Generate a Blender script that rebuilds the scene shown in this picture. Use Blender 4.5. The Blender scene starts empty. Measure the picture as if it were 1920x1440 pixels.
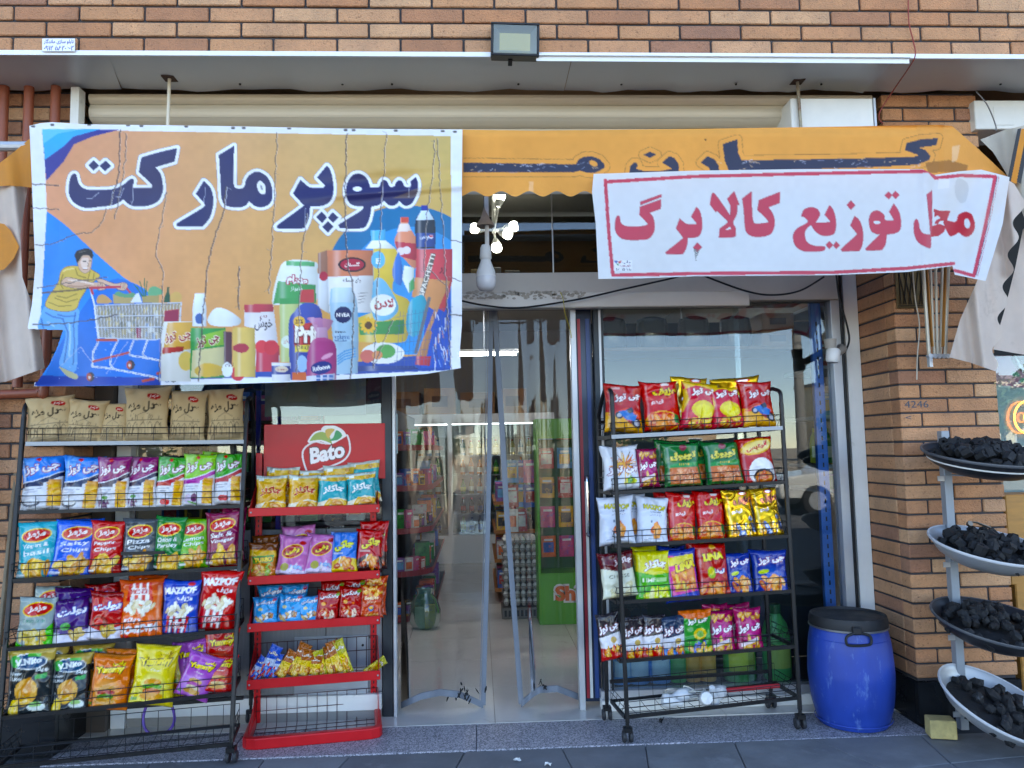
import bpy, bmesh, math, random
import numpy as np
from mathutils import Vector, Matrix, Euler
random.seed(7)
S = bpy.context.scene
COL = S.collection
rad = math.radians

# ------------------------------------------------------------------ camera, sky, sun, exposure
F = 1440.0                                    # focal length in pixels of the 1920 px wide photograph
CAM = np.array([0.0, -4.2, 1.38])
YAW, PIT, ROL = rad(2.6), rad(4.9), rad(1.1)
_f = np.array([math.sin(YAW)*math.cos(PIT), math.cos(YAW)*math.cos(PIT), math.sin(PIT)])
_r = np.array([math.cos(YAW), -math.sin(YAW), 0.0]); _u = np.cross(_r, _f)
RT = _r*math.cos(ROL) - _u*math.sin(ROL); UP = _u*math.cos(ROL) + _r*math.sin(ROL); FW = _f
cam = bpy.data.cameras.new('camera'); cam.sensor_width = 36; cam.lens = 36*F/1920; cam.clip_end = 600; cam.clip_start = 0.05
camo = bpy.data.objects.new('camera', cam); COL.objects.link(camo)
camo.matrix_world = Matrix(((RT[0], UP[0], -FW[0], CAM[0]), (RT[1], UP[1], -FW[1], CAM[1]), (RT[2], UP[2], -FW[2], CAM[2]), (0, 0, 0, 1)))
S.camera = camo
SUN_EL, SUN_AZ = rad(44), rad(12)             # the sun stands behind the building: the front lies in open shade
W = bpy.data.worlds.new('World'); S.world = W; W.use_nodes = True
nt = W.node_tree; bg = nt.nodes['Background']
sky = nt.nodes.new('ShaderNodeTexSky'); sky.sky_type = 'NISHITA'; sky.sun_disc = False
sky.sun_elevation = SUN_EL; sky.sun_rotation = SUN_AZ; sky.altitude = 2500; sky.air_density = 1.0; sky.dust_density = 0.4; sky.ozone_density = 0.8
nt.links.new(sky.outputs[0], bg.inputs[0]); bg.inputs[1].default_value = 0.15
sl = bpy.data.lights.new('sun', 'SUN'); sl.energy = 4.2; sl.angle = rad(0.5); sl.color = (1, .95, .88)
so = bpy.data.objects.new('sun', sl); COL.objects.link(so)
sd = Vector((math.sin(SUN_AZ)*math.cos(SUN_EL), math.cos(SUN_AZ)*math.cos(SUN_EL), math.sin(SUN_EL)))
so.rotation_euler = sd.to_track_quat('Z', 'Y').to_euler()
S.view_settings.view_transform = 'Standard'; S.view_settings.look = 'None'; S.view_settings.gamma = 1
S.view_settings.exposure = 2.4
S.view_settings.use_white_balance = True; S.view_settings.white_balance_temperature = 6900   # the phone's white balance for open shade
S.cycles.use_denoising = True
S.cycles.max_bounces = 10; S.cycles.transparent_max_bounces = 24; S.cycles.glossy_bounces = 5; S.cycles.diffuse_bounces = 4
S.cycles.caustics_reflective = False; S.cycles.caustics_refractive = False
S.cycles.sample_clamp_indirect = 6

# ------------------------------------------------------------------ pixel -> place
def ray(px, py): return FW + RT*((px-960)/F) - UP*((py-720)/F)
def un(px, py, **k):                          # the point seen at a pixel on a plane X=, Y= or Z=
    d = ray(px, py); a, v = next(iter(k.items())); i = 'XYZ'.index(a)
    return CAM + d*((v-CAM[i])/d[i])
def unp(px, py, p0, n):                       # the same on any plane
    d = ray(px, py); return CAM + d*(np.dot(np.asarray(p0)-CAM, n)/np.dot(d, n))
def unv(PX, PY, Y):                           # arrays
    d = FW[None, :] + RT[None, :]*((PX.reshape(-1, 1)-960)/F) - UP[None, :]*((PY.reshape(-1, 1)-720)/F)
    Y = np.broadcast_to(np.asarray(Y, float), PX.shape).reshape(-1)
    return CAM[None, :] + d*((Y-CAM[1])/d[:, 1])[:, None]
def px_size(p): return float(np.dot(np.asarray(p)-CAM, FW))/F   # metres per photo pixel at a point

# ------------------------------------------------------------------ tags
def tag(o, label=None, cat=None, group=None, kind=None):
    if label: o['label'] = label
    if cat: o['category'] = cat
    if group: o['group'] = group
    if kind: o['kind'] = kind
    return o
def empty(name, loc=(0, 0, 0), label=None, cat=None, group=None, rz=0):
    o = bpy.data.objects.new(name, None); COL.objects.link(o); o.location = loc; o.rotation_euler = (0, 0, rz)
    o.empty_display_size = .05
    return tag(o, label, cat, group)

# ------------------------------------------------------------------ colours and materials
def lin(c):
    if isinstance(c, str): c = [int(c[i:i+2], 16)/255 for i in (0, 2, 4)]
    return tuple(x/12.92 if x <= .04045 else ((x+.055)/1.055)**2.4 for x in c)
MATS = {}
def mat(name, col='808080', rough=.5, metal=0, var=0.0, vscale=6, bump=0.0, bscale=40, attr=False, coat=0, trans=0,
        emit=0, rand=None, crinkle=0, spec=.5, dirt=None, dscale=3, dlo=.5, stretch=None, transl=0, ecol=None, alpha=1):
    if name in MATS: return MATS[name]
    m = bpy.data.materials.new(name); m.use_nodes = True; MATS[name] = m
    t = m.node_tree; N = t.nodes; L = t.links; b = N['Principled BSDF']
    I = b.inputs
    I['Roughness'].default_value = rough; I['Metallic'].default_value = metal; I['Coat Weight'].default_value = coat
    I['Transmission Weight'].default_value = trans; I['Specular IOR Level'].default_value = spec
    c = (*lin(col), 1)
    I['Base Color'].default_value = c
    geo = N.new('ShaderNodeNewGeometry'); vec = geo.outputs['Position']
    if stretch:
        mp = N.new('ShaderNodeMapping'); mp.inputs['Scale'].default_value = stretch; L.new(vec, mp.inputs['Vector']); vec = mp.outputs[0]
    cs = None
    if attr:
        at = N.new('ShaderNodeAttribute'); at.attribute_name = 'Col'; cs = at.outputs['Color']
    elif rand:
        oi = N.new('ShaderNodeObjectInfo'); cr = N.new('ShaderNodeValToRGB'); cr.color_ramp.interpolation = 'CONSTANT'
        L.new(oi.outputs['Random'], cr.inputs[0]); e = cr.color_ramp.elements
        while len(e) < len(rand): e.new(1)
        for i, h in enumerate(rand): e[i].position = i/len(rand); e[i].color = (*lin(h), 1)
        cs = cr.outputs[0]
    if var > 0:
        nz = N.new('ShaderNodeTexNoise'); nz.inputs['Scale'].default_value = vscale; nz.inputs['Detail'].default_value = 5; nz.inputs['Roughness'].default_value = .65
        L.new(vec, nz.inputs['Vector'])
        mr = N.new('ShaderNodeMapRange'); mr.inputs[1].default_value = .3; mr.inputs[2].default_value = .7; mr.inputs[3].default_value = 1-var; mr.inputs[4].default_value = 1+var
        L.new(nz.outputs[0], mr.inputs[0])
        mx = N.new('ShaderNodeMix'); mx.data_type = 'RGBA'; mx.blend_type = 'MULTIPLY'; mx.inputs[0].default_value = 1
        if cs: L.new(cs, mx.inputs[6])
        else: mx.inputs[6].default_value = c
        L.new(mr.outputs[0], mx.inputs[7]); cs = mx.outputs[2]
        rr = N.new('ShaderNodeMapRange'); rr.inputs[1].default_value = .3; rr.inputs[2].default_value = .7
        rr.inputs[3].default_value = max(.03, rough*.85); rr.inputs[4].default_value = min(1, rough*1.2); L.new(nz.outputs[0], rr.inputs[0]); L.new(rr.outputs[0], I['Roughness'])
    if dirt:
        nd = N.new('ShaderNodeTexNoise'); nd.inputs['Scale'].default_value = dscale; nd.inputs['Detail'].default_value = 8; nd.inputs['Roughness'].default_value = .72
        L.new(vec, nd.inputs['Vector'])
        md = N.new('ShaderNodeMapRange'); md.inputs[1].default_value = dlo; md.inputs[2].default_value = dlo+.16; L.new(nd.outputs[0], md.inputs[0])
        mx = N.new('ShaderNodeMix'); mx.data_type = 'RGBA'; L.new(md.outputs[0], mx.inputs[0])
        if cs: L.new(cs, mx.inputs[6])
        else: mx.inputs[6].default_value = c
        mx.inputs[7].default_value = (*lin(dirt), 1); cs = mx.outputs[2]
    if cs: L.new(cs, I['Base Color'])
    if bump > 0:
        nb = N.new('ShaderNodeTexNoise'); nb.inputs['Scale'].default_value = bscale; nb.inputs['Detail'].default_value = 4; L.new(vec, nb.inputs['Vector'])
        bp = N.new('ShaderNodeBump'); bp.inputs['Strength'].default_value = bump; bp.inputs['Distance'].default_value = .01; L.new(nb.outputs[0], bp.inputs['Height']); L.new(bp.outputs[0], I['Normal'])
    if crinkle:
        tc = N.new('ShaderNodeTexCoord'); oi = N.new('ShaderNodeObjectInfo'); av = N.new('ShaderNodeVectorMath'); av.operation = 'ADD'; sc_ = N.new('ShaderNodeMath'); sc_.operation = 'MULTIPLY'; sc_.inputs[1].default_value = 37; L.new(oi.outputs['Random'], sc_.inputs[0]); L.new(tc.outputs['Object'], av.inputs[0]); L.new(sc_.outputs[0], av.inputs[1])
        n1 = N.new('ShaderNodeTexNoise'); n1.noise_type = 'RIDGED_MULTIFRACTAL'; n1.inputs['Scale'].default_value = 3.2; n1.inputs['Detail'].default_value = 3; n1.inputs['Distortion'].default_value = .6; L.new(av.outputs[0], n1.inputs['Vector'])
        bp = N.new('ShaderNodeBump'); bp.inputs['Strength'].default_value = crinkle; bp.inputs['Distance'].default_value = .018; L.new(n1.outputs[0], bp.inputs['Height']); L.new(bp.outputs[0], I['Normal'])
    if emit:
        I['Emission Color'].default_value = (*lin(ecol or col), 1); I['Emission Strength'].default_value = emit
    if transl:
        tr = N.new('ShaderNodeBsdfTranslucent'); ms = N.new('ShaderNodeMixShader'); ms.inputs[0].default_value = transl
        if cs: L.new(cs, tr.inputs[0])
        else: tr.inputs[0].default_value = c
        L.new(b.outputs[0], ms.inputs[1]); L.new(tr.outputs[0], ms.inputs[2]); L.new(ms.outputs[0], N['Material Output'].inputs[0])
    return m
def glass(name, tint=(.9, .95, .93), boost=1.0, rough=0.0, bump=0, bscale=3, base=0.0, stretch=None, haze=0, hcol='c8d0d8'):
    if name in MATS: return MATS[name]
    m = bpy.data.materials.new(name); m.use_nodes = True; MATS[name] = m
    t = m.node_tree; N = t.nodes; L = t.links; N.remove(N['Principled BSDF'])
    tr = N.new('ShaderNodeBsdfTransparent'); tr.inputs[0].default_value = (*tint, 1)
    gl = N.new('ShaderNodeBsdfGlossy'); gl.inputs['Roughness'].default_value = rough
    fr = N.new('ShaderNodeFresnel'); fr.inputs[0].default_value = 1.5
    ma = N.new('ShaderNodeMath'); ma.operation = 'MULTIPLY_ADD'; ma.inputs[1].default_value = boost; ma.inputs[2].default_value = base; ma.use_clamp = True
    L.new(fr.outputs[0], ma.inputs[0])
    ms = N.new('ShaderNodeMixShader'); L.new(ma.outputs[0], ms.inputs[0]); L.new(tr.outputs[0], ms.inputs[1]); L.new(gl.outputs[0], ms.inputs[2])
    out = ms.outputs[0]
    if haze:
        df = N.new('ShaderNodeBsdfDiffuse'); df.inputs[0].default_value = (*lin(hcol), 1); m2 = N.new('ShaderNodeMixShader'); m2.inputs[0].default_value = haze
        L.new(out, m2.inputs[1]); L.new(df.outputs[0], m2.inputs[2]); out = m2.outputs[0]
    if bump:
        geo = N.new('ShaderNodeNewGeometry'); vec = geo.outputs['Position']
        if stretch:
            mp = N.new('ShaderNodeMapping'); mp.inputs['Scale'].default_value = stretch; L.new(vec, mp.inputs['Vector']); vec = mp.outputs[0]
        nb = N.new('ShaderNodeTexNoise'); nb.inputs['Scale'].default_value = bscale; nb.inputs['Detail'].default_value = 2; L.new(vec, nb.inputs['Vector'])
        bp = N.new('ShaderNodeBump'); bp.inputs['Strength'].default_value = bump; bp.inputs['Distance'].default_value = .02; L.new(nb.outputs[0], bp.inputs['Height'])
        L.new(bp.outputs[0], gl.inputs['Normal']); L.new(bp.outputs[0], fr.inputs['Normal'])
    L.new(out, N['Material Output'].inputs[0])
    return m

# ------------------------------------------------------------------ mesh builder
class MB:
    def __init__(s): s.v = []; s.f = []
    def add(s, vs, fs):
        o = len(s.v); s.v += [tuple(map(float, p)) for p in vs]; s.f += [tuple(i+o for i in f) for f in fs]; return s
    def box(s, x0, x1, y0, y1, z0, z1, M=None):
        vs = [(x, y, z) for z in (z0, z1) for y in (y0, y1) for x in (x0, x1)]
        if M: vs = [M @ Vector(p) for p in vs]
        return s.add(vs, [(0, 2, 3, 1), (4, 5, 7, 6), (0, 1, 5, 4), (2, 6, 7, 3), (0, 4, 6, 2), (1, 3, 7, 5)])
    def bar(s, a, b, w, d=None, up=(0, 0, 1)):       # square bar between two points
        a = Vector(a); b = Vector(b); d = d or w; z = (b-a).normalized(); u = Vector(up)
        if abs(z.dot(u)) > .95: u = Vector((0, 1, 0))
        x = z.cross(u).normalized(); y = x.cross(z)
        vs = [p + x*i*w/2 + y*j*d/2 for p in (a, b) for (i, j) in ((-1, -1), (1, -1), (1, 1), (-1, 1))]
        return s.add(vs, [(0, 3, 2, 1), (4, 5, 6, 7), (0, 1, 5, 4), (1, 2, 6, 5), (2, 3, 7, 6), (3, 0, 4, 7)])
    def tube(s, pts, r, n=8, cap=True):
        P = [Vector(p) for p in pts]; vs = []; fs = []; m = len(P); ref = None
        for i, p in enumerate(P):
            t = (P[min(i+1, m-1)] - P[max(i-1, 0)]).normalized()
            if ref is None:
                ref = t.cross(Vector((0, 0, 1)));
                if ref.length < .05: ref = t.cross(Vector((1, 0, 0)))
            x = (ref - t*ref.dot(t)).normalized(); ref = x; y = t.cross(x); rr = r[i] if isinstance(r, (list, tuple)) else r
            vs += [p + (x*math.cos(2*math.pi*k/n) + y*math.sin(2*math.pi*k/n))*rr for k in range(n)]
        for i in range(m-1):
            for k in range(n): fs.append((i*n+k, i*n+(k+1) % n, (i+1)*n+(k+1) % n, (i+1)*n+k))
        if cap: fs.append(tuple(range(n-1, -1, -1))); fs.append(tuple((m-1)*n+k for k in range(n)))
        return s.add(vs, fs)
    def lathe(s, prof, n=24, c=(0, 0, 0), sx=1, sy=1, M=None):
        vs = []; fs = []; m = len(prof)
        for (r, z) in prof:
            for k in range(n):
                a = 2*math.pi*k/n; p = Vector((c[0]+r*math.cos(a)*sx, c[1]+r*math.sin(a)*sy, c[2]+z)); vs.append(M @ p if M else p)
        for i in range(m-1):
            for k in range(n): fs.append((i*n+k, i*n+(k+1) % n, (i+1)*n+(k+1) % n, (i+1)*n+k))
        return s.add(vs, fs)
    def prism(s, poly, y0, y1, axis='Y'):            # extruded polygon: (a,b) pairs in XZ (axis Y), YZ (axis X) or XY (axis Z)
        n = len(poly)
        def P(q, h): return {'Y': (q[0], h, q[1]), 'X': (h, q[0], q[1]), 'Z': (q[0], q[1], h)}[axis]
        vs = [P(q, y0) for q in poly] + [P(q, y1) for q in poly]
        return s.add(vs, [tuple(range(n)), tuple(range(2*n-1, n-1, -1))] + [(i, i+n, (i+1) % n+n, (i+1) % n) for i in range(n)])
    def mesh(s, name, m=None, smooth=False):
        me = bpy.data.meshes.new(name); me.from_pydata(s.v, [], s.f); me.update()
        b = bmesh.new(); b.from_mesh(me); bmesh.ops.recalc_face_normals(b, faces=b.faces); b.to_mesh(me); b.free()
        if m: me.materials.append(m)
        if smooth: me.polygons.foreach_set('use_smooth', [True]*len(me.polygons))
        return me
    def build(s, name, m, parent=None, smooth=False, bevel=0, seg=1, loc=None, rot=None):
        o = bpy.data.objects.new(name, s.mesh(name, m, smooth)); COL.objects.link(o)
        if parent: o.parent = parent
        if loc is not None: o.location = loc
        if rot is not None: o.rotation_euler = rot
        if bevel:
            b = o.modifiers.new('bevel', 'BEVEL'); b.width = bevel; b.segments = seg; b.limit_method = 'ANGLE'; b.angle_limit = rad(40)
        if smooth and bevel == 0: smooth_by_angle(o.data)
        return o
def smooth_by_angle(me, a=45):
    b = bmesh.new(); b.from_mesh(me)
    for e in b.edges:
        if len(e.link_faces) == 2 and e.calc_face_angle(0) > rad(a): e.smooth = False
    b.to_mesh(me); b.free()
def put(name, me, parent=None, loc=(0, 0, 0), rot=None, sc=None):
    o = bpy.data.objects.new(name, me); COL.objects.link(o); o.location = loc
    if parent: o.parent = parent
    if rot is not None: o.rotation_euler = rot
    if sc is not None: o.scale = sc
    return o
def sag(a, b, drop, n=14):
    a = np.asarray(a, float); b = np.asarray(b, float)
    return [a+(b-a)*t+np.array([0, 0, -4*drop*t*(1-t)]) for t in np.linspace(0, 1, n)]
def spl(pts, n=8):                            # smooth open 3-D curve through points
    P = [np.asarray(p, float) for p in pts]; o = []
    for i in range(len(P)-1):
        p0 = P[max(i-1, 0)]; p1 = P[i]; p2 = P[i+1]; p3 = P[min(i+2, len(P)-1)]
        for t in np.linspace(0, 1, n, endpoint=False):
            o.append(.5*((2*p1)+(-p0+p2)*t+(2*p0-5*p1+4*p2-p3)*t*t+(-p0+3*p1-3*p2+p3)*t**3))
    return o+[P[-1]]

# ------------------------------------------------------------------ flat print: a small painter whose result goes into the colour of a mesh's vertices
FORMS = {'ا': 'FE8D FE8E', 'آ': 'FE81 FE82', 'ب': 'FE8F FE90 FE91 FE92', 'پ': 'FB56 FB57 FB58 FB59', 'ت': 'FE95 FE96 FE97 FE98', 'ج': 'FE9D FE9E FE9F FEA0', 'چ': 'FB7A FB7B FB7C FB7D', 'ح': 'FEA1 FEA2 FEA3 FEA4', 'خ': 'FEA5 FEA6 FEA7 FEA8', 'د': 'FEA9 FEAA', 'ر': 'FEAD FEAE', 'ز': 'FEAF FEB0', 'س': 'FEB1 FEB2 FEB3 FEB4', 'ش': 'FEB5 FEB6 FEB7 FEB8', 'ع': 'FEC9 FECA FECB FECC', 'ف': 'FED1 FED2 FED3 FED4', 'ق': 'FED5 FED6 FED7 FED8', 'ک': 'FB8E FB8F FB90 FB91', 'گ': 'FB92 FB93 FB94 FB95', 'ل': 'FEDD FEDE FEDF FEE0', 'م': 'FEE1 FEE2 FEE3 FEE4', 'ن': 'FEE5 FEE6 FEE7 FEE8', 'و': 'FEED FEEE', 'ه': 'FEE9 FEEA FEEB FEEC', 'ی': 'FBFC FBFD FBFE FBFF'}
FORMS = {k: [int(x, 16) for x in v.split()] for k, v in FORMS.items()}
def fa(s):                                    # joined Persian letter forms, in the order they are written on the page
    s = s.replace('لا', '\u0001'); FORMS['\u0001'] = [0xFEFB, 0xFEFC]; o = []
    for i, c in enumerate(s):
        g = FORMS.get(c)
        if not g: o.append(c); continue
        p = i > 0 and len(FORMS.get(s[i-1], ())) == 4; q = i < len(s)-1 and s[i+1] in FORMS and len(g) == 4
        o.append(chr(g[3] if p and q else g[2] if q else g[1] if p else g[0]))
    return ''.join(reversed(o))
TXT = {}
def text_tris(body, bold):
    k = (body, bold)
    if k in TXT: return TXT[k]
    c = bpy.data.curves.new('tmp', 'FONT'); c.body = fa(body) if any(x in FORMS for x in body) else body
    c.resolution_u = 3; c.offset = bold; c.align_x = 'CENTER'
    o = bpy.data.objects.new('tmp', c); COL.objects.link(o); me = o.to_mesh(); me.calc_loop_triangles()
    V = np.array([v.co[:2] for v in me.vertices]).reshape(-1, 2); T = np.array([t.vertices for t in me.loop_triangles]).reshape(-1, 3).astype(int)
    o.to_mesh_clear(); bpy.data.objects.remove(o); bpy.data.curves.remove(c)
    if len(V): lo, hi = V.min(0), V.max(0); V = (V-(lo+hi)/2); sz = hi-lo
    else: sz = np.array([1., 1.])
    TXT[k] = (V, T, sz); return TXT[k]
def sm(pts, n=5):                             # smooth closed outline; a third value marks a corner
    P = [np.array(p[:2], float) for p in pts]; C = [len(p) > 2 for p in pts]; m = len(P); o = []
    for i in range(m):
        a, b = P[i], P[(i+1) % m]
        if C[i] and C[(i+1) % m]: o.append(a); continue
        ta = 0*a if C[i] else (b-P[i-1])/2; tb = 0*a if C[(i+1) % m] else (P[(i+2) % m]-a)/2
        for t in np.linspace(0, 1, n, endpoint=False):
            o.append((2*t**3-3*t*t+1)*a+(t**3-2*t*t+t)*ta+(-2*t**3+3*t*t)*b+(t**3-t*t)*tb)
    return [tuple(p) for p in o]
class Cv:
    def __init__(s, x0, y0, x1, y1, nx, ny, col='ffffff'):
        s.x0, s.y0, s.sx, s.sy, s.nx, s.ny = x0, y0, (x1-x0)/nx, (y1-y0)/ny, nx, ny
        s.im = np.zeros((ny, nx, 3)); s.im[:] = lin(col)
        s.X = x0+(np.arange(nx)+.5)*s.sx; s.Y = y0+(np.arange(ny)+.5)*s.sy
    def grid(s): return np.meshgrid(s.X, s.Y)
    def mix(s, m, c, a=1, sl=None):
        v = s.im if sl is None else s.im[sl]
        m = (m.astype(float)*a)[..., None]; v[:] = v*(1-m)+np.array(lin(c) if isinstance(c, str) else c)*m
    def bb(s, x0, y0, x1, y1):
        a = sorted(((x0-s.x0)/s.sx, (x1-s.x0)/s.sx)); b = sorted(((y0-s.y0)/s.sy, (y1-s.y0)/s.sy))
        return slice(max(0, int(b[0])-1), max(0, min(s.ny, int(b[1])+2))), slice(max(0, int(a[0])-1), max(0, min(s.nx, int(a[1])+2)))
    def pmask(s, pts):
        P = np.array([p[:2] for p in pts], float); sl = s.bb(*P.min(0), *P.max(0)); X, Y = s.X[sl[1]], s.Y[sl[0]]
        m = np.zeros((len(Y), len(X)), bool); Q = np.roll(P, -1, 0)
        for i, y in enumerate(Y):
            h = (P[:, 1] > y) != (Q[:, 1] > y)
            if not h.any(): continue
            xs = np.sort(P[h, 0]+(y-P[h, 1])/(Q[h, 1]-P[h, 1])*(Q[h, 0]-P[h, 0]))
            for a, b in zip(xs[::2], xs[1::2]): m[i] |= (X >= a) & (X < b)
        return m, sl
    def poly(s, pts, c, a=1, smooth=False):
        m, sl = s.pmask(sm(pts) if smooth else pts); s.mix(m, c, a, sl); return s
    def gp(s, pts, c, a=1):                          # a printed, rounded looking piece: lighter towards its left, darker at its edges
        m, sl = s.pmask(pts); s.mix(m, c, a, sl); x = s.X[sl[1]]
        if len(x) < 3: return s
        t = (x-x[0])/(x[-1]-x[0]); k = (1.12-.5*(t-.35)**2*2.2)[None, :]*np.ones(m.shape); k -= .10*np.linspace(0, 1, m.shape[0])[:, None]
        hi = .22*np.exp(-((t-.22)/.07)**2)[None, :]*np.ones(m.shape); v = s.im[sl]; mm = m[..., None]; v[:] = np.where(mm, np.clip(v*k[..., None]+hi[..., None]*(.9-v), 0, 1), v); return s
    def rect(s, x0, y0, x1, y1, c, a=1):
        return s.poly([(x0, y0), (x1, y0), (x1, y1), (x0, y1)], c, a)
    def ell(s, cx, cy, rx, ry, c, a=1, rot=0, soft=0):
        r = max(rx, ry)*1.05; sl = s.bb(cx-r, cy-r, cx+r, cy+r); X, Y = np.meshgrid(s.X[sl[1]]-cx, s.Y[sl[0]]-cy)
        ca, sa = math.cos(rad(rot)), math.sin(rad(rot)); d = np.hypot((X*ca+Y*sa)/rx, (-X*sa+Y*ca)/ry)
        s.mix(np.clip((1-d)/soft, 0, 1) if soft else d < 1, c, a, sl); return s
    def line(s, pts, w, c, a=1, closed=False):
        if closed: pts = list(pts)+[pts[0]]
        P = np.array([p[:2] for p in pts], float); sl = s.bb(*(P.min(0)-w), *(P.max(0)+w)); m = np.zeros((sl[0].stop-sl[0].start, sl[1].stop-sl[1].start), bool) if sl[0].stop > sl[0].start and sl[1].stop > sl[1].start else None
        if m is None: return s
        for p, q in zip(P[:-1], P[1:]):
            t = s.bb(*(np.minimum(p, q)-w), *(np.maximum(p, q)+w))
            if t[0].stop <= t[0].start or t[1].stop <= t[1].start: continue
            X, Y = np.meshgrid(s.X[t[1]], s.Y[t[0]]); d = q-p; L = max(1e-9, d@d)
            k = np.clip(((X-p[0])*d[0]+(Y-p[1])*d[1])/L, 0, 1); h = np.hypot(X-p[0]-k*d[0], Y-p[1]-k*d[1]) < w/2
            m[t[0].start-sl[0].start:t[0].stop-sl[0].start, t[1].start-sl[1].start:t[1].stop-sl[1].start] |= h
        s.mix(m, c, a, sl); return s
    def text(s, body, cx, cy, w, h, c, out=None, ow=.05, bold=.02, rot=0, a=1, slant=0):   # stretched into a box w by h; y runs down when the canvas' y does
        V0, T, sz = text_tris(body, bold)
        if not len(V0): return s
        ca, sa = math.cos(rad(rot)), math.sin(rad(rot))
        for (cc, bo) in (([(out, bold+ow)] if out else []) + [(c, bold)]):
            V1, T, _ = text_tris(body, bo); v = V1/sz*np.array([w, h]); v[:, 0] += slant*v[:, 1]
            v = np.stack([v[:, 0]*ca-v[:, 1]*sa, v[:, 0]*sa+v[:, 1]*ca], 1); v[:, 1] *= (-1 if s.down else 1); v += (cx, cy)
            sl = s.bb(*v.min(0), *v.max(0)); hh, ww = sl[0].stop-sl[0].start, sl[1].stop-sl[1].start
            if hh <= 0 or ww <= 0: continue
            m = np.zeros((s.ny, s.nx), bool)
            for t in T:
                A, B, C = v[t]; q = s.bb(*np.minimum(np.minimum(A, B), C), *np.maximum(np.maximum(A, B), C))
                if q[0].stop <= q[0].start or q[1].stop <= q[1].start: continue
                X = s.X[q[1]][None, :]; Y = s.Y[q[0]][:, None]
                e1 = (B[0]-A[0])*(Y-A[1])-(B[1]-A[1])*(X-A[0]); e2 = (C[0]-B[0])*(Y-B[1])-(C[1]-B[1])*(X-B[0]); e3 = (A[0]-C[0])*(Y-C[1])-(A[1]-C[1])*(X-C[0])
                m[q] |= ((e1 >= 0) & (e2 >= 0) & (e3 >= 0)) | ((e1 <= 0) & (e2 <= 0) & (e3 <= 0))
            s.mix(m, cc, a)
        return s
    down = True
    def noise(s, amp, cell, seed=0):                 # faint wear of the print
        r = np.random.RandomState(seed); g = r.rand(int(s.ny*abs(s.sy)/cell)+3, int(s.nx*s.sx/cell)+3)
        X, Y = s.grid(); gx = np.clip((X-s.x0)/cell, 0, g.shape[1]-2); gy = np.clip(np.abs(Y-s.y0)/cell, 0, g.shape[0]-2)
        i, j = gx.astype(int), gy.astype(int); fx, fy = gx-i, gy-j; fx = fx*fx*(3-2*fx); fy = fy*fy*(3-2*fy)
        n = (g[j, i]*(1-fx)+g[j, i+1]*fx)*(1-fy)+(g[j+1, i]*(1-fx)+g[j+1, i+1]*fx)*fy
        s.im *= (1+amp*(n-.5)*2)[..., None]; return s
    def sample(s, X, Y):                             # bilinear
        gx = np.clip((X-s.x0)/s.sx-.5, 0, s.nx-1.001); gy = np.clip((Y-s.y0)/s.sy-.5, 0, s.ny-1.001); i, j = gx.astype(int), gy.astype(int)
        fx, fy = (gx-i)[..., None], (gy-j)[..., None]; M = s.im
        return (M[j, i]*(1-fx)+M[j, i+1]*fx)*(1-fy)+(M[j+1, i]*(1-fx)+M[j+1, i+1]*fx)*fy
    def blur(s, k=1):                                # mean over a small box, so that a coarser mesh keeps thin strokes
        for _ in range(k):
            p = np.pad(s.im, ((1, 1), (1, 1), (0, 0)), 'edge'); s.im = (p[:-2, 1:-1]+p[2:, 1:-1]+p[1:-1, :-2]+p[1:-1, 2:]+4*p[1:-1, 1:-1])/8
        return s
def vcol(me, rgb):
    a = me.color_attributes.new('Col', 'FLOAT_COLOR', 'POINT'); n = len(me.vertices)
    c = np.ones((n, 4), np.float32); c[:, :3] = np.clip(rgb.reshape(-1, 3), 0, 1); a.data.foreach_set('color', c.ravel())
def grid_mesh(name, P, nu, nv, rgb, m, keep=None, smooth=True):    # P: (nv*nu,3) points
    i = np.arange(nu-1)[None, :]+np.arange(nv-1)[:, None]*nu
    Fq = np.stack([i, i+1, i+1+nu, i+nu], -1).reshape(-1, 4)
    if keep is not None: Fq = Fq[keep.reshape(-1)]
    me = bpy.data.meshes.new(name); me.from_pydata(P.tolist(), [], Fq.tolist()); me.update()
    vcol(me, rgb); me.materials.append(m)
    if smooth: me.polygons.foreach_set('use_smooth', [True]*len(me.polygons))
    return me
# ------------------------------------------------------------------ materials shared by the setting
BRICK = mat('brick', rand=['be8c66', 'b8845e', 'c49570', 'b27d58', 'bb8962', 'ab7857', 'c69973', 'b9865f', 'a07258', 'c0906a', 'bb8760', 'c2926c'], rough=.82, var=.2, vscale=7, dirt='6b4733', dscale=70, dlo=.565, bump=.8, bscale=120)
MORTAR = mat('mortar', '3f3d40', .95, var=.2, vscale=30, bump=.3, bscale=200)
ALU = mat('aluminium', 'b9bcc0', .42, .55, var=.08, vscale=4)
WHITEP = mat('white_paint', 'dcdcd8', .45, var=.06, vscale=5, dirt='9a968c', dscale=4, dlo=.66)
BEIGEP = mat('beige_paint', 'b3aaa0', .55, var=.06, vscale=5, dirt='7c7264', dscale=5, dlo=.64)
BLACKM = mat('black_metal', '17181b', .38, .3, var=.15, vscale=20)
DARKF = mat('dark_frame', '2b3238', .4, .4, var=.1, vscale=10)
GLASS = glass('window_glass', (.90, .95, .95), 1.25)
CONC = mat('concrete', '8d8a84', .9, var=.15, vscale=2, bump=.2)

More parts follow.
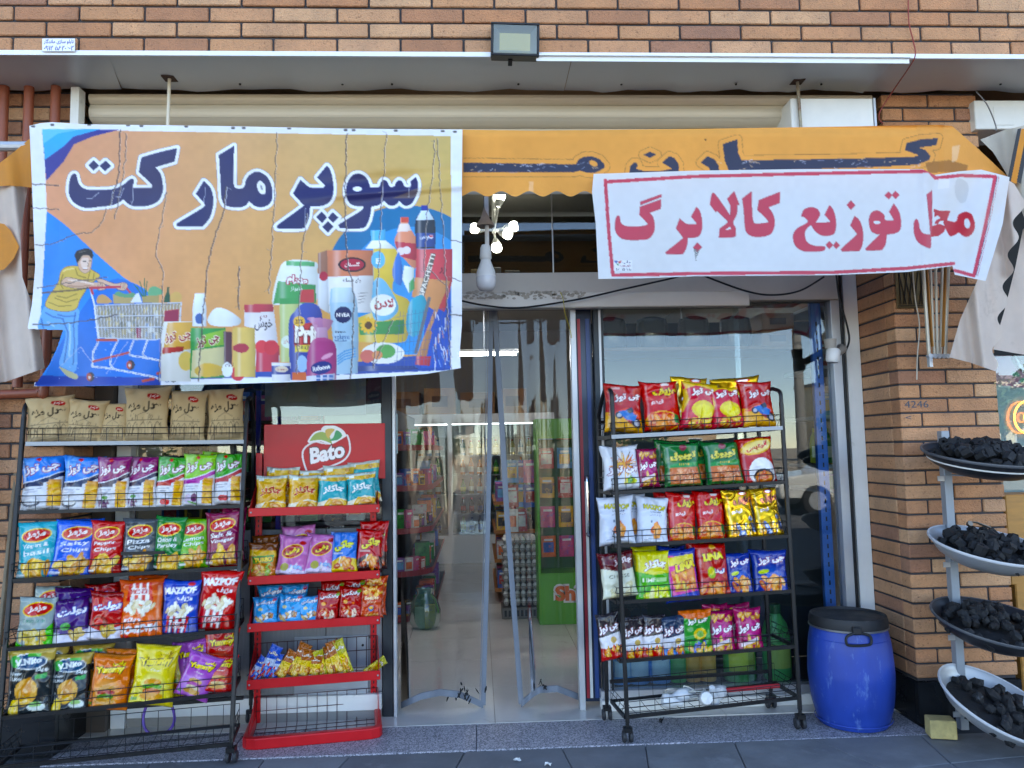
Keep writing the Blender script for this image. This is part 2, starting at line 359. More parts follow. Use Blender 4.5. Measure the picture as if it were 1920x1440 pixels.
# ------------------------------------------------------------------ ground, street and what stands opposite (seen in the panes)
def struct(o): return tag(o, kind='structure')
struct(MB().box(-300, 300, -300, 60, -.5, -.13).build('ground', mat('dust', '9b8f7d', .95, var=.18, vscale=.3)))
struct(MB().box(-120, 120, -15, -3.6, -.3, -.124).build('road', mat('asphalt', '4c4c4e', .9, var=.2, vscale=1.5, bump=.3, bscale=60)))
sw = MB().box(-14, 14, -3.4, -.1, -.3, -.022).build('sidewalk', mat('paving_bed', '45484b', .95, var=.2, vscale=8)); struct(sw)
struct(MB().box(-14, 14, -3.62, -3.4, -.3, -.0).build('kerb', CONC, bevel=.02))
STONE = mat('paving_stone', rand=['6c6e70', '65676a', '727476', '696b6e', '606264'], rough=.7, var=.22, vscale=4, bump=.35, bscale=18, dirt='8a8c8e', dscale=2.6, dlo=.56)
rnd = random.Random(3)
gx = [-3.4+.46*i for i in range(16)]; gy = [-.512, -.86, -1.3, -1.8]
J = {(i, j): (gx[i]+rnd.uniform(-.12, .12), gy[j]+(0 if j == 0 else rnd.uniform(-.1, .1))) for i in range(16) for j in range(4)}
for i in range(15):
    for j in range(3):
        q = [J[i, j], J[i+1, j], J[i+1, j+1], J[i, j+1]]; cx = sum(p[0] for p in q)/4; cy = sum(p[1] for p in q)/4
        q = [(x+(cx-x)*.008, y+(cy-y)*.008) for x, y in q]
        MB().prism(q, -.03, -.004+rnd.uniform(-.001, .001), 'Z').build('paving_stone', STONE, sw, bevel=.004)
m = bpy.data.materials.new('granite'); m.use_nodes = True; t = m.node_tree; b = t.nodes['Principled BSDF']; b.inputs['Roughness'].default_value = .5
vo = t.nodes.new('ShaderNodeTexVoronoi'); vo.inputs['Scale'].default_value = 190; gg = t.nodes.new('ShaderNodeNewGeometry'); t.links.new(gg.outputs['Position'], vo.inputs['Vector'])
cr = t.nodes.new('ShaderNodeValToRGB'); t.links.new(vo.outputs['Color'], cr.inputs[0]); e = cr.color_ramp.elements
e[0].position = .2; e[0].color = (*lin('55585e'), 1); e[1].position = .8; e[1].color = (*lin('bab6bd'), 1); x = e.new(.5); x.color = (*lin('8d8c93'), 1)
t.links.new(cr.outputs[0], b.inputs['Base Color']); GRANITE = m
gs = empty('granite_step', (0, -.33, 0)); struct(gs)
xs = [-2.0, -1.18, -.03, .98, 2.14]
for a, c in zip(xs[:-1], xs[1:]): MB().box(a+.0015, c-.0015, -.51+.33, -.17+.33, -.06, -.0005-.004*(a > .5)).build('granite_slab', GRANITE, gs, bevel=.003)
# shop floor: white tiles
fl = MB().box(-2.3, 2.35, -.165, 6.2, -.3, -.006).build('shop_floor', mat('grout', '8c8880', .9)); struct(fl)
TILE = mat('floor_tile', 'ccc9c2', .12, var=.05, vscale=3, dirt='a39b8e', dscale=2.2, dlo=.6)
tx = [-2.3, -1.72, -1.125, -.53, .065, .66, 1.255, 1.85, 2.35]; ty = [-.165, .43, 1.03, 1.63, 2.23, 2.83, 3.43, 4.03, 4.63, 5.23, 5.83, 6.2]
for a, c in zip(tx[:-1], tx[1:]):
    for d, e_ in zip(ty[:-1], ty[1:]): MB().box(a+.0018, c-.0018, d+.0018, e_-.0018, -.02, 0).build('floor_tile', TILE, fl)
# room
ROOMW = mat('room_wall', '6f6a62', .85, var=.1)
struct(MB().box(-2.45, -2.31, .12, 6.4, 0, 3).build('shop_wall_left', ROOMW)); struct(MB().box(2.36, 2.5, .12, 6.4, 0, 3).build('shop_wall_right', ROOMW))
struct(MB().box(-2.45, 2.5, 6.2, 6.4, 0, 3).build('shop_wall_back', ROOMW)); struct(MB().box(-2.45, 2.5, .12, 6.4, 3, 3.15).build('shop_ceiling', mat('ceiling', 'a7a39b', .9)))
# the storeys above and the neighbours: shade the street side
FAC = mat('plain_facade', 'a98560', .9, var=.12, vscale=3)
ub = MB(); ub.box(-14, 14, -.70, 9, 3.30, 8.6); ub.box(-14, -2.7, -.1, 9, -.2, 3.30); ub.box(3.6, 14, -.1, 9, -.2, 3.30); ub.box(-2.7, 3.6, 6.4, 9, -.2, 3.3)
o = ub.build('building', FAC); tag(o, 'plain brick upper storeys and side walls of the shop building', 'building')

# brick wall over the soffit
bw = empty('brick_wall', (0, -.75, 3.22), 'tan and brown brick wall above the grey soffit', 'wall')
MB().box(-4.4, 4.6, .012, .045, .012, 1.2).build('mortar', MORTAR, bw)
def brick_mesh(l, h, d, c=.004):
    b = bmesh.new(); bmesh.ops.create_cube(b, size=1); bmesh.ops.scale(b, vec=(l, d, h), verts=b.verts)
    bmesh.ops.bevel(b, geom=list(b.edges), offset=c, segments=1, affect='EDGES'); me = bpy.data.meshes.new('brick'); b.to_mesh(me); b.free(); me.materials.append(BRICK); return me
BM = {}
def brick(par, x0, x1, z, h, y, d=.09, side=False):
    l = round((x1-x0), 3); k = (l, h, d, side)
    if k not in BM: BM[k] = brick_mesh(d if side else l, h, l if side else d)
    r = rnd.uniform
    return put('brick', BM[k], par, ((x0+x1)/2 if not side else y, y+d/2+r(-.002, .002) if not side else (x0+x1)/2, z+h/2+r(-.0012, .0012)), (r(-.004, .004), r(-.003, .003), r(-.003, .003)))
PITCH = .0745; LM = .2935; JT = .0105
x148 = un(148, 30, Y=-.75)[0]
for r_ in range(9):
    z = .014+PITCH*r_
    off = x148 + (0 if r_ % 2 == 0 else LM/2)
    for k in range(-9, 20):
        a = off+k*LM
        if -2.9 < a < 3.3: brick(bw, a+JT/2, a+LM-JT/2, z, PITCH-JT, 0)
# brick pillars
def pillar(name, label, xa, xb, side, ztop, plinth_z, rows):
    p = empty(name, ((xa+xb)/2, -.38, 0), label, 'pillar'); cx = (xa+xb)/2
    MB().box(xa+.008-cx, xb-.008-cx, .01, .47, plinth_z, ztop).build('mortar', MORTAR, p)
    zc = 0.0733; n = int((ztop-plinth_z)/zc)+1
    for i in range(n):
        z = ztop-(i+1)*zc
        if z < plinth_z-.04: break
        z0 = max(z, plinth_z+.002); h = z+zc-JT-z0
        if h < .02: continue
        cuts = rows[i % 2]
        for a, b_ in zip(cuts[:-1], cuts[1:]):
            brick(p, xa+a+(JT/2 if a > 0 else 0)-cx, xa+b_-(JT/2 if b_ < xb-xa-.001 else 0)-cx, z0, round(h, 3), 0)
        # reveal towards the shop, bonded into the corner
        sx = (xa+.0 if side < 0 else xb-.0)-cx
        yb = (.0905+JT, .385) if i % 2 else (.0905+JT, .385)
        o = brick(p, yb[0]-JT*.9, yb[1], z0, round(h, 3), sx-(-.045 if side < 0 else .045), side=True)
    return p
ZS = 3.22
rp = pillar('brick_pillar', 'brick pillar with chalked number between shop window and hanging charcoal bowls', 2.152, 2.668, -1, ZS, .2, ([0, .252, .516], [0, .113, .396, .516]))
lp = pillar('brick_pillar', 'brick pillar behind the red brown pipes at the left edge', -2.62, -2.005, 1, ZS, .2, ([0, .09, .365, .615], [0, .23, .5, .615]))
PLI = mat('black_stone', '15181c', .25, var=.2, vscale=3)
for par, xa, xb, sgn in ((rp, 2.152, 2.668, -1), (lp, -2.62, -2.005, 1)):
    c = (xa+xb)/2
    MB().box(xa-.006-c, xb+.006-c, -.012, .02, 0, .198).build('plinth_slab', PLI, par)
    sx = xa-c if sgn < 0 else xb-c
    MB().box(sx-.007, sx+.007, .0215, .4, 0, .198).build('plinth_slab', PLI, par)
# numbers scratched on the pillar
GRAF = mat('pencil_mark', '4a5560', .9)
def text_obj(name, body, w, h, m, parent=None, loc=(0, 0, 0), bold=.02, depth=.0006, label=None, flip=False, rz=0):
    V, T, sz = text_tris(body, bold); v = V/sz*np.array([w, h]); b = MB()
    b.add([(p[0], 0, p[1]) for p in v], [tuple(t) for t in T]); o = b.build(name, m, parent); o.location = loc; o.rotation_euler = (0, 0, rz)
    return o
cxp = (2.152+2.668)/2
p = un(1718, 758, Y=-.381); text_obj('scratched_number', '4246', .125, .035, GRAF, rp, (p[0]-cxp, -.0035, p[2]), .0)
p = un(1703, 783, Y=-.381); text_obj('scratched_arrow', '<', .03, .018, GRAF, rp, (p[0]-cxp, -.0035, p[2]), .0)

# soffit
sf = empty('soffit', (0, -.57, ZS), 'grey aluminium soffit panels over the shop front with white edge trim', 'soffit')
SOF = mat('soffit_panel', 'cdd0d2', .35, .1, var=.05, vscale=1.2, dirt='a8a69f', dscale=2.2, dlo=.68)
pxs = [-4.3, un(190, 130, Z=ZS)[0], un(1065, 140, Z=ZS)[0], un(1640, 150, Z=ZS)[0], 4.5]
for k, (a, c) in enumerate(zip(pxs[:-1], pxs[1:])):
    n = 24; vs = []; fs = []
    for i in range(n+1):
        x = a+.0015+(c-a-.003)*i/n; sg = .006*math.sin(i*.9+k)+.004*math.sin(i*2.1+k*2)
        vs += [(x+(.10 if k == 1 and i == 0 else 0)+(.1 if k == 0 and i == n else 0), -.182, 0), (x, .17, sg*1.1), (x, .17, sg*1.1+.006), (x, -.182, .006)]
    for i in range(n):
        o4 = i*4; fs += [(o4, o4+1, o4+5, o4+4), (o4+1, o4+2, o4+6, o4+5), (o4+3, o4, o4+4, o4+7)]
    MB().add(vs, fs).build('panel', SOF, sf, smooth=True)
TRIM = mat('trim_white', 'e6e8ea', .35, .1)
MB().box(-4.3, 4.5, -.196, -.1835, -.013, .009).build('edge_trim', TRIM, sf)
a = un(1006, 112, Y=-.79); c = un(1708, 118, Y=-.79)
b = MB(); b.bar((a[0], -.205, -.028), (c[0], -.205, -.034), .006, .022); b.bar((a[0], -.214, -.016), (c[0], -.214, -.020), .016, .004); b.build('loose_trim', TRIM, sf)
for px_ in (450, 566, 642, 735, 862, 972, 1165, 1275, 1380, 1540, 1876, 1912):
    p = un(px_, 158, Z=ZS); MB().lathe([(0, -.001), (.006, -.003), (.006, .002)], 8, (p[0], p[1]+.57, 0)).build('screw', BLACKM, sf)
# roller shutter coil behind the banners
CREAM = mat('shutter_cream', 'c9bda8', .5, .1, var=.05, vscale=3, stretch=(.3, 1, 8), dirt='7d705c', dscale=4, dlo=.66)
CREAM2 = mat('shutter_light', 'ddd3be', .5, .1, var=.05, vscale=3)
rs = empty('roller_shutter', (0, -.33, 2.75), 'cream roller shutter coil under the soffit, above the banners', 'shutter')
zz = [3.205-.33*0, 3.155, 3.085, 3.06, 2.995, 2.955, 2.875, 2.80, 2.72]
yy = [-.055, -.04, -.045, .03, .05, .06, .05, .06, .07]
for i in range(8):
    b = MB(); z1, z0 = zz[i]-2.75, zz[i+1]-2.75; n = 5; pts = []
    for k in range(n+1):
        t = k/n; pts.append((yy[i]+(yy[i+1]-yy[i])*t-.012*math.sin(math.pi*t), z1+(z0-z1)*t+(.002 if k == n else 0)))
    pts += [(p[0]+.01, p[1]) for p in reversed(pts)]
    b.prism(pts, -1.93, 2.1, 'X').build('slat', CREAM2 if i in (5, 4, 2) else CREAM, rs)
MB().box(-1.985, -1.945, -.12, -.06, -.7, .46).build('side_guide', WHITEP, rs)
MB().box(-2.0, 2.12, .08, .1, .04, .46).build('back_plate', DARKF, rs)
# white boxes under the soffit
def wbox(name, label, px0, px1, pt, pb, y0, y1):
    a = un(px0, pt, Y=y0); c = un(px1, pb, Y=y0); e_ = empty(name, (a[0], y0, c[2]), label, 'box')
    MB().box(0, c[0]-a[0], 0, y1-y0, 0, a[2]-c[2]).build('casing', WHITEP, e_, bevel=.004)
    return e_, c[0]-a[0], a[2]-c[2]
e_, w_, h_ = wbox('motor_box', 'white shutter motor box under the soffit beside the right pillar', 1482, 1641, 184, 262, -.5, -.3)
MB().box(w_+.001, w_+.012, -.004, .06, 0, h_).build('perforated_edge', ALU, e_)
e_, w_, h_ = wbox('junction_box', 'white junction box with square hatch right of the brick pillar', 1826, 1990, 188, 242, -.42, -.2)
MB().box(.1, .21, -.004, 0, .02, .12).build('hatch', WHITEP, e_, bevel=.002); 

# ------------------------------------------------------------------ glazed shop front at Y = 0
ZL, ZT = 2.17, 2.35
sfr = empty('shop_front', (0, 0, 0), 'glazed aluminium shop front with sliding door opening and transom panes', 'shopfront')
MB().box(-2.0, 2.03, -.05, .06, ZL+.012, ZT).build('lintel', BEIGEP, sfr, bevel=.004)
a = un(1405, 545, Y=-.12); b0 = un(1405, 577, Y=-.12); c = un(560, 600, Y=-.12)
MB().box(c[0], a[0], -.12, -.052, b0[2]+.012, a[2]).build('lintel_cover', mat('cover_beige', 'c9c2b8', .5, var=.05, vscale=4), sfr, bevel=.005)
LACE = mat('lace_residue', '9b9286', .9, var=.25, vscale=60)
lb = MB(); r2 = random.Random(5)
for k in range(150):
    q = un(872+k*1.5+r2.uniform(-2, 2), 553+r2.uniform(-7, 7), Y=-.1215); s_ = r2.uniform(.004, .009)
    an = r2.uniform(0, 3.1); lb.add([(q[0]+s_*1.6*math.cos(an+w), -.1215-.0004*(k % 3), q[2]+s_*math.sin(an+w)) for w in (0, 1.2, 2.4, 3.6, 4.9)], [(0, 1, 2, 3, 4)])
lb.build('glue_residue', LACE, sfr)
def post(name, x0, x1, z0, z1, m, y0=-.03, y1=.03): return MB().box(x0, x1, y0, y1, z0, z1).build(name, m, sfr, bevel=.002)
post('jamb', -.462, -.445, .0, ZL+.01, ALU); post('jamb', -.52, -.466, .0, ZL+.01, DARKF, -.02, .04)
post('jamb', .517, .548, .0, ZL+.01, ALU)
# door leaf edge with a red, white and blue stripe
dl = post('door_leaf', .552, .64, .03, ZL+.008, mat('door_blue', '1e2d45', .3, .2), .02, .06)
MB().box(.56, .576, .012, .0195, .05, 2.1).build('red_stripe', mat('stripe_red', 'a81f33', .4), dl); MB().box(.579, .594, .0125, .0195, .05, 1.2).build('white_stripe', WHITEP, dl)
MB().box(.606, .628, .011, .0195, .05, 2.1).build('blue_stripe', mat('stripe_blue', '20407a', .4), dl)
post('mullion', .645, .70, .1, ZL+.01, DARKF); post('mullion', .672, .686, .1, ZL+.01, ALU, -.034, -.031)
hb = MB().tube(spl([(.585, -.01, .92), (.585, -.05, .94), (.585, -.05, 1.2), (.585, -.01, 1.22)]), .009).build('door_handle', mat('chrome', 'c9cccf', .15, 1), dl)
# transom
post('transom_edge', .43, .437, ZT, 2.96, WHITEP, -.006, .006)
for a, c in ((-2.0, .431), (.436, 2.0)): MB().box(a, c, -.003, .003, ZT, 2.98).build('transom_pane', GLASS, sfr)
# right window panes, sill, side frame
MB().box(.70, 1.47, -.003, .003, .10, ZL+.012).build('window_pane', GLASS, sfr); MB().box(1.445, 1.985, .012, .018, .10, ZL+.012).build('window_pane', GLASS, sfr)
MB().box(.63, 2.0, -.06, .03, 0.0, .055).build('sill', WHITEP, sfr, bevel=.004)
MB().box(.63, 2.0, -.035, .03, .056, .098).build('bottom_rail', ALU, sfr, bevel=.003)
post('side_frame', 1.985, 2.035, 0, ZT, ALU, -.03, .05); post('shutter_guide', 2.07, 2.15, 0, 2.74, WHITEP, -.012, .03); post('guide_back', 2.0455, 2.0695, 0, 2.74, DARKF, .005, .03); post('guide_groove', 2.0355, 2.0445, 0, 2.7, BLACKM, -.04, .02)
# left part: grey panels below, glass above
WOODG = mat('grey_wood_panel', '7c7e82', .55, var=.16, vscale=14, stretch=(6, 1, .5), bump=.15, bscale=30)
for a, c in ((-1.80, -1.315), (-1.31, -.82), (-.815, -.525)): MB().box(a, c, -.012, .02, .13, .98).build('panel', WOODG, sfr)
MB().box(-1.82, -.525, -.05, .03, .045, .125).build('sill', WHITEP, sfr, bevel=.003); MB().box(-1.82, -.525, -.045, .025, 0, .044).build('base_strip', CONC, sfr)
MB().box(-1.90, -1.825, -.06, .04, 0, 2.34).build('side_frame', WHITEP, sfr, bevel=.003); MB().box(-2.0, -1.905, -.1, .02, 0, 2.74).build('shutter_guide', mat('brown_guide', '4d4238', .5), sfr)
a = un(552, 1195, Y=-.02); c = un(690, 1340, Y=-.02)
sp_ = MB().box(a[0], c[0], -.018, -.0125, c[2], a[2]).build('steel_plate', mat('steel_plate', 'a9b0b8', .35, .5, var=.08, vscale=5), sfr)
for px_, py_ in ((629, 1212), (680, 1210), (694, 1195), (588, 1320), (640, 1330), (690, 1308)):
    q = un(px_, py_, Y=-.02); MB().lathe([(0, .003), (.006, .002), (.007, 0)], 8, M=Matrix.Translation((q[0], -.0185, q[2])) @ Matrix.Rotation(rad(90), 4, 'X')).build('bolt', BLACKM, sp_)
MB().box(-1.82, -.525, -.003, .003, .985, ZL+.012).build('window_pane', GLASS, sfr)
for a, c in ((-1.325, -1.30),): post('mullion', a, c, .98, ZL+.01, DARKF, -.02, .02)
# ------------------------------------------------------------------ banners and awning (1 unit of the canvas = 1 pixel of the photograph)
VINYL = mat('vinyl_print', attr=True, rough=.42, spec=.4, transl=.12, bump=.06, bscale=25)
def T(s, ox, oy, pts): return [(ox+p[0]*s, oy+p[1]*s)+tuple(p[2:]) for p in pts]
def crack(c, pts, w=1.5, col='54484a', a=.75, seed=0, jit=3):
    r = random.Random(seed); o = []
    for (x0, y0), (x1, y1) in zip(pts[:-1], pts[1:]):
        n = max(2, int(math.hypot(x1-x0, y1-y0)/7))
        for k in range(n): t_ = k/n; o.append((x0+(x1-x0)*t_+r.uniform(-jit, jit)*.6, y0+(y1-y0)*t_+r.uniform(-jit, jit)*.5))
    o.append(pts[-1]); c.line(o, w, col, a)
    for k in range(0, len(o)-1, 5):
        if r.random() < .55: x, y = o[k]; c.line([(x, y), (x+r.uniform(-9, 9), y+r.uniform(-5, 5))], .9, col, a*.6)
c = Cv(44, 222, 874, 732, 830, 510, 'e4e8ee')
X, Y = c.grid()
inb = c.pmask([(82, 243), (845, 255), (846, 400), (845, 690), (600, 702), (300, 712), (80, 716), (85, 560), (88, 400)])
g = np.zeros((c.ny, c.nx), bool); g[inb[1]] = inb[0]
tx_ = np.clip((X-80)/760, 0, 1)[..., None]; ty_ = np.clip((Y-240)/470, 0, 1)[..., None]
A_, B_, C_, D_ = (np.array(lin(h)) for h in ('dd9670', 'cbb066', 'e09a66', 'd89e3c'))
c.im[g] = ((A_*(1-tx_)+B_*tx_)*(1-ty_)+(C_*(1-tx_)+D_*tx_)*ty_)[g]
c.im *= (1-.03*(np.sin(Y*2.1) > .2))[..., None]                    # weave of the vinyl
s3 = .3612
def q3(pts): return T(s3, 0, 220, pts)
def q4(pts): return T(.3611, 440, 220, pts)
c.poly(q3([(218, 62), (620, 64), (480, 100), (385, 140), (330, 230), (240, 330)]), '2c2f8e')
c.poly(q3([(218, 62), (520, 62), (380, 100), (330, 150), (232, 220)]), '19a7ee'); c.poly(q3([(218, 62), (420, 62), (300, 85), (228, 135)]), '6ac6ee', .7)
c.poly(sm(q3([(243, 488, 1), (340, 560), (480, 690), (640, 830), (800, 960), (830, 1400, 1), (190, 1400, 1)])), '1b87e0')
c.poly(sm(q3([(390, 1050, 1), (500, 900), (640, 840), (830, 1000), (835, 1400, 1), (205, 1400, 1), (300, 1200)])), '1669c6', .85)
c.poly(q3([(190, 1340), (830, 1350), (830, 1392), (180, 1392)]), '1d3f9e')
# sunburst of blue behind the goods at the right
c.ell(762, 520, 150, 135, '1a6f9f'); c.ell(770, 545, 120, 120, '2a8fd0'); c.rect(846, 240, 872, 735, 'e4e8ee')
c.poly([(300, 700), (560, 690), (845, 660), (845, 694), (600, 704), (300, 713)], '23479c')
c.poly([(800, 560), (845, 540), (845, 690), (790, 690)], '1b4fb4')
# man pushing a trolley
def k1(pts): return T(300/1543, 60, 450, pts)
SK = 'd6ae92'; OL = '4a3c34'
c.poly(sm(k1([(70, 870), (85, 720), (130, 640), (240, 680), (440, 655), (445, 800), (440, 1000), (425, 1255), (330, 1245), (262, 1195), (300, 1050), (325, 900), (290, 868)])), '63a6e0')
for q_ in ([(300, 770), (350, 900), (330, 1050), (310, 1180)], [(130, 700), (200, 740), (300, 760)], [(420, 700), (400, 820), (410, 1000), (395, 1200)], [(90, 760), (110, 850)], [(250, 720), (330, 740), (420, 730)]): c.line(k1(q_), 3, '2c62ac', .75)
for q_ in ([(360, 800), (370, 950), (355, 1120)], [(150, 790), (210, 830)]): c.line(k1(q_), 3, 'a8d0f0', .8)
SH = sm(k1([(430, 250), (330, 258), (275, 310), (255, 400), (205, 480), (150, 560), (130, 640), (230, 682), (350, 690), (430, 660), (462, 580), (512, 500), (545, 440), (655, 350), (600, 300), (540, 270)])); c.poly(SH, 'd2b24a'); c.line(SH, 1.2, OL, .7, True)
for q_ in ([(300, 330), (270, 420), (300, 470)], [(220, 560), (330, 600), (440, 570)], [(160, 600), (260, 640), (380, 630)], [(420, 280), (440, 340), (520, 365)], [(560, 300), (540, 380)], [(430, 520), (330, 560), (240, 540)], [(600, 320), (590, 380)]): c.line(k1(q_), 2, '8a7228', .8)
c.line(k1([(300, 300), (350, 280), (400, 275)]), 3, 'ecd884', .8)
for P_ in ([(620, 362), (700, 385), (800, 420), (880, 408), (922, 432), (900, 482), (840, 482), (780, 452), (640, 405)], [(290, 390), (335, 358), (420, 372), (560, 402), (620, 410), (692, 418), (712, 468), (650, 486), (600, 462), (440, 466), (340, 452), (285, 425)]): P_ = sm(k1(P_)); c.poly(P_, SK); c.line(P_, 1.1, OL, .75, True)
c.line(k1([(350, 385), (450, 395), (590, 425)]), 2.2, 'f0dccb', .9); c.line(k1([(340, 440), (440, 450), (560, 440)]), 2, 'a87858', .8)
for x_ in (640, 660, 680): c.line(k1([(x_, 420), (x_-6, 470)]), 1, OL, .7)
for x_ in (860, 880, 900): c.line(k1([(x_, 415), (x_-6, 470)]), 1, OL, .7)
FC = sm(k1([(438, 210), (460, 150), (570, 155), (578, 215), (560, 290), (512, 322), (462, 290)])); c.poly(FC, SK); c.poly(sm(k1([(470, 200), (500, 170), (545, 175), (540, 230), (520, 280), (480, 260)])), 'ecd4c4', .8); c.line(FC, 1, OL, .6, True)
c.poly(sm(k1([(412, 150), (430, 108), (500, 84), (570, 92), (590, 150), (572, 178), (545, 148), (490, 152), (455, 200), (435, 225), (425, 190)])), '2e2826'); c.line(k1([(450, 120), (520, 105)]), 1.5, '6a605a', .8)
c.line(k1([(492, 205), (520, 205)]), 1.6, OL); c.line(k1([(548, 205), (568, 200)]), 1.6, OL); c.line(k1([(535, 215), (548, 245), (535, 250)]), 1, OL, .8); c.line(k1([(495, 272), (540, 270)]), 1.8, 'f4f0ec'); c.line(k1([(492, 278), (540, 278)]), 1, '8a3a34')
c.line(k1([(100, 510), (200, 500), (400, 485), (540, 462)]), 3.6, '5c4c40', .85)
c.poly(sm(k1([(262, 1225), (330, 1250), (438, 1302), (425, 1342), (340, 1312)])), 'b9b588')
BK_ = k1([(610, 632), (1440, 602), (1420, 902), (1190, 962), (640, 942)]); c.poly(BK_, 'a99c78', .85)
rp_ = random.Random(2)
for k in range(70): x_, y_ = k1([(rp_.uniform(640, 1400), rp_.uniform(640, 920))])[0]; c.rect(x_, y_, x_+rp_.uniform(3, 8), y_+rp_.uniform(4, 14), rp_.choice(['c9b070', '8a8460', 'd8d8d0', '7f9ac0', 'b8a05a', 'd6c48a', '6a6a58']), .75)
c.poly(k1([(1005, 840), (1050, 840), (1050, 945), (1005, 945)]), '9a2a4a')
c.poly(sm(k1([(630, 610), (640, 540), (700, 530), (770, 600)])), 'c99a5a'); c.poly(k1([(780, 525), (985, 545), (985, 612), (785, 612)]), 'b59e64'); c.poly(k1([(1060, 540), (1225, 525), (1225, 605), (1065, 608)]), 'ab965c'); c.poly(sm(k1([(800, 530), (830, 495), (900, 520), (980, 510), (1000, 550), (900, 555)])), '5f9a6c'); c.poly(sm(k1([(1120, 530), (1130, 470), (1180, 445), (1250, 480), (1260, 520), (1180, 535)])), '66a878')
for x0_, x1_, y1_ in ((1070, 985, 430), (1080, 1040, 400), (1090, 1085, 370), (1095, 1110, 400), (1060, 1010, 450)): c.line(k1([(x0_, 540), (x1_, y1_)]), 1.8, '2f6f48')
c.poly(k1([(1270, 600), (1280, 540), (1300, 500), (1300, 455), (1325, 455), (1322, 500), (1335, 545), (1330, 600)]), '24543a'); c.ell(*k1([(1390, 555)])[0], 11, 11, 'd4a858'); c.poly(k1([(950, 600), (1000, 520), (1030, 510), (1060, 600)]), 'dfe4ea')
for k in range(27): c.line(k1([(625+k*31, 632-k*1.1), (650+k*29.5, 942+(k*.6 if k < 18 else 11-(k-18)*5))]), 1.0, 'd5dae2', .9); c.line(k1([(633+k*31, 632-k*1.1), (658+k*29.5, 942+(k*.6 if k < 18 else 11-(k-18)*5))]), .8, '3a4a6a', .55)
for y0_, y1_ in ((632, 604), (735, 725), (845, 835)): c.line(k1([(612, y0_), (1438, y1_)]), 1.6, 'c4cad6'); c.line(k1([(612, y0_+10), (1438, y1_+10)]), .9, '3a4a6a', .7)
c.line(k1([(640, 942), (1190, 962), (1420, 902), (1440, 602)]), 1.8, 'c4cad6'); c.line(k1([(560, 462), (600, 620), (640, 942)]), 3, 'dde2ea')
c.poly(k1([(1280, 682), (1420, 665), (1408, 868), (1264, 888)]), '9a2846'); c.line(k1([(1280, 682), (1420, 665), (1408, 868), (1264, 888)]), 1, 'd87a60', .8, True)
c.line(k1([(560, 462), (850, 452)]), 4.6, 'c0404a'); c.line(k1([(570, 470), (585, 515)]), 5, 'c0404a'); c.line(k1([(915, 470), (945, 505)]), 4, 'c0404a')
for P_ in ([(645, 945), (632, 1000), (592, 1070), (580, 1220)], [(580, 1218), (760, 1240), (1180, 1320), (1300, 1370), (1390, 1340), (1455, 1285), (1440, 1225), (1180, 1150), (945, 1112), (945, 1060), (980, 970)], [(832, 960), (765, 1100), (752, 1200), (790, 1245)], [(1112, 968), (1066, 1100), (1110, 1142)]): P_ = k1(P_); c.line(P_, 3.4, 'd9dee8'); c.line(P_, .9, '4a64a0', .9)
for P_, w_ in (([(630, 966), (812, 966)], 5), ([(590, 1172), (930, 1086)], 4), ([(1210, 1290), (1370, 1215)], 5), ([(1070, 1360), (1170, 1340)], 5)): c.line(k1(P_), w_, 'b84a3c')
for x_, y_, r_ in ((565, 1320, 9), (952, 1205, 9.5), (1365, 1310, 12)): x_, y_ = k1([(x_, y_)])[0]; c.ell(x_, y_, r_*.8, r_, '38363c'); c.ell(x_-3, y_, r_*.55, r_*.8, 'b0503e'); c.ell(x_-2, y_+1, 2, 3, 'd8c8c0')
for k in range(40): x_, y_ = k1([(rp_.uniform(130, 900), rp_.uniform(1000, 1350))])[0]; c.ell(x_, y_, rp_.uniform(.5, 1.4), rp_.uniform(.5, 1.2), 'a8c4ea', .7)
# goods, left group
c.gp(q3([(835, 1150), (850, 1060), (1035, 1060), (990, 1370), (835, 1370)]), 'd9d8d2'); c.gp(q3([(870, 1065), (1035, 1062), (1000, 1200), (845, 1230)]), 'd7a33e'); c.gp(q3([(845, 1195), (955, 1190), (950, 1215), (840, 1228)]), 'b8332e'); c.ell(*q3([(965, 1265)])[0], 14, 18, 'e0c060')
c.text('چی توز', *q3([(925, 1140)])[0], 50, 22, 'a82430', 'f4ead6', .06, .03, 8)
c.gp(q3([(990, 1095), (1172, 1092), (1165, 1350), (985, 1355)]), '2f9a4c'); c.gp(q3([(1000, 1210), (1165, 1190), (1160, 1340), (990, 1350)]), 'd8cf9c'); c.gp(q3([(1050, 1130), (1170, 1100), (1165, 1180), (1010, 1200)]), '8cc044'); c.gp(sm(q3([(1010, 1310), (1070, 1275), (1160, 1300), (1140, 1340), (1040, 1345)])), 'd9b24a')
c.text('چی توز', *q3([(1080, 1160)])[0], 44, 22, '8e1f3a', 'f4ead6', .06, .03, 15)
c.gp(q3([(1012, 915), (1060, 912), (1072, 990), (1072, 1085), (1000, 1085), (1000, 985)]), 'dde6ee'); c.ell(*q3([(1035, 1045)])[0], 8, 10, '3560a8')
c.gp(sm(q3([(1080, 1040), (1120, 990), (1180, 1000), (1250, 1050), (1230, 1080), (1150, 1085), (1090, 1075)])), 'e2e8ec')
c.gp(q3([(1160, 1110), (1205, 1115), (1205, 1330), (1165, 1330)]), '50283a'); c.gp(q3([(1208, 1095), (1325, 1100), (1325, 1350), (1210, 1345)]), 'd5b45a'); c.ell(*q3([(1250, 1198)])[0], 15, 9, 'b03040'); c.text('Comcosh', *q3([(1250, 1198)])[0], 24, 6, 'f0e8d8')
